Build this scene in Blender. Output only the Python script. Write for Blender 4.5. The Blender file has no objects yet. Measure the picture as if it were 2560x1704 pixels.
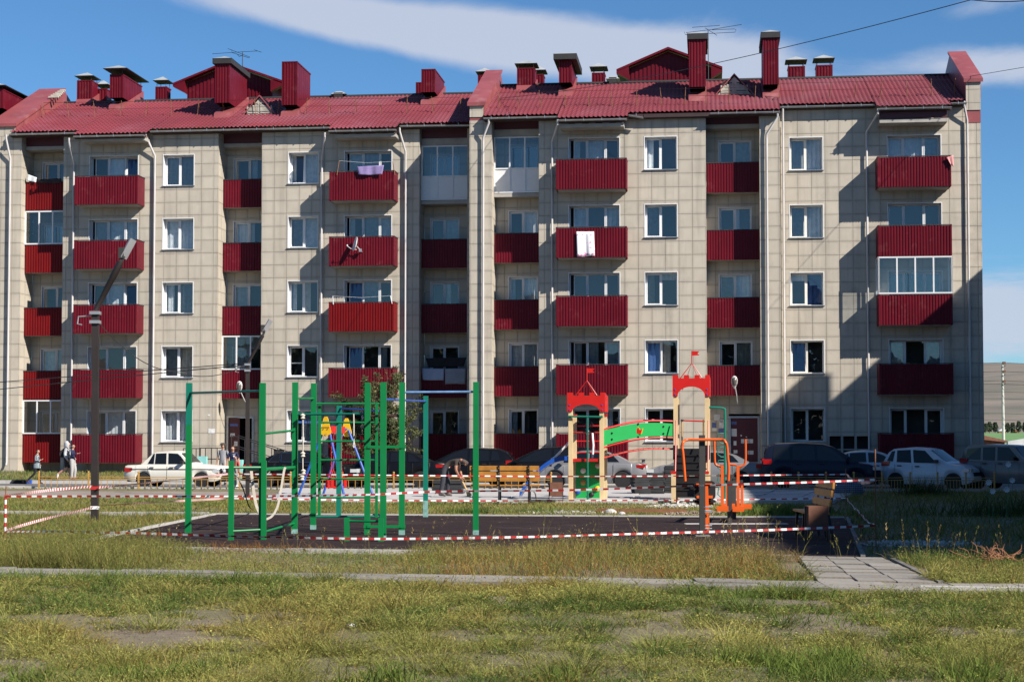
import bpy, bmesh, math, random
import numpy as np
from mathutils import Vector, Matrix, noise as mnoise
random.seed(7); RNG = np.random.default_rng(11)
SC = bpy.context.scene
COL = SC.collection
PI = math.pi
# ------------------------------------------------------------------ camera
FPX = 4300.0; TILT = math.radians(2.4); SHIFT = 80.0; CAMZ = 1.7
cam_d = bpy.data.cameras.new('camera'); cam = bpy.data.objects.new('camera', cam_d); COL.objects.link(cam)
cam.location = (0, 0, CAMZ); cam.rotation_euler = (PI/2 + TILT, 0, 0)
cam_d.sensor_width = 36.0; cam_d.lens = FPX/2560*36.0; cam_d.shift_y = SHIFT/2560
cam_d.clip_start = 0.1; cam_d.clip_end = 12000
SC.camera = cam
# ------------------------------------------------------------------ sun and sky
SUN = Vector((1.473, -1.196, 1.40)).normalized()
SUN_EL = math.asin(SUN.z); SUN_AZ = math.atan2(SUN.x, SUN.y)
sun_d = bpy.data.lights.new('sun', 'SUN'); sun = bpy.data.objects.new('sun', sun_d); COL.objects.link(sun)
sun.rotation_euler = (-SUN).to_track_quat('-Z', 'Y').to_euler()
sun.location = (60, -50, 60)
sun_d.energy = 5.0; sun_d.angle = math.radians(0.5); sun_d.color = (1.0, 0.94, 0.86)
W = bpy.data.worlds.new('World'); SC.world = W; W.use_nodes = True
def world_nodes():
    nt = W.node_tree; nt.nodes.clear(); N = nt.nodes.new; L = nt.links.new
    out = N('ShaderNodeOutputWorld'); bg = N('ShaderNodeBackground'); bg.inputs['Strength'].default_value = 0.05
    sky = N('ShaderNodeTexSky'); sky.sky_type = 'NISHITA'; sky.sun_disc = False
    sky.sun_elevation = SUN_EL; sky.sun_rotation = SUN_AZ; sky.altitude = 800; sky.air_density = 1.0; sky.dust_density = 0.0; sky.ozone_density = 3.0
    tc = N('ShaderNodeTexCoord'); sep = N('ShaderNodeSeparateXYZ'); L(tc.outputs['Generated'], sep.inputs[0])
    def M(op, a, b=None, c=None):
        m = N('ShaderNodeMath'); m.operation = op
        for i, v in enumerate((a, b, c)):
            if v is None: continue
            if isinstance(v, (int, float)): m.inputs[i].default_value = v
            else: L(v, m.inputs[i])
        return m.outputs[0]
    zc = M('MAXIMUM', sep.outputs['Z'], 0.02)
    # cirrus layer: the direction met with a flat layer overhead
    zz = M('ADD', zc, 0.10)
    px = M('DIVIDE', sep.outputs['X'], zz); py = M('DIVIDE', sep.outputs['Y'], zz)
    cmb = N('ShaderNodeCombineXYZ'); L(px, cmb.inputs[0]); L(py, cmb.inputs[1])
    mp = N('ShaderNodeMapping'); mp.inputs['Location'].default_value = (3.1, 1.3, 0); mp.inputs['Rotation'].default_value = (0, 0, 0.35)
    mp.inputs['Scale'].default_value = (0.8, 0.75, 1); L(cmb.outputs[0], mp.inputs[0])
    n1 = N('ShaderNodeTexNoise'); n1.inputs['Scale'].default_value = 2.1; n1.inputs['Detail'].default_value = 7; n1.inputs['Roughness'].default_value = 0.6; n1.inputs['Distortion'].default_value = 0.5
    L(mp.outputs[0], n1.inputs['Vector'])
    n2 = N('ShaderNodeTexNoise'); n2.inputs['Scale'].default_value = 0.55; n2.inputs['Detail'].default_value = 2; L(mp.outputs[0], n2.inputs['Vector'])
    # broad banks of cloud by azimuth (x/y) and elevation
    az = M('DIVIDE', sep.outputs['X'], M('MAXIMUM', M('ABSOLUTE', sep.outputs['Y']), 0.05))
    def bank(a0, e0, sa, se, amp, tilt=0.0):
        da = M('SUBTRACT', az, a0)
        de = M('SUBTRACT', M('SUBTRACT', sep.outputs['Z'], e0), M('MULTIPLY', da, tilt))
        q = M('ADD', M('POWER', M('DIVIDE', M('ABSOLUTE', da), sa), 2.0), M('POWER', M('DIVIDE', M('ABSOLUTE', de), se), 2.0))
        return M('MULTIPLY', M('POWER', 2.718, M('MULTIPLY', q, -1.0)), amp)
    b = bank(0.005, 0.232, 0.18, 0.019, 0.62, -0.104)
    for p in ((0.10, 0.212, 0.07, 0.016, 0.34, -0.05), (-0.13, 0.246, 0.10, 0.012, 0.40, -0.12), (0.285, 0.208, 0.05, 0.012, 0.42, 0.0), (0.29, 0.242, 0.05, 0.010, 0.36, 0.1),
              (0.285, 0.072, 0.10, 0.030, 0.5, 0.0), (-0.19, 0.214, 0.03, 0.004, 0.10, 0.0), (-0.05, 0.225, 0.06, 0.010, 0.14, -0.1), (0.23, 0.215, 0.03, 0.008, 0.12, 0.2), (0.2, 0.268, 0.05, 0.006, 0.12, 0.0)):
        b = M('ADD', b, bank(*p))
    cov = M('ADD', M('MULTIPLY', n1.outputs['Fac'], 0.75), M('MULTIPLY', n2.outputs['Fac'], 0.35))
    front = M('GREATER_THAN', sep.outputs['Y'], 0.0)
    cov = M('ADD', cov, M('MULTIPLY', M('MULTIPLY', b, front), 0.9))
    rmp = N('ShaderNodeMapRange'); rmp.interpolation_type = 'SMOOTHSTEP'; rmp.inputs['From Min'].default_value = 0.70; rmp.inputs['From Max'].default_value = 1.0; rmp.inputs['To Max'].default_value = 0.85
    L(cov, rmp.inputs['Value'])
    sc = N('ShaderNodeMix'); sc.data_type = 'RGBA'; sc.blend_type = 'MULTIPLY'; sc.inputs[0].default_value = 1.0
    L(sky.outputs[0], sc.inputs[6]); sc.inputs[7].default_value = SKY_TINT
    mx = N('ShaderNodeMix'); mx.data_type = 'RGBA'; L(rmp.outputs[0], mx.inputs[0]); L(sc.outputs[2], mx.inputs[6]); mx.inputs[7].default_value = CLOUD
    L(mx.outputs[2], bg.inputs['Color']); L(bg.outputs[0], out.inputs['Surface'])
SKY_TINT = (0.69, 1.07, 1.34, 1); CLOUD = (6.6, 7.2, 8.6, 1)
world_nodes()
SC.view_settings.view_transform = 'Standard'; SC.view_settings.look = 'None'
SC.view_settings.exposure = 0.82; SC.view_settings.gamma = 1.0; SC.view_settings.use_curve_mapping = False
SC.render.engine = 'CYCLES'
SC.cycles.max_bounces = 8; SC.cycles.transparent_max_bounces = 12; SC.cycles.diffuse_bounces = 2
# ------------------------------------------------------------------ measuring: a pixel of the photograph to a point at a known depth
def ray(x, y):
    a = (x-1280)/FPX; b = -(y-852-SHIFT)/FPX
    return Vector((a, math.cos(TILT)-b*math.sin(TILT), math.sin(TILT)+b*math.cos(TILT)))
CAMP = Vector((0, 0, CAMZ))
def at(x, y, Y):
    d = ray(x, y); return CAMP + d*(Y/d.y)
def gnd(x, y, z=0.0):
    d = ray(x, y); return CAMP + d*((z-CAMZ)/d.z)
PSI = math.atan(0.115)
UX = Vector((math.cos(PSI), -math.sin(PSI), 0)); NX = Vector((-math.sin(PSI), -math.cos(PSI), 0))
F0 = at(757, 1112, 80.1); F0.z = 0
def fac(x, y, w):
    d = ray(x, y); t = (w-(CAMP-F0).dot(NX))/d.dot(NX); p = CAMP+d*t
    return (p-F0).dot(UX), p.z
def U(x, w=0.0, y=700): return fac(x, y, w)[0]
def FP(u, w, z): return F0+UX*u+NX*w+Vector((0, 0, z))
# ------------------------------------------------------------------ mesh builder
class MB:
    def __init__(s, xf=None): s.v = []; s.f = []; s.m = []; s.xf = xf; s.uv = {}
    def p(s, q):
        q = s.xf(*q) if s.xf else q
        s.v.append((q[0], q[1], q[2])); return len(s.v)-1
    def face(s, pts, m=0, uv=None):
        i = [s.p(q) for q in pts]; s.f.append(i); s.m.append(m)
        if uv: s.uv[len(s.f)-1] = uv
    def idx(s, ids, m=0): s.f.append(list(ids)); s.m.append(m)
    def box(s, x0, x1, y0, y1, z0, z1, m=0):
        a = [s.p(q) for q in ((x0,y0,z0),(x1,y0,z0),(x1,y1,z0),(x0,y1,z0),(x0,y0,z1),(x1,y0,z1),(x1,y1,z1),(x0,y1,z1))]
        for q in ((0,3,2,1),(4,5,6,7),(0,1,5,4),(1,2,6,5),(2,3,7,6),(3,0,4,7)): s.idx([a[k] for k in q], m)
    def obox(s, c, ex, ey, ez, m=0):
        c = Vector(c); ex = Vector(ex); ey = Vector(ey); ez = Vector(ez); a = []
        for sz in (-1, 1):
            for sx, sy in ((-1,-1),(1,-1),(1,1),(-1,1)): a.append(s.p(c+ex*sx+ey*sy+ez*sz))
        for q in ((0,3,2,1),(4,5,6,7),(0,1,5,4),(1,2,6,5),(2,3,7,6),(3,0,4,7)): s.idx([a[k] for k in q], m)
    def bar(s, p0, p1, wx, wy, m=0, up=(0,0,1)):
        p0 = Vector(p0); p1 = Vector(p1); d = (p1-p0); n = d.normalized(); up = Vector(up)
        if abs(n.dot(up)) > 0.95: up = Vector((0,1,0)) if abs(n.y) < 0.9 else Vector((1,0,0))
        sd = n.cross(up).normalized(); u2 = sd.cross(n)
        s.obox((p0+p1)/2, sd*wx/2, u2*wy/2, d/2, m)
    def tube(s, path, r, n=8, m=0, cap=True):
        path = [Vector(q) for q in path]; rs = r if isinstance(r, (list, tuple)) else [r]*len(path)
        rings = []; prev = None
        for i, q in enumerate(path):
            d = (path[min(i+1, len(path)-1)]-path[max(i-1, 0)]).normalized()
            if prev is None:
                up = Vector((0,0,1)) if abs(d.z) < 0.9 else Vector((1,0,0))
                a = d.cross(up).normalized()
            else:
                a = (prev - d*prev.dot(d)).normalized()
            prev = a; b = d.cross(a)
            rings.append([s.p(q+(a*math.cos(2*PI*k/n)+b*math.sin(2*PI*k/n))*rs[i]) for k in range(n)])
        for i in range(len(rings)-1):
            for k in range(n): s.idx((rings[i][k], rings[i][(k+1)%n], rings[i+1][(k+1)%n], rings[i+1][k]), m)
        if cap: s.idx(rings[0][::-1], m); s.idx(rings[-1], m)
    def prism(s, poly, axis, t0, t1, m=0):
        # poly in two coordinates, extruded along the third (axis 0,1,2)
        def mk(q, t):
            return (t, q[0], q[1]) if axis == 0 else ((q[0], t, q[1]) if axis == 1 else (q[0], q[1], t))
        a = [s.p(mk(q, t0)) for q in poly]; b = [s.p(mk(q, t1)) for q in poly]; n = len(poly)
        for k in range(n): s.idx((a[k], a[(k+1)%n], b[(k+1)%n], b[k]), m)
        s.idx(a[::-1], m); s.idx(b, m)
    def lathe(s, prof, c=(0,0,0), n=16, m=0, axis='z'):
        c = Vector(c); rings = []
        for r, h in prof:
            rg = []
            for k in range(n):
                a = 2*PI*k/n; q = (r*math.cos(a), r*math.sin(a), h)
                if axis == 'y': q = (q[0], q[2], q[1])
                if axis == 'x': q = (q[2], q[0], q[1])
                rg.append(s.p(c+Vector(q)))
            rings.append(rg)
        for i in range(len(rings)-1):
            for k in range(n): s.idx((rings[i][k], rings[i][(k+1)%n], rings[i+1][(k+1)%n], rings[i+1][k]), m)
        s.idx(rings[0][::-1], m); s.idx(rings[-1], m)
    def mesh(s, name, mats, smooth=False):
        me = bpy.data.meshes.new(name); me.from_pydata(s.v, [], s.f)
        for q in (mats if isinstance(mats, (list, tuple)) else [mats]): me.materials.append(q)
        if len(me.materials) > 1: me.polygons.foreach_set('material_index', s.m)
        if s.uv:
            l = me.uv_layers.new(name='UVMap')
            for fi, uv in s.uv.items():
                for li, q in zip(me.polygons[fi].loop_indices, uv): l.data[li].uv = q
        bm = bmesh.new(); bm.from_mesh(me); bmesh.ops.recalc_face_normals(bm, faces=bm.faces); bm.to_mesh(me); bm.free()
        if smooth: me.shade_smooth() if smooth is True else me.set_sharp_from_angle(angle=math.radians(smooth))
        if smooth and smooth is not True:
            me.shade_smooth(); me.set_sharp_from_angle(angle=math.radians(smooth))
        me.update(); return me
    def build(s, name, mats, parent=None, smooth=False, **kw):
        o = bpy.data.objects.new(name, s.mesh(name, mats, smooth)); COL.objects.link(o)
        if parent: o.parent = parent
        return tag(o, **kw)
def tag(o, label=None, cat=None, group=None, kind=None):
    if label: o['label'] = label
    if cat: o['category'] = cat
    if group: o['group'] = group
    if kind: o['kind'] = kind
    return o
def empty(name, loc=(0,0,0), rz=0.0, **kw):
    o = bpy.data.objects.new(name, None); COL.objects.link(o); o.location = loc; o.rotation_euler = (0, 0, rz); o.empty_display_size = 0.3
    return tag(o, **kw)
def link(name, me, parent=None, loc=(0,0,0), rot=(0,0,0), **kw):
    o = bpy.data.objects.new(name, me); COL.objects.link(o); o.location = loc; o.rotation_euler = rot
    if parent: o.parent = parent
    return tag(o, **kw)
def copy_tree(o, parent=None):
    c = o.copy(); COL.objects.link(c)
    if parent: c.parent = parent
    for ch in list(o.children): copy_tree(ch, c)
    return c
# ------------------------------------------------------------------ materials
MATS = {}
def mat(name, col, rough=0.6, metal=0.0, var=0.12, scale=3.0, bump=0.0, bscale=40.0, spec=0.5, world=False, streak=0.0, island=0.0, edge=None, coat=0.0, detail=5, extra=None, dirt=None):
    m = bpy.data.materials.new(name); m.use_nodes = True; nt = m.node_tree; N = nt.nodes.new; L = nt.links.new
    p = nt.nodes['Principled BSDF']; p.inputs['Roughness'].default_value = rough; p.inputs['Metallic'].default_value = metal
    p.inputs['Specular IOR Level'].default_value = spec
    if coat: p.inputs['Coat Weight'].default_value = coat; p.inputs['Coat Roughness'].default_value = 0.06
    tc = N('ShaderNodeTexCoord')
    if world: geo0 = N('ShaderNodeNewGeometry'); OC = geo0.outputs['Position']
    else: OC = tc.outputs['Object']
    n = N('ShaderNodeTexNoise'); n.inputs['Scale'].default_value = scale; n.inputs['Detail'].default_value = detail; L(OC, n.inputs['Vector'])
    mr = N('ShaderNodeMapRange'); mr.inputs['From Min'].default_value = 0.25; mr.inputs['From Max'].default_value = 0.75
    mr.inputs['To Min'].default_value = 1-var; mr.inputs['To Max'].default_value = 1+var; L(n.outputs['Fac'], mr.inputs['Value'])
    val = mr.outputs[0]
    def mul(a, b):
        q = N('ShaderNodeMath'); q.operation = 'MULTIPLY'
        for i, v in enumerate((a, b)):
            if isinstance(v, (int, float)): q.inputs[i].default_value = v
            else: L(v, q.inputs[i])
        return q.outputs[0]
    if island:
        oi = N('ShaderNodeObjectInfo'); ge = N('ShaderNodeNewGeometry'); ad = N('ShaderNodeMath'); ad.operation = 'ADD'
        L(oi.outputs['Random'], ad.inputs[0]); L(ge.outputs['Random Per Island'], ad.inputs[1])
        fr = N('ShaderNodeMath'); fr.operation = 'FRACT'; L(ad.outputs[0], fr.inputs[0])
        r2 = N('ShaderNodeMapRange'); r2.inputs['To Min'].default_value = 1-island; r2.inputs['To Max'].default_value = 1+island; L(fr.outputs[0], r2.inputs['Value'])
        val = mul(val, r2.outputs[0])
    if edge:
        # grime along the rim of a tile (uv 0..1 on its face)
        uv = N('ShaderNodeUVMap'); sp = N('ShaderNodeSeparateXYZ'); L(uv.outputs[0], sp.inputs[0])
        def tri(o):
            a = N('ShaderNodeMath'); a.operation = 'SUBTRACT'; L(o, a.inputs[0]); a.inputs[1].default_value = 0.5
            b = N('ShaderNodeMath'); b.operation = 'ABSOLUTE'; L(a.outputs[0], b.inputs[0]); return b.outputs[0]
        mxn = N('ShaderNodeMath'); mxn.operation = 'MAXIMUM'; L(tri(sp.outputs[0]), mxn.inputs[0]); L(tri(sp.outputs[1]), mxn.inputs[1])
        r3 = N('ShaderNodeMapRange'); r3.interpolation_type = 'SMOOTHSTEP'; r3.inputs['From Min'].default_value = 0.30; r3.inputs['From Max'].default_value = 0.5
        r3.inputs['To Min'].default_value = 1.0; r3.inputs['To Max'].default_value = 1-edge; L(mxn.outputs[0], r3.inputs['Value'])
        val = mul(val, r3.outputs[0])
    if streak:
        # rain streaks: noise drawn out downwards
        mp_ = N('ShaderNodeMapping'); mp_.inputs['Scale'].default_value = (2.6, 2.6, 0.16); L(OC, mp_.inputs[0]); ns_ = N('ShaderNodeTexNoise'); ns_.inputs['Scale'].default_value = 1.0; ns_.inputs['Detail'].default_value = 6; ns_.inputs['Roughness'].default_value = 0.6; L(mp_.outputs[0], ns_.inputs['Vector'])
        rs_ = N('ShaderNodeMapRange'); rs_.inputs['From Min'].default_value = 0.50; rs_.inputs['From Max'].default_value = 0.72; rs_.inputs['To Min'].default_value = 1.0; rs_.inputs['To Max'].default_value = 1-streak; L(ns_.outputs['Fac'], rs_.inputs['Value']); val = mul(val, rs_.outputs[0])
    base = None
    if dirt:
        n3 = N('ShaderNodeTexNoise'); n3.inputs['Scale'].default_value = dirt[1]; n3.inputs['Detail'].default_value = 6; n3.inputs['Roughness'].default_value = 0.65; L(OC, n3.inputs['Vector'])
        r4 = N('ShaderNodeMapRange'); r4.inputs['From Min'].default_value = dirt[2]; r4.inputs['From Max'].default_value = dirt[3]; L(n3.outputs['Fac'], r4.inputs['Value'])
        mx0 = N('ShaderNodeMix'); mx0.data_type = 'RGBA'; L(r4.outputs[0], mx0.inputs[0]); mx0.inputs[6].default_value = (*col, 1); mx0.inputs[7].default_value = (*dirt[0], 1)
        base = mx0.outputs[2]
    mx = N('ShaderNodeMix'); mx.data_type = 'RGBA'; mx.blend_type = 'MULTIPLY'; mx.inputs[0].default_value = 1.0
    if base: L(base, mx.inputs[6])
    else: mx.inputs[6].default_value = (*col, 1)
    L(val, mx.inputs[7]); L(mx.outputs[2], p.inputs['Base Color'])
    if bump:
        nb = N('ShaderNodeTexNoise'); nb.inputs['Scale'].default_value = bscale; nb.inputs['Detail'].default_value = 4; L(tc.outputs['Object'], nb.inputs['Vector'])
        bp = N('ShaderNodeBump'); bp.inputs['Strength'].default_value = bump; bp.inputs['Distance'].default_value = 0.02; L(nb.outputs['Fac'], bp.inputs['Height']); L(bp.outputs[0], p.inputs['Normal'])
    MATS[name] = m; return m
def glass_mat(name, ior=2.4, tint=(0.9, 0.93, 0.95), rough=0.0):
    m = bpy.data.materials.new(name); m.use_nodes = True; nt = m.node_tree; nt.nodes.clear(); N = nt.nodes.new; L = nt.links.new
    o = N('ShaderNodeOutputMaterial'); mx = N('ShaderNodeMixShader'); t = N('ShaderNodeBsdfTransparent'); g = N('ShaderNodeBsdfGlossy'); fr = N('ShaderNodeFresnel')
    fr.inputs['IOR'].default_value = ior; t.inputs['Color'].default_value = (*tint, 1); g.inputs['Roughness'].default_value = rough; g.inputs['Color'].default_value = (1, 1, 1, 1)
    tc = N('ShaderNodeTexCoord'); n = N('ShaderNodeTexNoise'); n.inputs['Scale'].default_value = 1.3; L(tc.outputs['Object'], n.inputs['Vector'])
    bp = N('ShaderNodeBump'); bp.inputs['Strength'].default_value = 0.06; bp.inputs['Distance'].default_value = 0.02; L(n.outputs['Fac'], bp.inputs['Height']); L(bp.outputs[0], g.inputs['Normal'])
    L(fr.outputs[0], mx.inputs[0]); L(t.outputs[0], mx.inputs[1]); L(g.outputs[0], mx.inputs[2]); L(mx.outputs[0], o.inputs['Surface'])
    MATS[name] = m; return m
def attr_mat(name, rough=0.7, trans=0.0, spec=0.3):
    m = bpy.data.materials.new(name); m.use_nodes = True; nt = m.node_tree; N = nt.nodes.new; L = nt.links.new
    p = nt.nodes['Principled BSDF']; p.inputs['Roughness'].default_value = rough; p.inputs['Specular IOR Level'].default_value = spec
    a = N('ShaderNodeAttribute'); a.attribute_name = 'tone'; L(a.outputs['Color'], p.inputs['Base Color'])
    if trans:
        t = N('ShaderNodeBsdfTranslucent'); L(a.outputs['Color'], t.inputs['Color']); mx = N('ShaderNodeMixShader'); mx.inputs[0].default_value = trans
        out = nt.nodes['Material Output']; L(p.outputs[0], mx.inputs[1]); L(t.outputs[0], mx.inputs[2]); L(mx.outputs[0], out.inputs['Surface'])
    MATS[name] = m; return m
M_TILE = mat('cream_cladding_tile', (0.44, 0.392, 0.318), 0.55, var=0.07, scale=1.6, island=0.05, edge=0.12, world=True, streak=0.22, dirt=((0.30, 0.265, 0.22), 0.55, 0.58, 0.82))
M_JOINT = mat('tile_joint', (0.23, 0.205, 0.17), 0.9, var=0.2)
M_RED = mat('burgundy_sheet', (0.105, 0.0052, 0.0125), 0.42, spec=0.18, world=True, streak=0.18, var=0.14, scale=1.2, dirt=((0.16, 0.03, 0.035), 2.0, 0.58, 0.8))
M_RED2 = mat('brighter_red_sheet', (0.135, 0.005, 0.006), 0.42, spec=0.18, var=0.12, scale=1.2)
M_ROOF = mat('roof_sheet', (0.185, 0.036, 0.045), 0.42, spec=0.35, var=0.16, scale=0.35, dirt=((0.215, 0.068, 0.085), 0.22, 0.50, 0.68))
M_FLASH = mat('red_flashing', (0.24, 0.06, 0.062), 0.45, var=0.2, scale=0.8, dirt=((0.31, 0.14, 0.13), 1.2, 0.55, 0.8))
M_DKRED = mat('dark_red_siding', (0.075, 0.010, 0.014), 0.5, var=0.15)
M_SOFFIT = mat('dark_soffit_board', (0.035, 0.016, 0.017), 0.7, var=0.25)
M_WHITE = mat('white_pvc', (0.66, 0.66, 0.66), 0.35, var=0.05, scale=2)
M_CREAMF = mat('cream_pvc', (0.70, 0.67, 0.60), 0.4, var=0.06, scale=2)
M_GREYM = mat('grey_zinc', (0.42, 0.43, 0.44), 0.38, metal=0.6, var=0.15, scale=2)
M_ZINC = mat('zinc_cap', (0.45, 0.47, 0.46), 0.45, metal=0.35, var=0.18, scale=2.5)
M_PIPE = mat('pale_downpipe', (0.44, 0.42, 0.41), 0.45, var=0.12, scale=1.5)
M_SLAB = mat('concrete_slab', (0.33, 0.31, 0.28), 0.85, var=0.18, scale=2.0, bump=0.2, bscale=30)
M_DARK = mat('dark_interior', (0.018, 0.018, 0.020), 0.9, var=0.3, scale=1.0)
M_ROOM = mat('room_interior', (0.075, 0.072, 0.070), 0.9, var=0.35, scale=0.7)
M_BLACKM = mat('black_metal', (0.014, 0.013, 0.013), 0.45, var=0.2)
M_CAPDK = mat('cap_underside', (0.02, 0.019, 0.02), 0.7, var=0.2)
M_CURT = mat('white_curtain', (0.62, 0.62, 0.60), 0.9, var=0.12, scale=6)
M_CURT2 = mat('grey_curtain', (0.46, 0.47, 0.47), 0.9, var=0.2, scale=6)
M_CURT3 = mat('beige_curtain', (0.45, 0.40, 0.32), 0.9, var=0.2, scale=6)
M_SKYREFL = mat('painted_sky_reflection', (0.03, 0.07, 0.20), 0.8, var=0.2, scale=4)  # blue sky reflection put into the colour of a sheet behind panes
M_WOODOLD = mat('weathered_wood', (0.40, 0.37, 0.31), 0.9, var=0.35, scale=5)
M_BRWOOD = mat('brown_wood', (0.14, 0.055, 0.03), 0.7, var=0.3, scale=6)
M_GLASS = glass_mat('window_glass', 1.95)
M_CONC = mat('pale_concrete', (0.42, 0.40, 0.385), 0.85, var=0.18, scale=1.2, bump=0.25, bscale=25, dirt=((0.30, 0.27, 0.24), 0.8, 0.52, 0.72))
M_KERB = mat('kerb_concrete', (0.43, 0.41, 0.38), 0.85, var=0.2, scale=1.5, bump=0.2, bscale=20)
M_ASPH = mat('asphalt', (0.105, 0.10, 0.10), 0.9, var=0.22, scale=1.0, bump=0.3, bscale=60, dirt=((0.16, 0.145, 0.13), 0.5, 0.5, 0.75))
M_RUBB = mat('brown_rubber', (0.024, 0.0135, 0.0135), 0.92, var=0.25, scale=2.0, bump=0.5, bscale=120, spec=0.2, dirt=((0.062, 0.046, 0.040), 0.5, 0.52, 0.78))
M_GREEN = mat('green_paint', (0.003, 0.155, 0.042), 0.35, var=0.08, scale=3)
M_GREEN2 = mat('bluish_green_paint', (0.005, 0.15, 0.10), 0.35, var=0.1, scale=3)
M_LGREEN = mat('bright_green_board', (0.012, 0.32, 0.07), 0.4, var=0.06)
M_BLUE = mat('blue_paint', (0.012, 0.075, 0.36), 0.35, var=0.15, scale=4)
M_LBLUE = mat('worn_light_blue_paint', (0.12, 0.25, 0.46), 0.45, var=0.3, scale=6)
M_BROWNB = mat('brown_bar_paint', (0.05, 0.018, 0.015), 0.4)
M_POSTC = mat('cream_timber', (0.62, 0.46, 0.25), 0.6, var=0.12, scale=3)
M_CRED = mat('castle_red_board', (0.52, 0.012, 0.008), 0.4, var=0.06)
M_YEL = mat('yellow_board', (0.80, 0.46, 0.01), 0.4, var=0.06)
M_FYEL = mat('fence_ochre_paint', (0.42, 0.235, 0.055), 0.5, var=0.25, scale=4)
M_ORANGE = mat('orange_paint', (0.62, 0.095, 0.012), 0.35, var=0.08)
M_GREYP = mat('dark_grey_post', (0.035, 0.033, 0.031), 0.5, var=0.15)
M_SLAT = mat('varnished_slat', (0.42, 0.185, 0.035), 0.42, var=0.22, scale=5)
M_BLACKP = mat('black_plastic', (0.010, 0.008, 0.008), 0.5, var=0.2)
M_POLE = mat('brown_black_pole', (0.020, 0.014, 0.013), 0.6, var=0.3, scale=2)
M_TRED = mat('tape_red', (0.40, 0.022, 0.022), 0.45, var=0.1)
M_TWHT = mat('tape_white', (0.74, 0.72, 0.71), 0.45, var=0.06)
M_ROPE = mat('pale_rope', (0.55, 0.50, 0.42), 0.9, var=0.15, scale=20)
M_RUBSLAB = mat('black_rubber_tile', (0.022, 0.023, 0.025), 0.85, var=0.35, scale=3)
M_RUST = mat('rusty_steel', (0.20, 0.085, 0.04), 0.75, var=0.35, scale=6)
M_TURQ = mat('turquoise_paint', (0.22, 0.52, 0.49), 0.7, var=0.15, scale=2)
M_LAMPG = mat('lamp_grey', (0.30, 0.30, 0.31), 0.4, metal=0.3)
# ------------------------------------------------------------------ ground, field, hills
def ground_mat():
    m = bpy.data.materials.new('dry_soil'); m.use_nodes = True; nt = m.node_tree; N = nt.nodes.new; L = nt.links.new
    p = nt.nodes['Principled BSDF']; p.inputs['Roughness'].default_value = 0.95; p.inputs['Specular IOR Level'].default_value = 0.15
    tc = N('ShaderNodeTexCoord')
    def nz(sc, det, ro=0.55):
        n = N('ShaderNodeTexNoise'); n.inputs['Scale'].default_value = sc; n.inputs['Detail'].default_value = det; n.inputs['Roughness'].default_value = ro; L(tc.outputs['Object'], n.inputs['Vector']); return n
    a = nz(0.45, 6); b = nz(9, 6, 0.7); c = nz(60, 4)
    r = N('ShaderNodeValToRGB'); r.color_ramp.elements[0].position = 0.36; r.color_ramp.elements[0].color = (0.205, 0.165, 0.125, 1)
    r.color_ramp.elements[1].position = 0.64; r.color_ramp.elements[1].color = (0.16, 0.145, 0.075, 1); L(a.outputs['Fac'], r.inputs[0])
    mr = N('ShaderNodeMapRange'); mr.inputs['From Min'].default_value = 0.3; mr.inputs['From Max'].default_value = 0.7; mr.inputs['To Min'].default_value = 0.78; mr.inputs['To Max'].default_value = 1.2; L(b.outputs['Fac'], mr.inputs['Value'])
    mx = N('ShaderNodeMix'); mx.data_type = 'RGBA'; mx.blend_type = 'MULTIPLY'; mx.inputs[0].default_value = 1; L(r.outputs[0], mx.inputs[6]); L(mr.outputs[0], mx.inputs[7]); L(mx.outputs[2], p.inputs['Base Color'])
    ad = N('ShaderNodeMath'); ad.operation = 'ADD'; L(b.outputs['Fac'], ad.inputs[0]); L(c.outputs['Fac'], ad.inputs[1])
    bp = N('ShaderNodeBump'); bp.inputs['Strength'].default_value = 0.7; bp.inputs['Distance'].default_value = 0.03; L(ad.outputs[0], bp.inputs['Height']); L(bp.outputs[0], p.inputs['Normal'])
    return m
M_SOIL = ground_mat()
PAD = [(-7.3, 28.2), (5.15, 25.7), (7.57, 39.3), (-7.05, 41.3)]
def inpoly(x, y, poly):
    r = False; n = len(poly)
    for i in range(n):
        x0, y0 = poly[i]; x1, y1 = poly[(i+1) % n]
        if (y0 > y) != (y1 > y) and x < (x1-x0)*(y-y0)/(y1-y0)+x0: r = not r
    return r
def inpoly_np(X, Y, poly):
    r = np.zeros(X.shape, bool); n = len(poly)
    for i in range(n):
        x0, y0 = poly[i]; x1, y1 = poly[(i+1) % n]
        if y0 == y1: continue
        r ^= ((y0 > Y) != (y1 > Y)) & (X < (x1-x0)*(Y-y0)/(y1-y0)+x0)
    return r
def vnoise(X, Y, s, seed=0):
    # smooth value noise on a lattice, -1..1
    rg = np.random.default_rng(seed); T = rg.uniform(-1, 1, (64, 64))
    x = X*s+1000; y = Y*s+1000; xi = np.floor(x).astype(int); yi = np.floor(y).astype(int); fx = x-xi; fy = y-yi
    fx = fx*fx*(3-2*fx); fy = fy*fy*(3-2*fy)
    def g(i, j): return T[i % 64, j % 64]
    return (g(xi, yi)*(1-fx)+g(xi+1, yi)*fx)*(1-fy)+(g(xi, yi+1)*(1-fx)+g(xi+1, yi+1)*fx)*fy
def ground_z(X, Y):
    a = np.clip((26.0-Y)/4.0, 0, 1)
    far = np.clip((np.abs(X)-16)/6, 0, 1)
    z = (0.028*vnoise(X, Y, 0.7, 1)+0.016*vnoise(X, Y, 2.3, 2)+0.008*vnoise(X, Y, 6, 3))*a*(1-far)
    p = path_dist(X, Y); return np.where(p, np.minimum(z, 0.0)-0.0, z)
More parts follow.
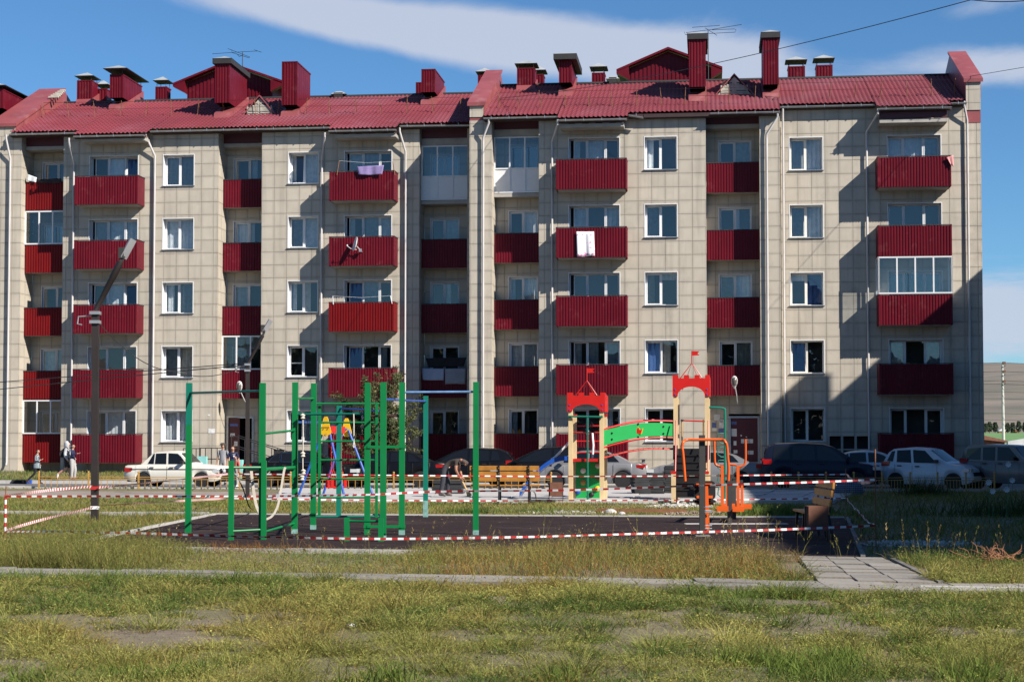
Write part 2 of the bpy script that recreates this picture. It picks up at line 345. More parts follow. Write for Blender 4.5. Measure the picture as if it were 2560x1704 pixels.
# front walk: two long edges in the ground plane, measured on the photograph
WALK = [(-30, 26.2), (-6.9, 23.6), (6.05, 20.75), (30, 15.6), (30, 14.2), (6.0, 19.55), (-6.7, 22.35), (-30, 24.9)]
CROSS = [(4.30, 26.0), (5.5, 25.6), (5.15, 20.9), (3.75, 21.2)]
def path_dist(X, Y): return inpoly_np(X, Y, WALK) | inpoly_np(X, Y, CROSS)
def build_ground():
    xs = np.concatenate([[-3000, -1200, -500, -200, -90, -50, -34, -25], np.arange(-20, 20.01, 0.16), [25, 34, 50, 90, 200, 500, 1200, 3000]])
    ys = np.concatenate([[-3000, -1000, -300, -100, -40, -15, -5, 0, 3, 5], np.arange(6.5, 27, 0.16), [28, 32, 38, 44, 50, 60, 70, 80, 95, 115, 140, 200, 300, 500, 900, 1500]])
    X, Y = np.meshgrid(xs, ys); Z = ground_z(X, Y); Z = np.where(Y > 118, np.maximum(Z, -0.02)-0.05, Z)
    nx, ny = len(xs), len(ys); v = np.stack([X, Y, Z], -1).reshape(-1, 3)
    i = np.arange(ny-1)[:, None]*nx+np.arange(nx-1)[None]; q = np.stack([i, i+1, i+nx+1, i+nx], -1).reshape(-1, 4)
    me = bpy.data.meshes.new('ground'); me.from_pydata(v.tolist(), [], q.tolist()); me.materials.append(M_SOIL); me.shade_smooth()
    link('ground', me, kind='structure')
build_ground()
M_FIELD = mat('far_green_field', (0.10, 0.20, 0.055), 0.95, var=0.2, scale=0.02)
M_HILL = mat('steppe_hill', (0.165, 0.135, 0.105), 0.95, var=0.22, scale=0.006, detail=9, dirt=((0.095, 0.10, 0.07), 0.0035, 0.45, 0.65))
def build_far():
    xs = np.arange(-1600, 1600.1, 100); ys = np.array([118, 300, 600, 1000])
    X, Y = np.meshgrid(xs, ys); Z = (Y-118)*0.0101+0.02; nx = len(xs)
    v = np.stack([X, Y, Z], -1).reshape(-1, 3); i = np.arange(len(ys)-1)[:, None]*nx+np.arange(nx-1)[None]; q = np.stack([i, i+1, i+nx+1, i+nx], -1).reshape(-1, 4)
    me = bpy.data.meshes.new('field'); me.from_pydata(v.tolist(), [], q.tolist()); me.materials.append(M_FIELD); link('field', me, kind='structure')
    # a ring of low steppe hills around the town
    na, nr = 220, 26; v = []
    for j in range(nr):
        t = j/(nr-1); R = 900+3300*t
        for i in range(na):
            a = 2*PI*i/na
            x = R*math.sin(a); y = R*math.cos(a)
            h = (t*t*(3-2*t))*118*(1+0.22*math.sin(a*2+0.6)+0.12*math.sin(a*5+1.0))+10*mnoise.noise((x*.0016, y*.0016, 1))*t*6
            v.append((x, y, 5+h-8*(1-t)))
    f = [(j*na+i, j*na+(i+1) % na, (j+1)*na+(i+1) % na, (j+1)*na+i) for j in range(nr-1) for i in range(na)]
    me = bpy.data.meshes.new('hills'); me.from_pydata(v, [], f); me.materials.append(M_HILL); me.shade_smooth(); link('hills', me, kind='structure')
build_far()
# ------------------------------------------------------------------ hard surfaces
def sheet(name, poly, z0, z1, m, kind='structure', parent=None, **kw):
    b = MB(); b.prism(poly, 2, z0, z1); return b.build(name, m, parent, kind=kind, **kw)
pad_o = sheet('rubber_pavement', PAD, -0.05, 0.045, M_RUBB)
def along(p0, p1, step, gap, wid, z0, z1, m, name, parent, seed=0, jit=0.006):
    # kerb stones one after another
    r = random.Random(seed); p0 = Vector((*p0, 0)); p1 = Vector((*p1, 0)); d = p1-p0; n = max(1, round(d.length/step)); e = d.normalized(); s = Vector((-e.y, e.x, 0)); st = d.length/n
    for k in range(n):
        c = p0+e*(st*(k+.5))
        b = MB(); h = (z1-z0)/2; b.obox((0, 0, 0), (st/2-gap, 0, 0), (0, wid/2, 0), (0, 0, h))
        o = b.build(name, m, parent); o.location = (c.x, c.y, (z0+z1)/2+r.uniform(-jit, jit)); o.rotation_euler = (r.uniform(-.004, .004), 0, math.atan2(e.y, e.x)+r.uniform(-.006, .006))
pk = empty('kerb_edging', kind='structure'); M_KERB_SHADED = mat('shade_darkened_kerb', (0.14, 0.13, 0.12), 0.9, var=0.3, scale=3)  # darker kerb copy with the yard shade put into its colour
def off(poly, k, d):
    a = Vector(poly[k]); b = Vector(poly[(k+1) % 4]); return tuple(a), tuple(b)
along((-7.4, 28.0), (4.2, 25.65), 1.0, 0.006, 0.09, -0.1, 0.075, M_KERB, 'kerb_stone', pk, 1)
along((5.22, 25.65), (7.66, 39.4), 1.0, 0.006, 0.07, -0.1, 0.06, M_KERB_SHADED, 'kerb_stone', pk, 2)
along((7.6, 39.42), (-7.1, 41.42), 1.0, 0.006, 0.09, -0.1, 0.075, M_KERB, 'kerb_stone', pk, 3)
along((-7.15, 41.4), (-7.42, 28.1), 1.0, 0.006, 0.09, -0.1, 0.075, M_KERB, 'kerb_stone', pk, 4)
along((-7.3, 41.5), (-14.5, 42.6), 1.0, 0.006, 0.12, -0.1, 0.09, M_KERB, 'kerb_stone', pk, 5)
# the worn front walk and its kerb
M_WALK = mat('worn_walk_slab', (0.225, 0.205, 0.18), 0.9, var=0.25, scale=2.5, bump=0.4, bscale=20, island=0.14, dirt=((0.15, 0.125, 0.09), 1.5, 0.5, 0.7))
walk = empty('footpath', kind='structure')
def lerp(a, b, t): return (a[0]+(b[0]-a[0])*t, a[1]+(b[1]-a[1])*t)
def slabs(A, B, C, D, nu, nv, z0, z1, m, parent, seed, name='paving_slab', gap=0.012):
    # quad A-B (back edge), D-C (front edge) cut into nu x nv slabs
    r = random.Random(seed)
    for i in range(nu):
        for j in range(nv):
            q = []
            for (s, t) in ((i, j), (i+1, j), (i+1, j+1), (i, j+1)):
                q.append(lerp(lerp(A, B, s/nu), lerp(D, C, s/nu), t/nv))
            cx = sum(p[0] for p in q)/4; cy = sum(p[1] for p in q)/4
            w = max(math.dist(q[0], q[1]), 0.01); q = [(p[0]+(cx-p[0])*gap/w*2, p[1]+(cy-p[1])*gap/w*2) for p in q]
            dz = r.uniform(-.010, .010); tx, ty = r.uniform(-.012, .012), r.uniform(-.012, .012)
            b = MB(); n4 = [(p[0]-cx, p[1]-cy) for p in q]
            lo = [b.p((p[0], p[1], z0-z1)) for p in n4]; hi = [b.p((p[0], p[1], dz+p[0]*tx+p[1]*ty)) for p in n4]
            for k in range(4): b.idx((lo[k], lo[(k+1) % 4], hi[(k+1) % 4], hi[k]))
            b.idx(hi); b.idx(lo[::-1])
            o = b.build(name, m, parent); o.location = (cx, cy, z1)
def walk_pt(x, back):

    pts = WALK[0:4] if back else WALK[7:3:-1]
    for k in range(3):
        if pts[k][0] <= x <= pts[k+1][0]:
            t = (x-pts[k][0])/(pts[k+1][0]-pts[k][0]); return (x, pts[k][1]+(pts[k+1][1]-pts[k][1])*t)
X0 = [-9.0+0.75*k for k in range(26)]
for k in range(len(X0)-1):
    A, B = walk_pt(X0[k], True), walk_pt(X0[k+1], True); D, C = walk_pt(X0[k], False), walk_pt(X0[k+1], False)
    slabs(A, B, lerp(C, B, 0.16), lerp(D, A, 0.16), 1, 2, -0.06, 0.035, M_WALK, walk, k, gap=0.006)
along((4.7, walk_pt(4.7, False)[1]+0.06), (10.4, walk_pt(10.4, False)[1]+0.06), 1.0, 0.006, 0.16, -0.1, 0.085, mat('front_kerb', (0.44, 0.42, 0.385), 0.85, var=0.2, scale=2.0, bump=0.2, bscale=20), 'kerb_stone', walk, 9)
slabs(CROSS[0], CROSS[1], CROSS[2], CROSS[3], 3, 9, -0.06, 0.04, M_WALK, walk, 77)
along((5.60, 25.4), (5.22, 21.0), 1.0, 0.006, 0.07, -0.1, 0.045, M_KERB_SHADED, 'kerb_stone', walk, 11)
# the pale concrete platform of the play area, laid in slabs
plat = empty('play_area_paving', kind='structure')
PA, PB, PC, PD = (-8.6, 64.3), (12.5, 61.5), (9.2, 49.6), (-7.2, 51.6)
slabs(PA, PB, PC, PD, 14, 7, -0.06, 0.10, M_CONC, plat, 5, gap=0.02)
along(PD, PC, 1.0, 0.006, 0.12, -0.1, 0.115, M_KERB, 'kerb_stone', plat, 12)
# worn dirt lane on the left, road, kerb, pavement and lawn by the house
sheet('dirt_path', [(-40, 66.5), (-9, 62.6), (-8.3, 55.5), (-14, 54.5), (-40, 57)], -0.05, 0.012, mat('dirt_lane', (0.235, 0.195, 0.16), 0.95, var=0.25, scale=1.5, bump=0.4, bscale=30))
def strip(u0, u1, w0, w1): return [tuple(FP(u0, w0, 0).xy), tuple(FP(u1, w0, 0).xy), tuple(FP(u1, w1, 0).xy), tuple(FP(u0, w1, 0).xy)]
ROAD_W0, ROAD_W1 = 5.6, 13.2
sheet('road', strip(-60, 70, ROAD_W0, ROAD_W1), -0.08, 0.012, M_ASPH)
sheet('pavement', strip(-60, 70, 4.35, ROAD_W0-0.15), -0.08, 0.14, mat('pavement_asphalt', (0.26, 0.245, 0.23), 0.9, var=0.2, scale=1.2, bump=0.2, bscale=30))
rk = empty('road_kerb', kind='structure')
for s in (-60,):
    a = FP(-22, ROAD_W0-0.07, 0); b2 = FP(46, ROAD_W0-0.07, 0)
    along(a.xy, b2.xy, 1.0, 0.006, 0.15, -0.1, 0.155, M_KERB, 'kerb_stone', rk, 14)
    a = FP(-22, ROAD_W1+0.07, 0); b2 = FP(46, ROAD_W1+0.07, 0)
    along(a.xy, b2.xy, 1.0, 0.006, 0.15, -0.1, 0.10, M_KERB, 'kerb_stone', rk, 15)
def lawn():
    b = MB(lambda u, w, z: FP(u, w, z)); us = list(np.arange(-60, 71, 1.0)); ws = [4.35, 3.6, 2.4, 1.0, -0.5, -14]; zs = [0.10, 0.17, 0.30, 0.42, 0.44, 0.44]
    ids = [[b.p((u, w, z+0.03*mnoise.noise((u*.6, w, 0)))) for u in us] for w, z in zip(ws, zs)]
    for j in range(len(ws)-1):
        for i in range(len(us)-1): b.idx((ids[j][i], ids[j][i+1], ids[j+1][i+1], ids[j+1][i]))
    b.build('lawn', M_SOIL, smooth=True, kind='structure')
lawn()
# ------------------------------------------------------------------ apartment block (three adjoining sections)
GZ = 0.42; ZF = [1.05+3.02*k for k in range(5)]; TS = 0.604; TZ0 = 15.56
def wtop(k): return ZF[k]+2.26
class Sec:
    def __init__(s, u0, w0, label, name='apartment_building'):
        s.u0, s.w0 = u0, w0; p = FP(u0, w0, GZ)
        s.e = empty(name, p, -PSI, label=label, cat='building', group='sections of the long apartment block')
        s.full = []; s.rest = MB(s.xf); s.wallb = MB(s.xf)
    def xf(s, u, w, z): return (u-s.u0, -(w-s.w0), z-GZ)
    def mb(s): return MB(s.xf)
    def wall(s, A, B, z0, z1, holes=(), org=0.0, front=False):
        A = Vector((*A, 0)); B = Vector((*B, 0)); d = (B-A); Ln = d.length; d.normalize(); n = Vector((-d.y, d.x, 0))
        def q(t, z, o=0.0): r = A+d*t+n*o; return (r.x, r.y, z)
        def split(r0, r1, y0, y1):
            xs = sorted({r0, r1, *[h[k] for h in holes for k in (0, 1) if r0 < h[k] < r1 and h[2] < y1 and h[3] > y0]})
            ys = sorted({y0, y1, *[h[k] for h in holes for k in (2, 3) if y0 < h[k] < y1 and h[0] < r1 and h[1] > r0]})
            for i in range(len(xs)-1):
                for j in range(len(ys)-1):
                    cx, cy = (xs[i]+xs[i+1])/2, (ys[j]+ys[j+1])/2
                    if any(h[0] < cx < h[1] and h[2] < cy < h[3] for h in holes): continue
                    yield xs[i], xs[i+1], ys[j], ys[j+1]
        for a, b2, c, e in split(0, Ln, z0, z1): s.wallb.face([q(a, c, -.03), q(b2, c, -.03), q(b2, e, -.03), q(a, e, -.03)])
        g = 0.006; t0 = org-math.ceil(org/0.6)*0.6 if org > 0 else org
        k0 = math.floor((z0-TZ0)/TS); t = t0
        while t < Ln:
            ta, tb = max(t, 0), min(t+0.6, Ln)
            if tb-ta > 0.03:
                k = k0
                while TZ0+k*TS < z1:
                    ca, cb = max(TZ0+k*TS, z0), min(TZ0+(k+1)*TS, z1)
                    if cb-ca > 0.03:
                        cell = list(split(ta, tb, ca, cb))
                        if front and len(cell) == 1 and tb-ta > 0.59 and cb-ca > 0.59 and cell[0][1]-cell[0][0] > .59 and cell[0][3]-cell[0][2] > .59:
                            s.full.append(q((ta+tb)/2, (ca+cb)/2))
                        else:
                            for a, b2, c, e in cell:
                                a2 = a+(g if a == ta and ta > 0 else 0); b3 = b2-(g if b2 == tb and tb < Ln else 0); c2 = c+(g if c == ca else 0); e2 = e-(g if e == cb else 0)
                                u = lambda x: (x-ta)/(tb-ta) if tb-ta > .5 else .5
                                v = lambda z: (z-ca)/(cb-ca) if cb-ca > .5 else .5
                                s.tile(s.rest, q, a2, b3, c2, e2, (u(a2), u(b3), v(c2), v(e2)))
                    k += 1
            t += 0.6
    def tile(s, m, q, a, b, c, e, uv, o=0.0):
        j = random.uniform(-.003, .003)
        f = [q(a, c, j), q(b, c, j), q(b, e, j+random.uniform(-.004, .004)), q(a, e, j)]
        bk = [q(a, c, -.028), q(b, c, -.028), q(b, e, -.028), q(a, e, -.028)]
        fi = [m.p(x) for x in f]; bi = [m.p(x) for x in bk]
        m.idx(fi); m.uv[len(m.f)-1] = ((uv[0], uv[2]), (uv[1], uv[2]), (uv[1], uv[3]), (uv[0], uv[3]))
        for k in range(4):
            m.idx((fi[k], bi[k], bi[(k+1) % 4], fi[(k+1) % 4])); m.uv[len(m.f)-1] = ((0, 0),)*4
    def finish(s):
        s.wallb.build('wall', M_JOINT, s.e)
        b = MB(); h = 0.3-.006; hz = TS/2-.006
        def q(t, z, o=0.0): return (t, -o, z)
        protos = []
        for _ in range(6):
            b = MB(); s.tile(b, q, -h, h, -hz, hz, (0, 1, 0, 1)); protos.append(b.mesh('wall_tile', M_TILE))
        s.full.sort(key=lambda p: (FP(p[0], p[1], p[2])-CAMP).length)
        for i, p in enumerate(s.full):
            if i < 300: link('wall_tile', random.choice(protos), s.e, s.xf(*p), (random.uniform(-.004, .004), 0, random.uniform(-.004, .004)))
            else:
                def qq(t, z, o=0.0): return (p[0]+t, p[1]+o, p[2]+z)
                s.tile(s.rest, qq, -h, h, -hz, hz, (0, 1, 0, 1))
        s.rest.build('wall_tile', M_TILE, s.e, kind='stuff')
CURTS = [M_CURT, M_CURT, M_CURT2, M_CURT3, M_CURT2]
def curtain_or_sky_tint(s, par, u0, u1, z0, z1, w, m):  # also hangs the sheet coloured as reflected sky
    b = s.mb(); n = max(4, int((u1-u0)/0.05)); ph = random.random()*6
    a = [[b.p((u0+(u1-u0)*i/n, w+0.022*math.sin(i*1.7+ph)+0.012*math.sin(i*.6), z)) for i in range(n+1)] for z in (z0, z1)]
    for i in range(n): b.idx((a[0][i], a[0][i+1], a[1][i+1], a[1][i]))
    b.build('curtain_or_sky_tint', m, par, smooth=True)
def window(s, u0, u1, z0, z1, w, cols=(0, .5, 1), sash=(0,), tilt=(), frame=None, curt=None, reveal=0.34, sill=True, room=True, par=None, name='window', rv=None, midrail=None):
    frame = frame or M_WHITE; rv = rv or M_WHITE; wf = w-reveal; f = 0.048; b = s.mb()
    b.box(u0, u1, wf-.05, wf+.02, z0, z0+f); b.box(u0, u1, wf-.05, wf+.02, z1-f, z1)
    b.box(u0, u0+f, wf-.05, wf+.02, z0+f, z1-f); b.box(u1-f, u1, wf-.05, wf+.02, z0+f, z1-f)
    xs = [u0+(u1-u0)*c for c in cols]
    for x in xs[1:-1]: b.box(x-.036, x+.036, wf-.05, wf+.025, z0+f, z1-f)
    win = b.build(name, frame, par or s.e)
    if reveal > .05:
        b = s.mb(); t = .018
        b.box(u0-t, u0, wf-.02, w+.012, z0-t, z1+t); b.box(u1, u1+t, wf-.02, w+.012, z0-t, z1+t); b.box(u0, u1, wf-.02, w+.012, z1, z1+t)
        b.box(u0-.034, u0-t, w-.01, w+.012, z0, z1+.05); b.box(u1+t, u1+.034, w-.01, w+.012, z0, z1+.034); b.box(u0-t, u1+t, w-.01, w+.012, z1+t, z1+.034)
        b.build('reveal', rv, win)
    if sill:
        b = s.mb(); b.prism([(wf+.02, z0+.015), (w+.07, z0-.012), (w+.07, z0-.035), (wf+.02, z0-.012)], 0, u0-.06, u1+.06)
        b.build('sill', M_GREYM, win)
    for k in range(len(xs)-1):
        a = xs[k]+(f if k == 0 else .036); c = xs[k+1]-(f if k == len(xs)-2 else .036); lo, hi = z0+f, z1-f
        tl = 0.085 if k in tilt else 0.0
        if k in sash:
            b = s.mb(); g = .042
            def bx(a0, a1, zz0, zz1):
                pts = []
                for ww in (wf-.03, wf+.035):
                    pts += [(a0, ww-tl*(zz0-lo)/(hi-lo)*1.4, zz0), (a1, ww-tl*(zz0-lo)/(hi-lo)*1.4, zz0), (a1, ww-tl*(zz1-lo)/(hi-lo)*1.4, zz1), (a0, ww-tl*(zz1-lo)/(hi-lo)*1.4, zz1)]
                i = [b.p(p) for p in pts]
                for q in ((0, 1, 2, 3), (7, 6, 5, 4), (0, 4, 5, 1), (1, 5, 6, 2), (2, 6, 7, 3), (3, 7, 4, 0)): b.idx([i[x] for x in q])
            bx(a, c, lo, lo+g); bx(a, c, hi-g, hi); bx(a, a+g, lo+g, hi-g); bx(c-g, c, lo+g, hi-g)
            b.build('sash', frame, win); a += g; c -= g; lo2, hi2 = lo+g, hi-g
        else: lo2, hi2 = lo, hi
        b = s.mb(); j = random.uniform(-.004, .004); j2 = random.uniform(-.004, .004)
        w0 = wf-.012; w1 = w0-(tl*1.4 if tl else 0)
        b.face([(a, w0+j, lo2), (c, w0-j, lo2), (c, w1-j+j2, hi2), (a, w1+j+j2, hi2)]); b.build('pane', M_GLASS, win)
        if midrail and k in midrail:
            b = s.mb(); zm = lo+(hi-lo)*midrail[k]; b.box(a, c, wf-.02, wf+.02, zm-.02, zm+.02); b.build('rail', frame, win)
        cv = curt[k] if curt and k < len(curt) else random.choice((0, 1, 2, 0, 3, 1))
        if cv == 1: curtain_or_sky_tint(s, win, a-.03, c+.03, z0+.02, z1, wf-.16, random.choice(CURTS))
        elif cv == 2: curtain_or_sky_tint(s, win, a-.03, a+(c-a)*random.uniform(.25, .6), z0+.02, z1, wf-.16, random.choice(CURTS))
        elif cv == 3: curtain_or_sky_tint(s, win, a-.03, c+.03, z1-random.uniform(.3, .7), z1, wf-.13, random.choice(CURTS))
        elif cv == 4: curtain_or_sky_tint(s, win, a-.03, c+.03, z0+.02, z1, wf-.16, M_CURT)
        elif cv == 5: curtain_or_sky_tint(s, win, a-.03, c+.03, z0+.02, z1, wf-.16, M_CURT2)
        elif cv == 6: curtain_or_sky_tint(s, win, a-.03, c+.03, z0+.02, z1, wf-.12, M_SKYREFL)  # sheet painted as sky reflected in the pane
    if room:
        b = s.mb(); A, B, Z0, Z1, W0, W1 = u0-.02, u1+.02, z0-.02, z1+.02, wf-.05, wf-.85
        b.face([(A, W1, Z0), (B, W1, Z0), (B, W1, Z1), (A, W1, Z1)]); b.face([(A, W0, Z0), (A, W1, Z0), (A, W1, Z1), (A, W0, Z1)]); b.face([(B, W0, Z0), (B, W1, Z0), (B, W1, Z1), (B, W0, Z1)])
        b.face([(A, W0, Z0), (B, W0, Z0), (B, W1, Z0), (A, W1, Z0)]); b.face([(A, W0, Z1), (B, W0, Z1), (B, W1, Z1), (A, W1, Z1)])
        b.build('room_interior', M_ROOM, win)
    return win
def corr(b, P, along, up, out, Ln, H, pitch=.125, dep=.022, m=0):
    # trapezoid-ribbed sheet
    P = Vector(P); along = Vector(along); up = Vector(up); out = Vector(out); n = max(1, round(Ln/pitch)); p = Ln/n; pr = []
    for k in range(n): pr += [(k*p, 0), (k*p+.30*p, 0), (k*p+.42*p, dep), (k*p+.88*p, dep)]
    pr.append((Ln, 0)); lo = []; hi = []
    for t, d in pr:
        q = P+along*t+out*d; lo.append(b.p(q)); hi.append(b.p(q+up*H))
    for k in range(len(pr)-1): b.idx((lo[k], lo[k+1], hi[k+1], hi[k]), m)
def railing_cap(s, par, pts, z):
    b = s.mb()
    for a, c in zip(pts, pts[1:]): b.bar((a[0], a[1], z), (c[0], c[1], z), .06, .035)
    b.build('handrail', M_CAPDK, par)
def glazing(s, par, segs, z0, z1, frame=None, ncol=3, low=None):
    # framed glazing along plan segments, standing on a balcony front
    frame = frame or M_WHITE
    g = s.mb(); panes = []
    for (A, B, n) in segs:
        A = Vector((*A, 0)); B = Vector((*B, 0)); d = B-A; L = d.length; e = d.normalized(); o = Vector((-e.y, e.x, 0))
        for z in (z0+.03, z1-.03)+((low,) if low else ()): g.bar((A.x, A.y, z), (B.x, B.y, z), .07, .06)
        for k in range(n+1):
            q = A+e*(L*k/n); g.bar((q.x, q.y, z0), (q.x, q.y, z1), .075 if k in (0, n) else .065, .06, up=(0, 1, 0))
        for k in range(n):
            a = A+e*(L*k/n+.03); c = A+e*(L*(k+1)/n-.03); zz = [(z0+.05, z1-.05, False)] if not low else [(low+.03, z1-.05, False), (z0+.05, low-.03, True)]
            for lo, hi, solid in zz:
                pb = s.mb(); pb.face([(a.x, a.y, lo), (c.x, c.y, lo), (c.x, c.y, hi), (a.x, a.y, hi)]); panes.append((pb, solid))
    go = g.build('glazing_frame', frame, par)
    for pb, solid in panes: pb.build('panel' if solid else 'pane', M_WHITE if solid else M_GLASS, par)
    return go
def balcony(s, u0, u1, w, k, depth=1.0, m=None, label=None, glazed=False):
    m = m or M_RED; z0 = ZF[k]-.17; z1 = ZF[k]+1.17; b = s.mb(); H = z1-z0-.03; wo = w+depth
    corr(b, (u0, wo, z0), (1, 0, 0), (0, 0, 1), (0, 1, 0), u1-u0, H)
    corr(b, (u0, w, z0), (0, 1, 0), (0, 0, 1), (-1, 0, 0), depth, H); corr(b, (u1, w, z0), (0, 1, 0), (0, 0, 1), (1, 0, 0), depth, H)
    t = .03
    for (a, c) in (((u0-t, wo+t), (u1+t, wo+t)),): b.box(u0-.01, u0+.05, wo-.02, wo+.03, z0, z1); b.box(u1-.05, u1+.01, wo-.02, wo+.03, z0, z1)
    o = b.build('balcony', m, s.e, label=label)
    b = s.mb(); b.box(u0+.06, u1-.06, w-.05, wo-.06, z0-.03, z0+.13); b.build('slab', M_SLAB, o)
    railing_cap(s, o, [(u0, w), (u0, wo), (u1, wo), (u1, w)], z1)
    if glazed:
        glazing(s, o, [((u0, w+.02), (u0, wo), 1), ((u0, wo), (u1, wo), 4), ((u1, wo), (u1, w+.02), 1)], z1+.02, ZF[k+1]-.2)
    return o
def loggia(s, u0, u1, w, zt, win_u, setback=.75, depth=1.5, glazed={}, mats={}, entrance=False, wcols=(0, .5, 1), rails=(0, 1, 2, 3, 4), ztop=16.1):
    wb = w-depth; wf = w-setback; holes = []
    for k in range(5):
        if entrance and k == 0: continue
        holes.append((win_u[0]-u0, win_u[1]-u0, ZF[k]+.1, wtop(k)))
    eh = None
    if entrance: holes.append((entrance[0]-u0, entrance[1]-u0, .45, 3.1))
    s.wall((u0, w), (u0, wb), GZ, zt); s.wall((u1, wb), (u1, w), GZ, zt); s.wall((u0, wb), (u1, wb), GZ, zt, holes, org=-.2)
    for k in range(5):
        if not (entrance and k == 0):
            window(s, win_u[0], win_u[1], ZF[k]+.1, wtop(k), wb, cols=wcols, sash=(0,), sill=False, reveal=.14, curt=[random.choice((0, 0, 1, 2)), random.choice((0, 0, 1, 2))])
        if k in rails and not (entrance and k == 0):
            z0 = ZF[k]-.17; z1 = ZF[k]+1.17; b = s.mb()
            if glazed.get(k) == 'full':
                o = b2 = s.mb(); b2.box(u0+.01, u1-.01, wb+.03, wf+.02, z0-.02, z0+.14); o = b2.build('balcony', M_SLAB, s.e, label='enclosed balcony with white panels below blue reflecting panes')
                glazing(s, o, [((u0+.03, wf), (u1-.03, wf), 3)], z0+.16, z0+2.72, low=z0+1.27)
                b = s.mb(); b.box(u0+.01, u1-.01, wf-.05, wf+.01, z0+2.74, z0+3.0); b.build('lintel_board', M_SLAB, o)
                continue
            corr(b, (u0+.02, wf, z0), (1, 0, 0), (0, 0, 1), (0, 1, 0), u1-u0-.04, z1-z0)
            o = b.build('balcony', mats.get(k, M_RED), s.e)
            b = s.mb(); b.box(u0+.01, u1-.01, wb+.03, wf-.03, z0, z0+.17); b.build('slab', M_SLAB, o)
            railing_cap(s, o, [(u0+.02, wf), (u1-.02, wf)], z1)
            if k in glazed: glazing(s, o, [((u0+.03, wf-.02), (u1-.03, wf-.02), 3)], z1+.02, ZF[k+1]-.22 if k < 4 else 16.0)
        elif not (entrance and k == 0):
            b = s.mb(); b.box(u0+.01, u1-.01, wb+.03, wf-.03, ZF[k]-.17, ZF[k]); b.build('slab', M_SLAB, s.e)
    b = s.mb(); b.box(u0+.01, u1-.01, wb+.03, wf, 15.85, 16.02); b.build('slab', M_SLAB, s.e)
    b = s.mb(); b.box(u0+.01, u1-.01, wf-.12, wf-.04, 16.03, zt+.35); b.build('siding', M_DKRED, s.e)
# ---- roofs
SL = 0.41
class Roof:
    def __init__(s, sec, we, ze, wr): s.s, s.we, s.ze, s.wr = sec, we, ze, wr
    def z(s, w): return s.ze+(s.we-w)*SL
    def hit(s, x, y):
        lo, hi = s.wr, s.we+1.2
        for _ in range(40):
            m = (lo+hi)/2; zz = fac(x, y, m)[1]
            if zz > s.z(m): hi = m if fac(x, y, hi)[1] < s.z(hi) else hi; lo = m if hi != m else lo
            else: hi = m
        return m
    def base_w(s, x, y):
        # depth on the slope where the line of sight through (x, y) meets the roof; behind the ridge if it never does
        best = None
        for i in range(200):
            w = s.we+1.0-(s.we+1.0-s.wr)*i/199
            if fac(x, y, w)[1] <= s.z(w)+.02: return w
        return s.wr-0.9
    def sheet(s, segs):
        b = s.s.mb(); cs = .35/math.sqrt(1+SL*SL)
        for (u0, u1, we) in segs:
            n = max(4, round((u1-u0)/.05)); us = [u0+(u1-u0)*i/n for i in range(n+1)]
            rows = []; w = we
            kk = 0
            while w > s.wr:
                w2 = max(w-cs, s.wr); rows.append((w, .060)); rows.append((w2+.012, .002)); w = w2
            prev = None
            for (w, o) in rows:
                r = [b.p((u, w, s.z(w)+o+.034*math.cos(2*PI*u/.2)+.010*math.cos(4*PI*u/.2+.8))) for u in us]
                if prev:
                    for i in range(n): b.idx((prev[i], prev[i+1], r[i+1], r[i]))
                prev = r
        u0 = min(q[0] for q in segs); u1 = max(q[1] for q in segs); zr = s.z(s.wr)
        b.face([(u0, s.wr, zr), (u1, s.wr, zr), (u1, s.wr-7.0, zr-7.0*SL), (u0, s.wr-7.0, zr-7.0*SL)])
        s.obj = b.build('roof', M_ROOF, s.s.e, smooth=50)
        b = s.s.mb(); b.tube([(u0, s.wr, zr+.03), (u1, s.wr, zr+.03)], .09, 8); b.build('ridge_cap', M_CAPDK, s.obj)
    def eave(s, u0, u1, we, wwall, gm=None, low=0.0):
        # fascia, dark soffit and half-round gutter under one run of the eave
        z = s.z(we); b = s.s.mb()
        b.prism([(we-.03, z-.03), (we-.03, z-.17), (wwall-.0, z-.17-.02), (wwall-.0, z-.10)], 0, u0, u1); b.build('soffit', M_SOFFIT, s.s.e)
        b = s.s.mb(); n = 10; a = []
        for u, dz in ((u0, 0), (u1, -low)):
            a.append([b.p((u, we+.075+.065*math.cos(PI+PI*k/n), z-.075+dz+.07*math.sin(PI+PI*k/n))) for k in range(n+1)]+[b.p((u, we+.075+.055*math.cos(2*PI-PI*k/n), z-.075+dz+.06*math.sin(2*PI-PI*k/n))) for k in range(n+1)])
        m = len(a[0])
        for k in range(m): b.idx((a[0][k], a[0][(k+1) % m], a[1][(k+1) % m], a[1][k]))
        t = u0+.35
        while t < u1: b.box(t-.012, t+.012, we-.02, we+.15, z-.145, z-.135); b.box(t-.012, t+.012, we+.138, we+.15, z-.145, z-.02); t += .8
        b.build('gutter', gm or M_GREYM, s.s.e, smooth=40)
def hood(s, u0, u1, w, zs=15.86, red=False):
    # concrete slab hood over a top balcony with rafter ends above it
    b = s.mb(); b.box(u0+.05, u1-.05, w-.02, w+.95, zs, zs+.15); o = b.build('balcony_hood', M_SLAB, s.e)
    if red:
        b = s.mb(); b.box(u0+.06, u1-.06, w+.86, w+.92, zs+.2, zs+.62); b.build('siding', M_DKRED, o)
    else:
        n = 9; st = (u1-u0-.2)/n; b = s.mb()
        for k in range(n):
            if k % 2 == 0: b.box(u0+.1+st*k, u0+.1+st*(k+1), w+.1, w+.9, zs+.151, zs+.27)
        b.build('rafter', M_SLAB, o)
        b = s.mb(); b.box(u0+.1, u1-.1, w+.1, w+.82, zs+.152, zs+.3); b.build('siding', M_BRWOOD, o)
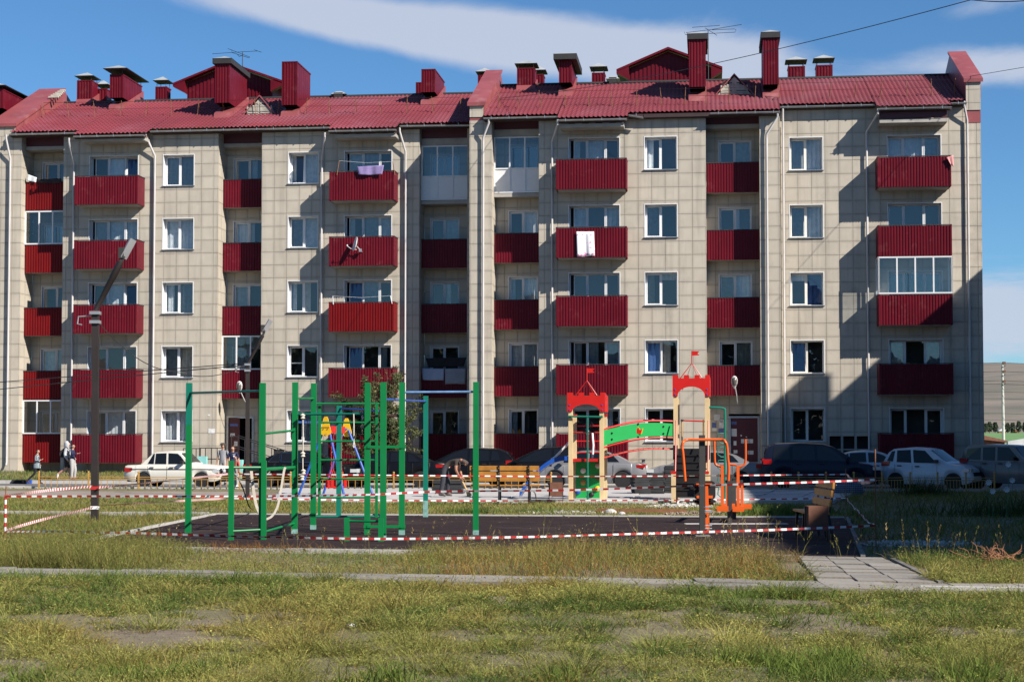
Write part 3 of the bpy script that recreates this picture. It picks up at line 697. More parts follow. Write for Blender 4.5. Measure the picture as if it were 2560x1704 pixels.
def downpipe(s, pts, r=.05, label=None):
    b = s.mb(); b.tube(pts, r, 10)
    p = Vector(pts[-2]); e = Vector(pts[-1]); n = int(abs(e.z-p.z)/2.0)
    for k in range(1, n+1):
        z = p.z+(e.z-p.z)*k/(n+1); b.lathe([(r+.012, z-.03), (r+.012, z+.03)], (p.x, p.y, 0), 10); b.box(p.x-.012, p.x+.012, p.y-.14, p.y-.03, z-.012, z+.012)
    return b.build('downpipe', M_PIPE, s.e, smooth=40, label=label)
def chimney(s, roof, x0, x1, yt, yb, depth, cap='roof', w=None, lift=.22, m=None, over=.14, label=None, zb=None):
    w = roof.base_w((x0+x1)/2, yb) if w is None else w
    y7 = (yt+yb)/2; u0, u1 = fac(x0, y7, w)[0], fac(x1, y7, w)[0]; zt = fac((x0+x1)/2, yt, w)[1]; z0 = (zb if zb is not None else roof.z(max(w-depth, roof.wr-1.5))-.6)
    m = m or M_RED; b = s.mb()
    corr(b, (u0, w, z0), (1, 0, 0), (0, 0, 1), (0, 1, 0), u1-u0, zt-z0, pitch=.14)
    corr(b, (u1, w, z0), (0, -1, 0), (0, 0, 1), (1, 0, 0), depth, zt-z0, pitch=.42, dep=.008); corr(b, (u0, w, z0), (0, -1, 0), (0, 0, 1), (-1, 0, 0), depth, zt-z0, pitch=.42, dep=.008)
    b.face([(u0, w-depth, z0), (u1, w-depth, z0), (u1, w-depth, zt), (u0, w-depth, zt)]); b.face([(u0, w, zt-.02), (u1, w, zt-.02), (u1, w-depth, zt-.02), (u0, w-depth, zt-.02)])
    t = .03
    for a in (u0, u1): b.box(a-t, a+t, w-.03, w+.03, z0, zt)
    b.box(u0-t, u1+t, w-depth-t, w+t, zt-.06, zt)
    o = b.build('chimney', m, s.e, label=label)
    # flashing skirt that follows the slope
    b = s.mb(); k = .16
    for (a, c) in ((w+k, w-depth-k),):
        b.prism([(a, roof.z(a)+.01), (a-.12, roof.z(a)+.28), (c, roof.z(c)+.28), (c, roof.z(c)-.2)], 0, u0-.05, u1+.05)
    if w > roof.wr: b.build('flashing', M_FLASH, o)
    if cap:
        b = s.mb(); A, B, Cw, D = u0-over, u1+over, w+over, w-depth-over; z = zt+lift; cu = (u0+u1)/2; cw = w-depth/2; e = max(0, (depth-(u1-u0))/2)
        hgt = .26 if cap == 'roof' else .18
        q = [b.p(p) for p in ((A, Cw, z), (B, Cw, z), (B, D, z), (A, D, z))]; pk = [b.p((cu, cw+e, z+hgt)), b.p((cu, cw-e, z+hgt))]
        b.idx((q[0], q[1], pk[0])); b.idx((q[1], q[2], pk[1], pk[0])); b.idx((q[2], q[3], pk[1])); b.idx((q[3], q[0], pk[0], pk[1]))
        c = b.build('chimney_cap', M_ZINC, o)
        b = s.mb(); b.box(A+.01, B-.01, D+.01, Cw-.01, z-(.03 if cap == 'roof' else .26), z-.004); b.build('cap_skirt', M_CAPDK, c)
        if cap == 'roof':
            b = s.mb()
            for uu in (u0+.04, u1-.04):
                for ww in (w-.04, w-depth+.04): b.tube([(uu, ww, zt-.02), (uu, ww, z-.02)], .015, 5)
            b.build('cap_leg', M_BLACKM, c)
    return o
# ------------------------------------------------------------------ left section (A)
A = Sec(-14.13, 0.0, 'left cream tiled apartment section with a pinkish red roof, behind the tall lamp pole')
RA = Roof(A, .35, 16.55, -6.2)
uA = dict(p0=-15.0, p1=-14.13, l1a=-13.79, l1b=-11.70, l2a=-4.13, l2b=-2.03, l3a=5.47, l3b=7.71, end=8.2)
LW = 1.5
def sg(s, x0, x1, w, k, **kw):
    window(s, U(x0, w), U(x1, w), wtop(k)-1.45, wtop(k), w, **kw)
def colholes(us, zs): return [(a, b, c, d) for (a, b) in us for (c, d) in zs]
sz = [(wtop(k)-1.45, wtop(k)) for k in range(5)]; tz = [(ZF[k]+.7, wtop(k)) for k in range(5)]
ZT = 16.45
# front walls
A.wall((uA['p0'], 0), (uA['l1a'], 0), GZ, ZT, front=True, org=.2)
w1 = (U(406.5), U(482.3)); t1 = (U(222), U(342.3)); w2 = (U(720), U(793.5)); t2 = (U(861), U(978))
H = [(a-uA['l1b'], b-uA['l1b'], c, d) for (a, b, zz) in ((*t1, tz), (*w1, sz)) for c, d in zz]
A.wall((uA['l1b'], 0), (uA['l2a'], 0), GZ, ZT, H, org=-.44, front=True)
H = [(a-uA['l2b'], b-uA['l2b'], c, d) for (a, b, zz) in ((*t2, tz), (*w2, sz)) for c, d in zz] + [(U(686)-uA['l2b'], U(713)-uA['l2b'], 1.0, 1.5)]
A.wall((uA['l2b'], 0), (uA['l3a'], 0), GZ, ZT, H, org=0, front=True)
A.wall((uA['l3b'], 0), (uA['end'], 0), GZ, ZT, org=0, front=True)
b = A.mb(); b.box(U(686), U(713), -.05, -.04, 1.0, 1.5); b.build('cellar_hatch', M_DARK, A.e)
C_W1 = [(5, 2), (5, 1), (2, 5), (5, 5), (4, 5)]; C_W2 = [(0, 5), (0, 0), (2, 2), (5, 5), (2, 5)]
for k in range(5):
    window(A, *w1, *sz[k], 0, sash=(0,), curt=C_W1[k], midrail=None)
    window(A, *w2, *sz[k], 0, sash=(0,), tilt=(0,) if k == 4 else (), curt=C_W2[k], midrail={0: .45} if k == 1 else None)
    window(A, *t1, *tz[k], 0, cols=(.05, .36, .70, 1), sash=(0, 2), tilt=(2,) if k in (2, 4) else (), sill=False, curt=[(2, 5, 5), (0, 0, 0), (0, 5, 0), (5, 5, 5), (0, 4, 6)][k])
    window(A, *t2, *tz[k], 0, cols=(.05, .38, .72, 1), sash=(0, 2), tilt=(0,) if k in (1, 2) else (), sill=False, curt=[(0, 0, 0), (6, 0, 2), (6, 5, 0), (2, 5, 5), (4, 5, 0)][k])
    balcony(A, U(185, 1), U(342, 1), 0, k, label=None)
    balcony(A, U(823, 1), U(984, 1), 0, k, m=M_RED2 if k == 2 else M_RED, label='newer brighter red balcony front' if k == 2 else None)
loggia(A, uA['l1a'], uA['l1b'], 0, ZT, (U(105, -LW), U(105, -LW)+1.5), setback=.5, glazed={0: 1, 3: 1}, mats={k: M_RED2 for k in range(5)})
loggia(A, uA['l2a'], uA['l2b'], 0, ZT, (U(584, -LW), U(584, -LW)+1.5), setback=.8, glazed={1: 1}, entrance=(U(569, -LW), U(637, -LW)))
loggia(A, uA['l3a'], uA['l3b'], 0, ZT, (U(1077, -LW), U(1146.6, -LW)), setback=.55, glazed={4: 'full'})
segA = [(U(24, .35, 320), U(192, .35, 320), .35), (U(192, 1.1, 320), U(363, 1.1, 320), 1.1), (U(363, 1.1, 320), U(826, .35, 320), .35), (U(826, 1.1, 320), U(992, 1.1, 320), 1.1), (U(992, 1.1, 320), 8.10, .35)]
for i in range(len(segA)-1):
    m = (segA[i][1]+segA[i+1][0])/2; segA[i] = (segA[i][0], m, segA[i][2]); segA[i+1] = (m, *segA[i+1][1:])
RA.sheet(segA)
for i, (a, c, we) in enumerate(segA): RA.eave(a+.02, c-.02, we, 0 if we < .5 else .95, low=.04 if i == 4 else 0)
hood(A, U(197, 1), U(360, 1), 0, 15.95); hood(A, U(832, 1), U(990, 1), 0, 15.88)
# downpipes: bend under the gutter, then straight down the wall
def pipe(s, x, wz, u1, z_top, w, bend, zend=.75, we=None):
    u0 = U(x, w, 320); ub = U(bend, w, 420)
    downpipe(s, [(u0, we, z_top), (u0, we, z_top-.18), (ub, w+.12, z_top-1.1), (ub, w+.12, z_top-1.4), (ub, w+.12, zend+.15), (ub, w+.18, zend)])
pipe(A, 24, 0, 0, 16.45, 0, 28, we=.4); pipe(A, 194, 0, 0, 16.1, 0, 187, we=1.1); pipe(A, 371, 0, 0, 16.45, 0, 389, we=.4); pipe(A, 825, 0, 0, 16.1, 0, 806, we=1.1); pipe(A, 1003, 0, 0, 16.4, 0, 1015, we=.4)
# party parapet climbing with the roof, tiled in front, red flashing on the roof side and a red cap
def parapet(s, u0, u1, w0, zf, roof, zr, wr=None, broken=False):
    wr = wr or roof.wr
    s.wall((u0, w0), (u1, w0), ZT, zf, org=.1, front=True)
    b = s.mb(); zb = 15.9
    b.prism([(w0-.04, zb), (w0-.04, zf), (wr, zr), (wr-7.0, roof.z(wr)-7*SL+(zf-16.3)), (wr-7, 12)], 0, u0, u1); o = b.build('parapet', M_FLASH, s.e)
    b = s.mb(); b.prism([(w0+.10, zf-.10), (w0+.10, zf+.06), (wr, zr+.09), (wr, zr-.02), (w0-.02, zf-.02)], 0, u0-.10, u1+.10); b.build('parapet_cap', M_FLASH, o)
    # hung side panels with standing seams facing the roof
    b = s.mb(); n = 7
    for k in range(n):
        a = w0-.1+(wr-w0+.1)*k/n; c = w0-.1+(wr-w0+.1)*(k+1)/n
        za = zf+(zr-zf)*(w0-a)/(w0-wr); zc = zf+(zr-zf)*(w0-c)/(w0-wr)
        b.prism([(a, roof.z(a)+.02), (a, za-.05), (c+.03, zc-.05), (c+.03, roof.z(c)+.02)], 0, u1+.002, u1+.03+.012*(k % 2))
    b.build('flashing', M_FLASH, o)
    return o
parapet(A, -15.35, -14.13, 0, 17.0, RA, 19.95)
# old timber boarding left bare at the top of the left parapet
b = A.mb()
for k in range(6): b.prism([(-4.2-.3*k, 19.0+.13*k+.12), (-4.2-.3*k, 19.0+.13*k+.20), (-4.05-.3*k, 19.0+.13*k+.20), (-4.05-.3*k, 19.0+.13*k+.12)], 0, -14.11, -13.6-.05*k)
b.build('bare_batten', M_WOODOLD, A.e)
def lifthouse(s, roof, xl, xr, xa, ya, yl, yb, w, depth, wallx0, wallx1):
    # gabled lift-motor house behind the ridge
    ul, ur, ua = fac(xl, yl, w)[0], fac(xr, yl, w)[0], fac(xa, ya, w)[0]; za = fac(xa, ya, w)[1]; zl = fac(xl, yl, w)[1]; zb = fac(xa, yb, w)[1]
    wu0, wu1 = fac(wallx0, yb, w)[0], fac(wallx1, yb, w)[0]; r = (za-zl)/(ua-ul)
    b = s.mb(); n = max(4, round((wu1-wu0)/.2)); wi = w-.45
    for k in range(n):
        a = wu0+(wu1-wu0)*k/n; c = wu0+(wu1-wu0)*(k+1)/n; m = a+(c-a)*.5
        zz = lambda u: za-abs(u-ua)*r-.03
        for (p, q, o) in ((a, m, 0), (m, c, .03)):
            b.face([(p, wi+o, zb-1), (q, wi+o, zb-1), (q, wi+o, zz(q)), (p, wi+o, zz(p))])
            if o: b.face([(p, wi, zb-1), (p, wi+o, zb-1), (p, wi+o, zz(p)), (p, wi, zz(p))]); b.face([(q, wi, zb-1), (q, wi+o, zb-1), (q, wi+o, zz(q)), (q, wi, zz(q))])
    for u in (wu0, wu1): b.face([(u, wi, zb-1), (u, wi-depth, zb-1), (u, wi-depth, za-abs(u-ua)*r), (u, wi, za-abs(u-ua)*r)])
    o = b.build('lift_house', M_RED, s.e, label='gabled red lift house on the roof ridge')
    b = s.mb(); t = .09
    b.prism([(ul, zl-.02), (ua, za-.02), (ur, zl-.02), (ur, zl+t), (ua, za+t), (ul, zl+t)], 1, w+.02, w-depth-.6)
    b.build('gable_roof', M_RED, o)
    d = .42
    for (a, c) in ((ul, wu0), (wu1, ur)):
        b = s.mb()
        zA = za-abs(a-ua)*r; zC = za-abs(c-ua)*r; b.prism([(a, zA-.03), (c, zC-.03), (c, min(zA, zC)-d), (a, min(zA, zC)-(.1 if zA < zC else d))] if a == ul else [(a, zA-.03), (c, zC-.03), (c, min(zA, zC)-.1), (a, min(zA, zC)-d)], 1, w, w-.4)
        b.build('eave_box', M_RED, o)
    return o
lifthouse(A, RA, 432, 706, 566, 157, 212, 250, -6.4, 4.5, 461, 676)
chimney(A, RA, 194, 229, 201, 258, .9, lift=.22); chimney(A, RA, 244, 266, 222, 250, .8, w=-7.2)
chimney(A, RA, 276, 307, 186, 273, 2.9, lift=.26, over=.3)
chimney(A, RA, 390, 416, 217, 249, .7, lift=.32, w=-6.6)
chimney(A, RA, 539, 573, 152, 293, 3.2, cap='tight', lift=.10)
chimney(A, RA, 706, 742, 154, 290, 2.8, cap=None); chimney(A, RA, 1055, 1087, 173, 262, 3.0, cap=None); chimney(A, RA, 1041, 1060, 206, 245, 1.2, cap=None, w=-7.0)
chimney(A, RA, 1196, 1225, 187, 232, .8, w=-7.5, lift=.15)
def vent(s, roof, x0, x1, yt, yb, w):
    u0, u1 = fac(x0, yb, w)[0], fac(x1, yb, w)[0]; zt = fac(x0, yt, w)[1]; zb = fac(x0, yb, w)[1]; cu = (u0+u1)/2; h = (u1-u0)/2
    b = s.mb(); b.box(cu-h*.55, cu+h*.55, w-h*1.1, w-h*.05, roof.z(roof.wr)-.5, zb+.25); o = b.build('roof_vent', M_CAPDK, s.e)
    b = s.mb(); z = (zt+zb)/2; q = [b.p(p) for p in ((u0, w, z), (u1, w, z), (u1, w-2*h, z), (u0, w-2*h, z))]; t = [b.p(p) for p in ((cu-h*.3, w-h*.7, zt), (cu+h*.3, w-h*.7, zt), (cu+h*.3, w-h*1.3, zt), (cu-h*.3, w-h*1.3, zt))]
    for k in range(4): b.idx((q[k], q[(k+1) % 4], t[(k+1) % 4], t[k]))
    b.idx(t); b.idx(q[::-1]); b.build('vent_hood', M_ZINC, o)
vent(A, RA, 825, 865, 226, 244, -5.9)
def dormer(s, roof, x0, x1, xa, ya, yb, skirt=False):
    w = roof.base_w(xa, yb); u0, u1, ua = fac(x0, yb, w)[0], fac(x1, yb, w)[0], fac(xa, ya, w)[0]; zb = fac(xa, yb, w)[1]; za = fac(xa, ya, w)[1]
    wb = roof.we-(za-roof.ze)/SL
    b = s.mb(); b.prism([(u0+.12, zb), (ua, za-.14), (u1-.12, zb)], 1, w, w-.06); o = b.build('dormer', M_WOODOLD, s.e, label='small weathered triangular dormer with louvred doors')
    b = s.mb(); t = .07
    for (ux, sgn) in ((u0, -1), (u1, 1)):
        A0 = (ux, w+.08, zb); A1 = (ua, w+.08, za); e = roof.we-(zb-roof.ze)/SL
        b.face([A0, A1, (ua, wb, za), (ux, e, zb)]); b.face([(ux, w+.08, zb-t), (ua, w+.08, za-t), A1, A0])
    b.build('dormer_roof', M_FLASH, o)
    hh = (za-zb); n = 7
    for (a, c) in ((ua-.62, ua-.04), (ua+.04, ua+.62)):
        b = s.mb(); lo = zb+.1; hi = zb+hh*.62
        b.box(a, a+.06, w, w+.03, lo, lo+(hi-lo)*(.65 if a < ua-.3 else 1)); b.box(c-.06, c, w, w+.03, lo, lo+(hi-lo)*(1 if a < ua-.3 else .65)); b.box(a, c, w, w+.03, lo-.03, lo+.04)
        lf = b.build('louvre_door', M_WOODOLD, o)
        b = s.mb(); b.box(a+.06, c-.06, w+.001, w+.004, lo, hi-.05); b.build('backing', M_DARK, lf)
        for k in range(n):
            z = lo+.07+(hi-lo-.18)*k/n; x0_, x1_ = a+.06, c-.06
            if k >= 4:
                cut = (k-3)*.11
                if a < ua-.3: x0_ += cut
                else: x1_ -= cut
            if x1_-x0_ < .05: continue
            b = s.mb(); b.prism([(w+.005, z+.05), (w+.03, z), (w+.03, z+.012), (w+.005, z+.062)], 0, x0_, x1_); b.build('slat', M_WOODOLD, lf)
    if skirt:
        b = s.mb(); b.prism([(w+.02, zb), (w+.3, zb-.20), (w+.3, zb-.24), (w-.1, zb-.1)], 0, u0-.25, u1+.2); b.build('flashing', M_FLASH, o)
dormer(A, RA, 608, 690, 649, 238, 287)
def snowguard(s, roof, xs, yt, yb):
    # thin rusty uprights with two wires
    wz = [(x, roof.base_w(x, yb(x))) for x in xs]; o = None; tops = []
    par = s.mb(); pts = []
    for x, w in wz:
        u, z = fac(x, yb(x), w); pts.append((u, w, roof.z(w))); 
    for dz in (.55, 1.0):
        for a, c in zip(pts, pts[1:]): par.tube([(a[0], a[1]+.05, a[2]+dz*.75), (c[0], c[1]+.05, c[2]+dz*.75)], .008, 4)
    o = par.build('snow_guard', M_BLACKM, s.e)
    for (u, w, z) in pts:
        b = s.mb(); j = random.uniform(-.12, .12); b.tube([(u-.01, w, z), (u+j, w+.02, z+.82)], .014, 5); b.tube([(u, w-.35, z+.13), (u+j, w+.02, z+.8)], .011, 5); b.build('guard_post', M_RUST, o)
snowguard(A, RA, [109, 172, 238, 300, 364, 430, 494, 560, 640, 694, 762, 824, 888, 952, 1017, 1083, 1150], None, lambda x: 296-x*.012)
A.finish()
# ------------------------------------------------------------------ right section (B), standing about two metres further forward
B = Sec(8.13, 2.2, 'right cream tiled apartment section standing forward of its neighbour, with two tall capped chimneys')
RB = Roof(B, 2.55, 16.40, -4.2); WB, WC = 2.2, 1.27
ub = dict(a=8.13, p1=8.75, l4a=9.13, l4b=11.26, l5a=18.70, l5b=21.06, pe=21.95, end=30.75)
B.wall((ub['a'], WB), (ub['l4a'], WB), GZ, ZT-.15, org=.03, front=True)
w3 = (U(1613, WB), U(1693, WB)); t3 = (U(1423, WB), U(1549, WB)); w4 = (U(1976, WC), U(2058.5, WC)); t4 = (U(2222, WC), U(2355, WC))
H = [(a-ub['l4b'], b_-ub['l4b'], c, d) for (a, b_, zz) in ((*t3, tz), (*w3, sz)) for c, d in zz]
B.wall((ub['l4b'], WB), (ub['l5a'], WB), GZ, ZT-.15, H, org=(ub['l5a']-ub['l4b']) % .6-.6, front=True)
B.wall((ub['l5b'], WB), (ub['pe'], WB), GZ, ZT-.15, org=.24, front=True)
B.wall((ub['pe'], WB), (ub['pe'], WC), GZ, ZT)
H = [(a-ub['pe'], b_-ub['pe'], c, d) for (a, b_, zz) in ((*t4, tz), (*w4, sz)) for c, d in zz]+[(U(2068, WC)-ub['pe'], U(2170, WC)-ub['pe'], .95, 2.1)]
B.wall((ub['pe'], WC), (ub['end'], WC), GZ, ZT+.3, H, org=.22-.6, front=True)
B.wall((ub['end'], WC), (ub['end'], -11.0), GZ, ZT)
b = B.mb(); b.face([(ub['a'], -11, GZ), (ub['end'], -11, GZ), (ub['end'], -11, 16.3), (ub['a'], -11, 16.3)]); b.face([(ub['a'], WB-.05, GZ), (ub['a'], -11, GZ), (ub['a'], -11, 16.3), (ub['a'], WB-.05, 16.3)]); b.face([(ub['end']-.04, WC, 16.3), (ub['end']-.04, -11, 16.3), (ub['end']-.04, -4.2, 19.0)]); b.build('rear_wall', M_SLAB, B.e)
# steel boxes under the ground-floor window bay (dark cellar hatches with concrete posts)
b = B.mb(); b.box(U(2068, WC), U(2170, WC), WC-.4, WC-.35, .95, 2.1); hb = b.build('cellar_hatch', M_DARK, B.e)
for k in range(4):
    uu = U(2068, WC)+(U(2170, WC)-U(2068, WC))*k/3; b = B.mb(); b.box(uu-.05, uu+.05, WC-.1, WC+.01, .95, 2.1); b.build('hatch_post', M_SLAB, hb)
b = B.mb(); b.box(U(2068, WC), U(2170, WC), WC-.08, WC-.02, 1.48, 1.54); b.build('hatch_rail', M_SLAB, hb)
C_W3 = [(0, 0), (6, 2), (2, 3), (5, 0), (2, 0)]; C_W4 = [(0, 0), (6, 0), (3, 6), (5, 5), (4, 5)]
for k in range(5):
    window(B, *w3, *sz[k], WB, sash=(0,), tilt=(0,) if k == 1 else (), curt=C_W3[k]); window(B, *w4, *sz[k], WC, sash=(0,), tilt=(0,) if k == 1 else (), frame=M_CREAMF, curt=C_W4[k])
    window(B, *t3, *tz[k], WB, cols=(.06, .36, .71, 1), sash=(0, 2), sill=False, curt=[(0, 0, 2), (2, 2, 5), (0, 0, 0), (5, 0, 5), (2, 5, 0)][k]); window(B, *t4, *tz[k], WC, cols=(0, .31, .68, 1), sash=(0, 2), sill=False, curt=[(0, 0, 0), (5, 0, 5), (0, 0, 0), (0, 0, 0), (5, 5, 5)][k])
    balcony(B, U(1391, WB+1), U(1566, WB+1), WB, k); balcony(B, U(2197, WC+1), U(2380, WC+1), WC, k, glazed=(k == 2), label='balcony closed in with white framed glazing' if k == 2 else None)
loggia(B, ub['l4a'], ub['l4b'], WB, ZT-.15, (U(1273, WB-LW), U(1344, WB-LW)), setback=.85, glazed={4: 'full'})
loggia(B, ub['l5a'], ub['l5b'], WB, ZT-.15, (U(1799, WB-LW), U(1878.6, WB-LW)), setback=.75, entrance=(U(1820, WB-LW), U(1897, WB-LW)))
segB = [(8.80, U(1397, 2.55, 290), 2.55), (U(1397, 2.55, 290), U(1568, 3.3, 290), 3.3), (U(1568, 3.3, 290), U(1951, 2.55, 270), 2.55), (U(1951, 2.55, 270), U(2188, 1.55, 255), 1.55), (U(2188, 1.55, 255), U(2380, 2.4, 250), 2.4), (U(2380, 2.4, 250), 30.12, 1.55)]
RB.sheet(segB)
for i, (a, c, we) in enumerate(segB):
    if i == 2:
        RB.eave(a+.02, U(1608, 2.6, 290), we, WB, low=.12)
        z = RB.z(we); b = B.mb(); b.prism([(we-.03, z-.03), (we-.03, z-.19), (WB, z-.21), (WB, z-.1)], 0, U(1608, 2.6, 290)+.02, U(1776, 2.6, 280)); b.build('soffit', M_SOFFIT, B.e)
        RB.eave(U(1776, 2.6, 270), c-.02, we, WB)
    else: RB.eave(a+.02, c-.02, we, {2.55: WB, 3.3: WB+.95, 1.55: WC, 2.4: WC+.95}[we])
hood(B, U(1398, WB+1), U(1563, WB+1), WB, 15.72); hood(B, U(2200, WC+1), U(2376, WC+1), WC, 15.80, red=True)
def pipeB(x, zt, w, bend, we, zend=.75, label=None):
    u0 = fac(x, 290, we)[0]; u1 = fac(bend, 420, w+.12)[0]; dr = max(.5, abs(u1-u0)*1.3)
    downpipe(B, [(u0, we, zt), (u0, we, zt-.2), (u1, w+.12, zt-.3-dr), (u1, w+.12, zt-.5-dr), (u1, w+.12, zend+.15), (u1, w+.18, zend)], label=label)
pipeB(1222, 16.3, WB, 1208, 2.6); pipeB(1394, 16.05, WB, 1380, 3.3); pipeB(1944, 16.3, WB, 1917, 2.6); pipeB(1957, 16.75, WC, 1958, 1.6); pipeB(2195, 16.4, WC, 2167, 2.4); pipeB(2411, 16.8, WC, 2419, 1.6)
parapet(B, 8.13, 8.75, WB, 17.05, RB, 19.9); parapet(B, 30.12, 30.75, WC+.06, 17.78, RB, 20.1, wr=-3.6)
lifthouse(B, RB, 1541, 1806, 1670, 122, 178, 208, -4.5, 4.5, 1572, 1778)
chimney(B, RB, 1294, 1336, 170, 224, .9, cap='roof', lift=.2); chimney(B, RB, 1338, 1358, 186, 213, .8, w=-5.2, lift=.2)
chimney(B, RB, 1399, 1428, 148, 239, 3.0, cap='tight', lift=.2, over=.28); chimney(B, RB, 1481, 1511, 182, 207, .8, w=-4.6, lift=.28)
chimney(B, RB, 1724, 1763, 97, 251, 3.0, cap='tight', lift=.22, over=.12); chimney(B, RB, 1909, 1945, 92, 245, 3.0, cap='tight', lift=.2, over=.12)
chimney(B, RB, 1971, 2011, 166, 193, .8, w=-4.7, lift=.3); chimney(B, RB, 2041, 2080, 163, 189, .8, w=-4.7, lift=.32)
vent(B, RB, 1515, 1549, 188, 206, -3.9); dormer(B, RB, 1788, 1884, 1835.5, 184, 236, skirt=True)
snowguard(B, RB, [1250, 1296, 1354, 1414, 1472, 1531, 1592, 1655, 1712, 1765, 1824, 1887], None, lambda x: 272-(x-1250)*.020)
snowguard(B, RB, [1950, 2010, 2074, 2138, 2201, 2268, 2331, 2386], None, lambda x: 250-(x-1950)*.022)
# doors of the two entrances, in the back of the recesses
def door(s, x0, x1, z0, z1, w, open_leaf, posters, label):
    u0, u1 = U(x0, w), U(x1, w); o = s.mb(); f = .09
    o.box(u0, u0+f, w-.12, w+.03, z0, z1); o.box(u1-f, u1, w-.12, w+.03, z0, z1); o.box(u0+f, u1-f, w-.12, w+.03, z1-f, z1); d = o.build('entrance_door', M_GREYM, s.e, label=label)
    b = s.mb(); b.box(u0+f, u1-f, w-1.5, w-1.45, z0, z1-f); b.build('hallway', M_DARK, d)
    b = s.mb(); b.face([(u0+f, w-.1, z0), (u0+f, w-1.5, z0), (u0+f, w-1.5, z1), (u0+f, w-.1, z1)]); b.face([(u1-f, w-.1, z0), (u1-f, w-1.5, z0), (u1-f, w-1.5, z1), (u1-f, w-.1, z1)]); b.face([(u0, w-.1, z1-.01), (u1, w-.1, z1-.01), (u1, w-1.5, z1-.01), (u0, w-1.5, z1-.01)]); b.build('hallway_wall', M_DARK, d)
    lf = s.mb(); e = u0+f+(.55 if open_leaf else u1-u0-2*f); lf.box(u0+f+.01, e-.01, w-.10, w-.05, z0, z1-f-.01)
    if not open_leaf: lf.box((u0+u1)/2+.2, (u0+u1)/2+.22, w-.05, w-.04, z0, z1-f-.02)
    leaf = lf.build('door_leaf', M_DKRED, d)
    for (fu, fz, pw, ph, m) in posters:
        b = s.mb(); uu = u0+f+(e-u0-f)*fu; zz = z0+(z1-z0)*fz; b.box(uu, uu+pw, w-.05, w-.044, zz, zz+ph); b.build('paper_notice', m, leaf)
M_PAPER = mat('paper', (0.62, 0.62, 0.60), 0.9, var=0.2, scale=9); M_PBLUE = mat('blue_print_paper', (0.10, 0.14, 0.34), 0.9, var=0.4, scale=14)
door(A, 569, 637, .62, 3.1, -LW, True, [(.1, .80, .40, .12, M_PBLUE), (.15, .60, .22, .16, M_PAPER), (.5, .42, .2, .22, M_PAPER), (.3, .25, .3, .12, M_PAPER)], 'dark entrance doorway standing open')
door(B, 1820, 1897, .62, 3.0, WB-LW, False, [(.02, .62, .24, .34, M_PAPER), (.03, .84, .22, .14, M_PBLUE), (.1, .45, .13, .2, M_PAPER), (.38, .49, .18, .19, M_PAPER), (.60, .49, .27, .19, M_PAPER), (.62, .28, .26, .17, M_PAPER), (.10, .30, .17, .15, M_PAPER), (.36, .62, .06, .07, M_PAPER), (.56, .60, .05, .04, M_PAPER)], 'closed brown entrance door with torn notices')
def notices(s, w, items):
    for (x0, x1, y0, y1, m) in items:
        a, z1 = fac(x0, y0, w); c, z0 = fac(x1, y1, w); b = s.mb(); b.box(a, c, w+.004, w+.011, z0, z1); b.build('paper_notice', m, s.e)
notices(B, WB-LW, [(1785, 1800, 1035, 1050, M_PAPER), (1797, 1808, 1048, 1056, M_PAPER), (1780, 1790, 1056, 1068, M_PBLUE), (1798, 1810, 1050, 1068, M_PAPER), (1780, 1792, 1070, 1077, M_PAPER), (1796, 1809, 1071, 1081, M_PBLUE)])
notices(A, 0, [(521, 537, 1071, 1082, M_PAPER), (519, 525, 1035, 1039, M_PAPER)])
# round lamps over the entrances, ramp walls and steps
def porch(s, u0, u1, w0, w1, rail_u):
    b = s.mb(); b.box(u0, u1, w0, w1, .0, .62); b.box(u0, u1, w1+.001, w1+.30, .0, .42); b.box(u0, u1, w1+.301, w1+.60, .0, .26); o = b.build('porch', M_SLAB, s.e)
    b = s.mb()
    for (ua_, ub_, wq, za_, zb_) in rail_u:
        for dz in (.45, .95): b.tube([(ua_, wq, za_+dz), (ub_, wq, zb_+dz)], .022, 6)
        n = 4
        for k in range(n+1):
            t = k/n; b.tube([(ua_+(ub_-ua_)*t, wq, za_+(zb_-za_)*t-.1), (ua_+(ub_-ua_)*t, wq, za_+(zb_-za_)*t+.95)], .02, 6)
    b.build('porch_railing', M_BLACKM, o)
porch(A, uA['l2a']-.1, uA['l2b']+.2, -LW, 2.2, [(-4.3, -4.3+1.1, 2.1, .62, .62), (-2.9, -.4, 1.8, 1.2, .42), (-2.9, -.4, .7, 1.2, .42), (-5.0, -4.2, 2.3, .6, .6)])
b = A.mb(); b.prism([(-2.0, .3), (-2.0, .62), (.8, .44), (.8, .3)], 1, .5, 1.9); b.build('ramp', M_SLAB, A.e)
for (s0, x0, x1, zz, ww) in ((A, 497, 519, 1.2, 3.1), (A, 596, 609, 1.05, 3.4)):
    b = s0.mb(); b.box(U(x0, ww), U(x1, ww), ww-.2, ww, .1, zz); b.build('porch_wall', M_TURQ, s0.e)
porch(B, ub['l5a']-.1, ub['pe']+1.2, WB-LW, WB+1.6, [(ub['l5b'], ub['pe']+2.2, WB+1.4, .75, .55)])
b = B.mb(); b.box(ub['l5a']-.3, ub['pe']+1.3, WB+1.61, WB+1.9, .05, .85); b.build('porch_wall', mat('grey_blue_wall', (0.20, 0.27, 0.33), 0.8, var=.2), B.e)
B.finish()
# ------------------------------------------------------------------ sliver of the next section beyond the left edge
D = Sec(-24.0, -1.2, 'far left section of the block showing only its boxed red chimney and roof edge')
RD = Roof(D, -.85, 16.55, -7.4); RD.sheet([(-27, -15.37, -.85)])
D.wall((-27, -1.2), (-15.3, -1.2), GZ, ZT)
chimney(D, RD, -45, 7, 223, 315, 4.0, lift=.16, over=.2, w=-2.8)
D.finish()
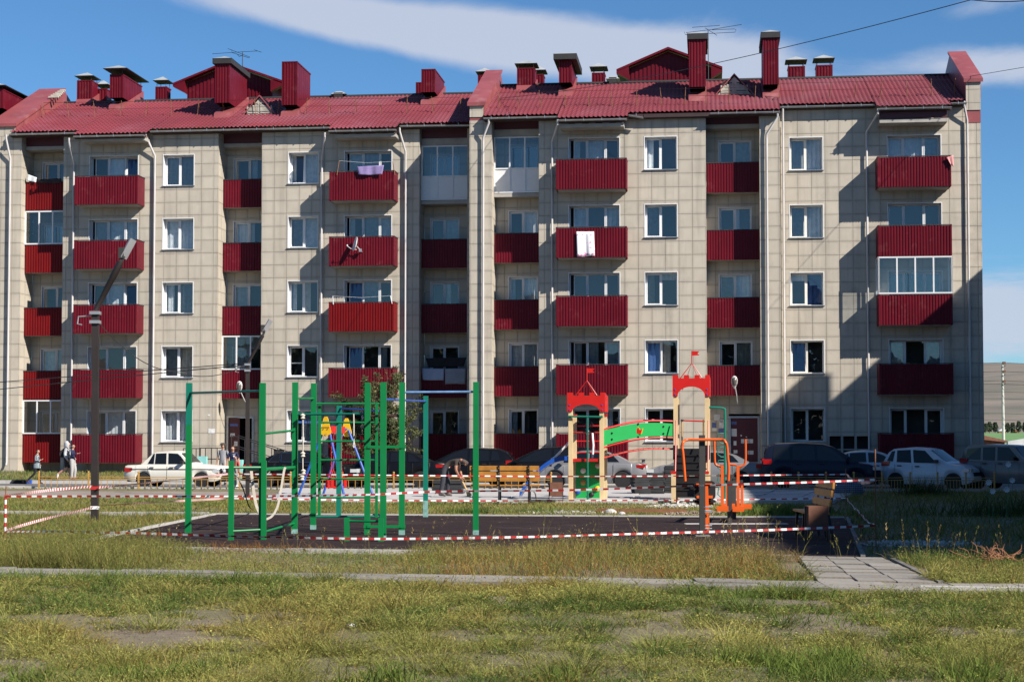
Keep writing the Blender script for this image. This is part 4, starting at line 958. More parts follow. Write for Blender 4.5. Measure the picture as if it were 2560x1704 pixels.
# ------------------------------------------------------------------ the block across the yard (out of frame to the right) that shades this end
def shade_block():
    u0, u1, w0, w1, H = 38.8, 51.0, 6.3, 63.9, 16.5
    e = empty('apartment_building', FP(u0, (w0+w1)/2, 0), -PSI, label='five storey block out of frame to the right that shades the yard', cat='building')
    b = MB(); L = (w1-w0)/2; b.box(0.25, u1-u0-.25, -L+.25, L-.25, 0, H-.2); b.build('wall', M_TILE, e)
    b = MB(); D = u1-u0; b.prism([(0, H), (D/2, H+2.6), (D, H), (D, H-.2), (0, H-.2)], 1, -L, L); r = b.build('roof', M_ROOF, e)
    y0 = -(12.6-(w0+w1)/2); b = MB(); b.box(.1, 1.2, y0-1.25, y0+1.25, H-.3, H+2.2); b.build('chimney', M_RED, r)
    b = MB(); b.box(.1, 1.2, y0+14, y0+15.2, H-.3, H+1.9); b.build('chimney', M_RED, r)
    wb = MB(); wb.box(-.01, .03, -.75, .75, -.7, .7); wm = wb.mesh('window', M_GLASS); 
    for k in range(5):
        for j in range(14): link('window', wm, e, (.26, -L+3+j*4.0, 2.6+3.0*k))
shade_block()
# ------------------------------------------------------------------ lamp poles, wires, aerials, dish
def lamp_post(px, py, top, arm, panel, wd, label):
    g = gnd(px, py); Y = g.y; e = empty('street_lamp', g, label=label, cat='street lamp', group='square lamp poles with slanting arms')
    def q(p, dy=0): return at(p[0], p[1], Y+dy)-g
    t = q(top); b = MB(); b.bar((0, 0, -.3), (t.x, 0, t.z), wd, wd, up=(0, 1, 0)); b.build('pole', M_POLE, e)
    b = MB(); a0, a1 = q(arm[0]), q(arm[1]); b.tube([a0, a0+(a1-a0)*.33, a0+(a1-a0)*.34, a0+(a1-a0)*.66, a0+(a1-a0)*.67, a1], [wd*.42, wd*.42, wd*.47, wd*.47, wd*.53, wd*.53], 10); ar = b.build('arm', M_POLE, e, smooth=40)
    b = MB(); b.obox(t+Vector((0, -.02, -.04)), (wd*.75, 0, 0), (0, wd*.7, 0), (0, 0, .035)); b.obox(t+Vector((0, -.02, -.24)), (wd*.75, 0, 0), (0, wd*.7, 0), (0, 0, .035)); b.tube([t+Vector((-.1, 0, -.1)), t+Vector((-.38, 0, -.12)), t+Vector((-.40, 0, -.28)), t+Vector((-.3, 0, -.3))], .018, 6); b.build('clamp', M_GREYM, e)
    p0, p1 = q(panel[0]), q(panel[1]); d = (p1-p0); b = MB(); b.bar(p0, p1, .16, .05, up=(.7, -.5, .4)); h = b.build('lamp_head', M_LAMPG, e)
    b = MB(); b.bar(a1, p0+d*.1, .07, .07); b.obox(p0+d*.15+Vector((-.07, 0, .05)), (.06, 0, 0), (0, .06, 0), (0, 0, .12)); b.build('driver_box', M_GREYP, h)
    return g, t
lp1 = lamp_post(237, 1305, (239, 778), ((239, 776), (301.5, 655)), ((308, 645), (333, 598)), .145, 'tall near brown black square lamp pole wrapped in striped tape')
lp2 = lamp_post(619, 1240, (619, 908), ((620, 908), (657, 838)), ((660, 829), (677, 800)), .12, 'farther brown black square lamp pole in front of the open doorway')
def wire(pts, r, label, m=None, sag=0.0, n=14, name='overhead_wire', cat='wire', group=None):
    path = []
    for k in range(len(pts)-1):
        a, c = Vector(pts[k]), Vector(pts[k+1]); 
        for i in range(n): t = i/n; path.append(a+(c-a)*t-Vector((0, 0, sag*4*t*(1-t))))
    path.append(Vector(pts[-1])); b = MB(); b.tube(path, r, 5); o = b.build(name, m or M_BLACKM, None, label=label, cat=cat, group=group); return o
Y1, Y2 = lp1[0].y, lp2[0].y
wire([at(610, 908, Y2), at(240, 936, 62), at(-260, 975, 70)], .016, 'upper of two wires running off the far lamp pole past the left edge', group='wires at the lamp poles'); wire([at(611, 912, Y2), at(240, 948, 60), at(-260, 999, 68)], .016, 'lower of two wires running off the far lamp pole past the left edge', group='wires at the lamp poles')
wire([at(247, 806, Y1), at(430, 927, 47), at(610, 912, Y2)], .012, 'twisted sagging wire from the near lamp pole to the far one', sag=.25, group='wires at the lamp poles')
wire([fac(1250, 246, -1) and FP(*[fac(1250, 246, -1)[0], -1, fac(1250, 246, -1)[1]]), at(2428, 0, 42), at(2900, -104, 36)], .012, 'thin black cable rising across the roof to the upper right sky', sag=.35, n=24)
wire([FP(fac(2410, 199, 0)[0], .5, fac(2410, 199, 0)[1]), at(2800, 128, 60)], .012, 'thin cable leaving the right end parapet', n=6)
def aerial(s, mast_px, yt, yb, w, elems, label):
    u, zb = fac(mast_px, yb, w); zt = fac(mast_px, yt, w)[1]; p = FP(u, w, zb); o = empty('tv_aerial', p, -PSI, label=label, cat='aerial')
    b = MB(); b.tube([(0, 0, -.3), (0, 0, zt-zb)], .022, 6); b.build('mast', M_BLACKM, o); q = fac(mast_px, yt, w)
    for pts in elems:
        pp = [(fac(x, y, w)[0]-u, 0.35*dy, fac(x, y, w)[1]-zb) for x, y, dy in pts]; b = MB(); b.tube(pp, .012, 5); b.build('aerial_rod', M_BLACKM, o)
aerial(A, 606, 129, 190, -6.6, [((531, 135, 0), (606, 130, 0), (645, 128, 0)), ((565, 118, 1), (629, 147, -1), (627, 149, -1), (575, 128, 1), (575, 121, 1)), ((631, 121, 1), (658, 135, -1)), ((590, 133, .4), (598, 142, 0), (608, 140, -.3))], 'spread television aerial behind the capped chimney of the left roof')
aerial(B, 1771, 74, 205, -4.4, [((1730, 69, 0), (1800, 64, 0)), ((1711, 80, 0), (1713, 87, 0), (1780, 84, 0), (1838, 81, 0), (1840, 75, 0), (1836, 73, 0), (1780, 75, 0)), ((1763, 66, 1), (1792, 93, -1)), ((1715, 80, .5), (1775, 75, 0), (1854, 64, -.5))], 'tall television mast with looped rods beside the right roof chimney')
def dish():
    w = 1.32; u, z = fac(889, 610, w); p = FP(u, w, z); e = empty('satellite_dish', p, -PSI, label='white satellite dish fixed to a balcony front on the left section', cat='dish')
    b = MB(); rings = []; R = .31
    ax = Vector((-.86, -.42, .22)).normalized(); a = ax.cross(Vector((0, 0, 1))).normalized(); c = a.cross(ax)
    for j in range(6):
        r = R*j/5; rings.append([b.p(Vector((0, 0, 0))+(a*math.cos(2*PI*k/20)*.92+c*math.sin(2*PI*k/20)*1.08)*r+ax*(.30*r*r/R-.05)) for k in range(20)])
    for j in range(5):
        for k in range(20): b.idx((rings[j][k], rings[j][(k+1) % 20], rings[j+1][(k+1) % 20], rings[j+1][k]))
    rim = rings[-1]; b2 = [b.p(Vector(b.v[i])-ax*.02) for i in rim]
    for k in range(20): b.idx((rim[k], rim[(k+1) % 20], b2[(k+1) % 20], b2[k]))
    d = b.build('dish_plate', mat('dish_white', (0.62, 0.62, 0.62), .5, var=.05), e, smooth=40)
    for (x, z_, w_, h_, m) in ((-.02, .09, .07, .05, M_BLUE), (.03, .03, .05, .06, M_CRED), (0, -.06, .12, .02, M_BLUE)):
        b = MB(); q = a*(-x)+c*z_; n_ = ax*(.30*q.length*q.length/R-.05+.006)
        b.obox(q+n_, a*w_/2, c*h_/2, ax*.003); b.build('printed_mark', m, d)
    b = MB(); b.tube([(.05, -.0, -.26), (-.20, -.12, -.22), (-.36, -.22, -.10)], .012, 6); b.tube([(-.36, -.22, -.10), (-.33, -.2, -.06)], .03, 8); b.build('receiver_arm', M_WHITE, e)
    b = MB(); b.tube([(.04, .02, -.1), (.2, .1, -.28), (.24, .34, -.34)], .025, 6); b.obox((.2, .12, -.28), (.06, 0, 0), (0, .05, 0), (0, 0, .07)); b.build('bracket', M_GREYM, e)
dish()
def wall_lamp(s, px, py, w, label):
    # cobra-head lamp on a bent white bracket at a balcony front
    u, z = fac(px, py, w+1.0); p = FP(u, w+.02, z-.55); e = empty('entrance_lamp', p, -PSI, label=label, cat='lamp', group='round head lamps over the two entrances')
    b = MB(); b.tube([(.14, 0, -.35), (.10, -.55, 0), (.03, -.95, .38)], .022, 8); b.build('bracket', M_WHITE, e)
    b = MB(); b.lathe([(0.03, -.30), (.075, -.2), (.135, -.05), (.14, .1), (.10, .22), (.03, .27)], (0, -1.0, .58), 14); b.build('lamp_head', M_PIPE, e, smooth=60)
    b = MB(); n = 14
    b.lathe([(.09, -.14), (.118, .02), (.105, .13), (.05, .2)], (0, -1.055, .58), n); b.build('lens', mat('smoky_lens_'+str(px), (.09, .08, .07), .25, var=.1), e, smooth=60)
wall_lamp(A, 599, 968, -.8+.02, 'grey round lamp on a bracket before the left entrance'); wall_lamp(B, 1836, 956, WB-.75, 'grey round lamp on a bracket before the right entrance')
# washing
def cloth(name, pts, w, m, label, cat='laundry', nu=12, nv=8, fold=.03, group='washing hung on balconies', fr=9.0, thick=.006):
    # four photograph corners (tl, tr, br, bl) hung in the plane w in front of the facade
    q = [Vector((*fac(x, y, w), 0)) for x, y in pts]; p = FP(q[0].x, w, q[3].y); b = MB(); r = random.Random(len(label))
    ph = r.random()*6; g = []
    for sd in (0, 1):
        rows = []
        for j in range(nv+1):
            row = []
            for i in range(nu+1):
                s, t = i/nu, j/nv; c = (q[0]*(1-s)+q[1]*s)*(1-t)+(q[3]*(1-s)+q[2]*s)*t
                f = fold*(0.3+t)*math.sin(fr*s+ph)+fold*.5*math.sin(fr*2.1*s+1+ph)+sd*thick
                row.append(b.p((c.x-q[0].x, -f, c.y-q[3].y-.012*math.sin(5*s+ph)*t)))
            rows.append(row)
        g.append(rows)
        for j in range(nv):
            for i in range(nu): b.idx((rows[j][i], rows[j][i+1], rows[j+1][i+1], rows[j+1][i]))
    ed = [(g[0][0][i], g[1][0][i]) for i in range(nu+1)]
    for k in (0, nv):
        for i in range(nu): b.idx((g[0][k][i], g[0][k][i+1], g[1][k][i+1], g[1][k][i]))
    for k in (0, nu):
        for j in range(nv): b.idx((g[0][j][k], g[0][j+1][k], g[1][j+1][k], g[1][j][k]))
    o = b.build(name, m, None, smooth=True, label=label, cat=cat, group=group); o.location = p; o.rotation_euler = (0, 0, -PSI); return o
def check_mat(name, a, c, sc):
    m = mat(name, a, .9); nt = m.node_tree; N = nt.nodes.new; L = nt.links.new; p = nt.nodes['Principled BSDF']; tc = N('ShaderNodeTexCoord')
    w1_ = N('ShaderNodeTexBrick'); w1_.inputs['Scale'].default_value = sc; w1_.inputs['Color1'].default_value = (*a, 1); w1_.inputs['Color2'].default_value = (a[0]*.8, a[1]*.8, a[2]*.85, 1); w1_.inputs['Mortar'].default_value = (*c, 1); w1_.inputs['Mortar Size'].default_value = .035; w1_.offset = 0; w1_.inputs['Brick Width'].default_value = .5; w1_.inputs['Row Height'].default_value = .5
    mp = N('ShaderNodeMapping'); mp.inputs['Rotation'].default_value = (PI/2, 0, 0); L(tc.outputs['Object'], mp.inputs[0]); L(mp.outputs[0], w1_.inputs['Vector']); L(w1_.outputs['Color'], p.inputs['Base Color']); return m
def floral_mat():
    m = mat('floral_towel', (.8, .78, .8), .9); nt = m.node_tree; N = nt.nodes.new; L = nt.links.new; p = nt.nodes['Principled BSDF']; tc = N('ShaderNodeTexCoord')
    v = N('ShaderNodeTexNoise'); v.inputs['Scale'].default_value = 9; v.inputs['Detail'].default_value = 3; L(tc.outputs['Object'], v.inputs['Vector'])
    sp = N('ShaderNodeSeparateXYZ'); L(tc.outputs['Object'], sp.inputs[0]); mr = N('ShaderNodeMapRange'); mr.inputs['From Min'].default_value = .3; mr.inputs['From Max'].default_value = .08; mr.inputs['To Min'].default_value = 0; mr.inputs['To Max'].default_value = .14; L(sp.outputs[2], mr.inputs['Value'])
    ad = N('ShaderNodeMath'); L(v.outputs['Fac'], ad.inputs[0]); L(mr.outputs[0], ad.inputs[1]); r = N('ShaderNodeMapRange'); r.inputs['From Min'].default_value = .62; r.inputs['From Max'].default_value = .66; L(ad.outputs[0], r.inputs['Value'])
    mx = N('ShaderNodeMix'); mx.data_type = 'RGBA'; L(r.outputs[0], mx.inputs[0]); mx.inputs[6].default_value = (.80, .78, .80, 1); mx.inputs[7].default_value = (.62, .25, .42, 1); L(mx.outputs[2], p.inputs['Base Color']); return m
cloth('towel', [(1441, 579), (1485, 579), (1487, 640), (1443, 642)], WB+1.07, floral_mat(), 'white towel with pink flowers hung over a balcony front')
cloth('blanket', [(892, 417), (960, 413), (956, 437), (896, 437)], 1.12, check_mat('checked_lilac', (.17, .12, .30), (.42, .36, .55), 9), 'lilac checked cloth hung on a top floor balcony line', nu=16)
cloth('towel', [(1055, 920), (1110, 921), (1109, 951), (1057, 949)], -.48, mat('bluegrey_towel', (.36, .40, .50), .9), 'longer paired blue grey towel, the left of two in the shaded recess', fold=.02)
cloth('towel', [(1112, 921), (1165, 920), (1163, 959), (1113, 960)], -.48, mat('grey_towel', (.27, .29, .32), .9), 'deeper grey towel beside a blue grey one in the shaded recess', fold=.02)
cloth('dark_clothes', [(1064, 895), (1167, 893), (1160, 916), (1072, 918)], -.6, mat('black_cloth', (.012, .012, .014), .9), 'sagging black clothes line load above the two grey towels', nu=20, fold=.05)
cloth('cloth', [(2366, 394), (2383, 388), (2384, 418), (2376, 410)], WC+1.1, mat('pink_cloth', (.62, .28, .27), .9), 'small pink cloth at the corner of the top right balcony', nu=6)
cloth('cloth', [(70, 436), (92, 444), (90, 457), (67, 450)], -.40, mat('silver_cloth', (.60, .62, .64), .5), 'pale silver cloth folded on the top left recess railing', nu=6)
cloth('blanket', [(92, 448), (154, 446), (154, 458), (94, 458)], -.42, mat('dark_blanket', (.03, .02, .02), .9), 'dark blanket along the top left recess railing')
def line_posts(s, pts, w, label, m):
    e = None
    for k, (x0, y0, x1, y1) in enumerate(pts):
        a = fac(x0, y0, w); c = fac(x1, y1, w)
        if e is None: e = empty('clothes_line', FP(a[0], w, a[1]), -PSI, label=label, cat='clothes line'); o0 = a
        b = MB(); b.tube([(a[0]-o0[0], 0, a[1]-o0[1]), (c[0]-o0[0], 0, c[1]-o0[1])], .02, 6); b.build('line_post', m, e)
    p = [(fac(q[2], q[3], w)[0]-o0[0], 0, fac(q[2], q[3], w)[1]-o0[1]) for q in pts]; b = MB(); b.tube([p[0], ((p[0][0]+p[1][0])/2, 0, (p[0][2]+p[1][2])/2-.08), p[1]], .006, 4); b.build('line', M_WHITE, e)
line_posts(A, [(842, 438, 848, 402), (987, 438, 982, 404)], 1.04, 'clothes line on dark posts at a top balcony, lilac cloth on it', M_RUST); line_posts(A, [(833, 761, 832, 740), (980, 759, 976, 739)], 1.04, 'white clothes line on low white posts over the brighter red balcony', M_WHITE)
# plant in the glazed balcony on the left
def pot_plant():
    u, z = fac(72, 590, -.85); p = FP(u, -.95, ZF[3]); e = empty('house_plant', p, -PSI, label='leafy green climbing plant inside the left glazed balcony', cat='plant'); b = MB(); r = random.Random(3)
    b.lathe([(.10, 0), (.14, .25)], (0, 0, .9), 10); b.build('pot', M_RUST, e); b = MB(); b.tube([(0, 0, 1.1), (.03, 0, 1.5), (0, .02, 2.1)], .012, 5); b.build('stem', M_GREEN, e)
    b = MB()
    for k in range(70):
        c = Vector((r.gauss(0, .1), r.gauss(0, .08), r.uniform(1.15, 2.15))); a = Vector((r.uniform(-1, 1), r.uniform(-1, 1), r.uniform(-.6, .6))).normalized()*.06; d = Vector((r.uniform(-1, 1), r.uniform(-1, 1), r.uniform(-1, 1))).normalized()*.05
        b.face([c-a, c+d, c+a, c-d])
    b.build('leaves', mat('houseplant_leaf', (.10, .22, .03), .6, var=.3), e)
pot_plant()
# ------------------------------------------------------------------ far right: pole, wires, shed, wall, trees, cottages
def upole():
    Y = 215; p = at(2509, 1100, Y); e = empty('utility_pole', p, label='pale concrete power pole carrying many wires beyond the building', cat='pole'); t = at(2506, 908, Y)-p
    b = MB(); b.tube([(0, 0, -2), (t.x, 0, t.z)], [.20, .14], 8); b.build('pole', mat('pole_concrete', (.50, .47, .43), .85, var=.1), e, smooth=40)
    for y in (907, 928, 953):
        q = at(2508, y, Y)-p; b = MB(); b.obox(q+Vector((.1, 0, 0)), (.16, 0, 0), (0, .2, 0), (0, 0, .16)); b.build('insulator', M_BRWOOD, e)
    for y in (917, 939, 962):
        q = at(2507, y, Y)-p; b = MB(); b.bar(q+Vector((-.25, -.2, -.15)), q+Vector((.3, -.2, .2)), .06, .06); b.build('bracket', M_BLACKM, e)
    nm = ('topmost', 'second', 'third', 'fourth', 'fifth', 'sixth', 'seventh', 'lowest')
    for k, (y0, y1, y2) in enumerate(((910, 906, 911), (932, 928, 933), (955, 951, 956), (958, 960, 962), (977, 979, 981), (994, 996, 999), (1031, 1033, 1036), (1047, 1049, 1051))):
        wire([at(2330, y0+2, Y+6), at(2506, y1, Y-.3), at(2700, y2+4, Y-4)], .022 if k < 4 else .018, nm[k]+' power line past the concrete pole at the far right', n=5, group='power lines at the concrete pole')
upole()
def shed():
    Y = 118; p = at(2440, 1140, Y); z0 = 0; a = at(2430, 1095, Y); c = at(2512, 1098, Y); e = empty('shed', (a.x, Y, 0), label='rust red ribbed metal shed with a sloping roof past the corner', cat='shed'); W_ = c.x-a.x
    b = MB(); corr(b, (0, 0, 0), (1, 0, 0), (0, 0, 1), (0, -1, 0), W_, 1.75, pitch=.3, dep=.05); b.face([(W_, 0, 0), (W_, 4, 0), (W_, 4, 1.75), (W_, 0, 1.75)]); b.face([(0, 0, 0), (0, 4, 0), (0, 4, 1.75), (0, 0, 1.75)]); b.face([(0, 4, 0), (W_, 4, 0), (W_, 4, 1.75), (0, 4, 1.75)]); b.build('wall', mat('shed_red', (.30, .04, .015), .6, var=.2), e)
    b = MB(); b.prism([(-.4, 2.38), (.8, 2.36), (W_+.25, 1.98), (W_+.25, 1.88), (-.4, 2.2)], 1, -.25, 4.2); b.build('roof', M_BRWOOD, e)
    b = MB(); b.prism([(0, 1.75), (W_, 1.75), (W_, 1.88), (0, 2.2)], 1, -.01, .05); b.build('gable_board', M_RUST, e)
    a = at(2520, 1112, 112); b = MB(); b.prism([(0, 0), (6, 0), (6, 2.35), (1.2, 2.15), (0, 1.95)], 1, 0, .25); o = b.build('garden_wall', mat('plaster_wall', (.46, .48, .48), .9, var=.3, scale=.8), None, label='patchy pale grey wall to the right of the red shed', cat='wall'); o.location = (a.x, 112, 0)
shed()
M_FLEAF = mat('far_leaf', (.030, .050, .022), .8, var=.35, scale=.4)
def blob_tree(p, h, wd, label, r):
    e = empty('far_tree', p, label=label, cat='tree', group='row of trees across the far field'); b = MB(); b.tube([(0, 0, -.2), (0, 0, h*.5)], [.2, .1], 6); b.build('trunk', M_BRWOOD, e); b = MB()
    for k in range(420):
        t = r.random()**.8; a = r.uniform(0, 2*PI); rr = wd*(1-abs(t-.45)*1.1)*math.sqrt(r.random()); c = Vector((rr*math.cos(a), rr*math.sin(a), h*(.12+.88*t))); d1 = Vector((r.gauss(0, 1), r.gauss(0, 1), r.gauss(0, 1))).normalized()*h*.075; d2 = Vector((r.gauss(0, 1), r.gauss(0, 1), r.gauss(0, 1))).normalized()*h*.065
        b.face([c-d1, c+d2, c+d1, c-d2])
    b.build('crown', M_FLEAF, e)
rr = random.Random(5)
tl = ['dark bushy far tree hugging the building corner', 'taller far tree second from the building corner', 'rounded far tree left of the power pole', 'far tree just right of the power pole with a white roof beside it', 'low far tree between two white roofs', 'broad far tree near the right edge', 'far tree cut by the right edge']
for k, (x, hh) in enumerate(((2464, 5.2), (2474, 6.0), (2488, 5.8), (2519, 5.4), (2532, 5.6), (2547, 6.4), (2562, 5.8))): 
    p = at(x, 1081, 930+k*4); p.z = (p.y-118)*.0101; blob_tree(p, hh, 1.9, tl[k], rr)
for k, (x, y, lb) in enumerate(((2504, 1077, 'tiny white roofed cottage beside the power pole'), (2537, 1073, 'tiny white roofed cottage farther right behind trees'))):
    p = at(x, y, 960); e = empty('cottage', p, label=lb, cat='house'); b = MB(); b.box(-2, 2, -1.5, 1.5, -3, 0); b.build('wall', M_RUST, e); b = MB(); b.prism([(-2.3, 0), (0, 1.6), (2.3, 0)], 1, -1.8, 1.8); b.build('roof', M_WHITE, e)
# ------------------------------------------------------------------ green workout frame
def post_at(b, g, h, wd=.1, z0=-.2): b.box(g[0]-wd/2, g[0]+wd/2, g[1]-wd/2, g[1]+wd/2, z0, h)
M_WORN = mat('worn_pale_paint', (.16, .30, .27), .6, var=.35, scale=14)
def workout():
    P = dict(p1=(-6.13, 32.65, 2.88), p2=(-4.42, 30.48, 2.80), p3=(-4.08, 32.36, 2.88), p4=(-3.92, 34.01, 2.92), p5=(-2.68, 31.94, 2.86), p6=(-2.25, 30.11, 2.80), p7=(-2.04, 31.94, 2.86), p8=(-.67, 31.94, 2.87), p9=(-2.0, 39.9, 2.84), p14=(-4.04, 40.2, 2.62))
    o = Vector((-3.5, 33, 0)); e = empty('workout_frame', o, label='tall green workout frame of many square posts and bars on the rubber pavement', cat='climbing frame')
    def L(v): return Vector(v)-o
    for k, (x, y, h) in P.items():
        b = MB(); q = L((x, y, 0)); wd = .105 if k not in ('p9', 'p14') else .11
        if k == 'p1':
            post_at(b, q, h-.8, wd); b.build('post', M_GREEN, e); b = MB(); b.box(q[0]-wd/2, q[0]+wd/2, q[1]-wd/2, q[1]+wd/2, h-.798, h); b.build('post_top', M_GREEN2, e); continue
        post_at(b, q, h, wd); ps = b.build('post', M_GREEN2 if k in ('p9', 'p14') else M_GREEN, e)
        if k in ('p3', 'p4', 'p6', 'p7', 'p8', 'p9'): b = MB(); b.box(q[0]-wd/2-.002, q[0]+wd/2+.002, q[1]-wd/2-.002, q[1]+wd/2+.002, .04, .13 if k != 'p9' else .42); b.build('worn_foot', M_WORN, ps)
    bar_m = dict(g=M_GREEN, t=M_GREEN2, l=M_LBLUE, b=M_BLUE, k=M_BROWNB)
    def bar(a, c, za, zc, m='g', r=.021):
        pa = L((P[a][0], P[a][1], za)) if isinstance(a, str) else L((*a, za)); pc = L((P[c][0], P[c][1], zc)) if isinstance(c, str) else L((*c, zc))
        b = MB(); b.tube([pa, pc], r, 8); b.build('bar', bar_m[m], e, smooth=40)
    bar('p1', 'p2', 2.69, 2.66, 't'); bar('p2', 'p3', 1.90, 1.98); bar('p3', 'p4', 2.58, 2.62); bar('p3', 'p5', 2.28, 2.28, 't'); bar('p3', 'p14', 2.13, 2.23, 'b'); bar('p14', (-3.0, 38.6), 2.56, 2.47, 'b')
    bar('p6', 'p9', 2.50, 2.72, 'b'); bar('p5', 'p7', 2.24, 2.24, 'k'); bar('p7', 'p8', 2.68, 2.69, 'l'); bar('p2', 'p3', 1.27, 1.28, 'g', .034); bar('p2', 'p3', .16, .24, 'g')
    for z, h in ((1.67, .05), (.2, .05)):
        b = MB(); b.bar(L((P['p5'][0], P['p5'][1]-.06, z)), L((P['p7'][0], P['p7'][1]-.06, z)), .025, h); b.build('bar', M_GREEN, e)
        for k in ('p5', 'p7'):
            b = MB(); q = L((P[k][0], P[k][1], 0)); b.box(q.x-.062, q.x+.062, q.y-.062, q.y+.062, z-.03, z+.03); b.build('clamp', M_GREEN, e)
    # the rung ladder set between two of the posts
    X0, X1, YL = (799.5-1280)*34.2/4300, (942-1280)*34.2/4300, 34.2
    for x in (X0, X1):
        b = MB(); q = L((x, YL, 0)); b.box(q.x-.027, q.x+.027, q.y-.027, q.y+.027, .27, 2.55); b.build('ladder_post', M_GREEN, e)
    for k in range(7):
        z = .29+k*.372; b = MB(); b.tube([L((P['p4'][0] if k in (0, 6) else X0, YL if k not in (0, 6) else 34.1, z)), L((X1+.05 if k in (0, 6) else X1-.02, YL, z))], .019, 8); b.build('rung', M_GREEN2 if k == 0 else M_GREEN, e, smooth=40)
    bar((X1+.0, YL), 'p6', 2.0, 2.02, 't')
    return P, o
GP, GO = workout()
def low_bars():
    for pts, h, zb, lab, pn in ((((-4.91, 30.15), (-4.37, 30.35)), 1.43, 1.31, 'shorter green parallel bar pair of posts holding hanging straps', 'parallel_bar'), (((-2.86, 29.87), (-2.26, 29.75)), .45, .39, 'knee high green push up bar at the front of the rubber pavement', 'push_up_bar')):
        c = Vector(((pts[0][0]+pts[1][0])/2, (pts[0][1]+pts[1][1])/2, 0)); e = empty(pn, c, label=lab, cat='exercise bar')
        for x, y in pts: b = MB(); post_at(b, (x-c.x, y-c.y), h, .088); b.build('post', M_GREEN, e)
        b = MB(); b.tube([(pts[0][0]-c.x, pts[0][1]-c.y, zb), (pts[1][0]-c.x, pts[1][1]-c.y, zb)], .022, 8); b.build('bar', M_GREEN, e, smooth=40)
        if h > 1:
            b = MB(); b.tube([(pts[1][0]-c.x-.35, pts[1][1]-c.y+.5, 1.27), (pts[1][0]-c.x+.04, pts[1][1]-c.y+.03, 1.27)], .03, 8); b.build('bar', M_GREEN, e, smooth=40)
            b = MB(); b.tube([(pts[0][0]-c.x, pts[0][1]-c.y, .20), (pts[1][0]-c.x, pts[1][1]-c.y, .22)], .02, 8); b.build('bar', M_GREEN, e, smooth=40)
low_bars()
def ribbon(name, pts, wd, m, label, cat, group=None, flat=(0, 1, 0), thick=.006):
    b = MB(); pts = [Vector(p) for p in pts]; up = Vector(flat); n = len(pts); r = []
    for i, p in enumerate(pts):
        d = (pts[min(i+1, n-1)]-pts[max(i-1, 0)]).normalized(); s = d.cross(up).normalized()*wd/2; t = s.cross(d).normalized()*thick/2
        r.append([b.p(p+s+t), b.p(p-s+t), b.p(p-s-t), b.p(p+s-t)])
    for i in range(n-1):
        for k in range(4): b.idx((r[i][k], r[i][(k+1) % 4], r[i+1][(k+1) % 4], r[i+1][k]))
    b.idx(r[0]); b.idx(r[-1][::-1]); return b.build(name, m, None, label=label, cat=cat, group=group, smooth=40)
def curve(ctrl, n=8):
    # smooth path through control points
    P = [Vector(p) for p in ctrl]; out = []
    for i in range(len(P)-1):
        p0 = P[max(i-1, 0)]; p1 = P[i]; p2 = P[i+1]; p3 = P[min(i+2, len(P)-1)]
        for k in range(n):
            t = k/n; out.append(.5*((2*p1)+(p2-p0)*t+(2*p0-5*p1+4*p2-p3)*t*t+(3*p1-p0-3*p2+p3)*t**3))
    out.append(P[-1]); return out
def a3(pts, Y): return [at(x, y, Y) for x, y in pts]
def c420(pts): return [(420+x/3.68125, 900+y/3.68125) for x, y in pts]
ribbon('strap', curve(a3(c420([(775, 995), (768, 1030), (790, 1210), (815, 1340), (868, 1448)]), 30.9)), .05, M_ROPE, 'pale flat strap hanging left of the double post, long and straight', 'strap', 'straps hung on the green bars')
ribbon('strap', curve(a3(c420([(1082, 985), (1068, 1020), (1040, 1190), (1010, 1340), (960, 1430), (905, 1462)]), 31.4)), .04, M_ROPE, 'pale flat strap curving down right of the double post', 'strap', 'straps hung on the green bars')
ribbon('strap', curve(a3(c420([(935, 985), (940, 1010), (925, 1035), (915, 1015)]), 30.9)), .02, M_ROPE, 'short pale loop tied on the thick bar', 'strap', 'straps hung on the green bars')
wire(curve(a3(c420([(600, 1010), (620, 1050), (670, 1095), (740, 1105), (800, 1090), (845, 1060), (868, 1040)]), 30.6)), .008, 'dark slack cord slung between the low bar posts', n=2, name='cord', cat='cord')
wire(curve(a3(c420([(640, 1070), (690, 1180), (720, 1270), (745, 1340), (762, 1362)]), 30.7)), .011, 'dark hanging cord with a pale knotted end', n=2, name='cord', cat='cord')
def rope(pts, Y, label, knots=()):
    b = MB(); b.tube(curve(a3(c420(pts), Y), 5), .012, 6)
    for k in knots:
        q = at(*c420([k])[0], Y); b.lathe([(.01, -.06), (.045, -.03), (.03, 0), (.05, .03), (.01, .06)], q, 8)
    b.build('rope', M_ROPE, None, smooth=60, label=label, cat='rope', group='ropes hung from a green bar')
rope([(1240, 492), (1240, 520), (1243, 700), (1240, 870), (1240, 1020), (1234, 1090)], 32.2, 'left hanging rope with heavy knots near its end', ((1240, 520), (1241, 870), (1246, 1030), (1234, 1085)))
rope([(1709, 492), (1711, 600), (1710, 740), (1702, 785), (1710, 803), (1718, 785), (1710, 740)], 32.0, 'right hanging rope ending in a small loop')
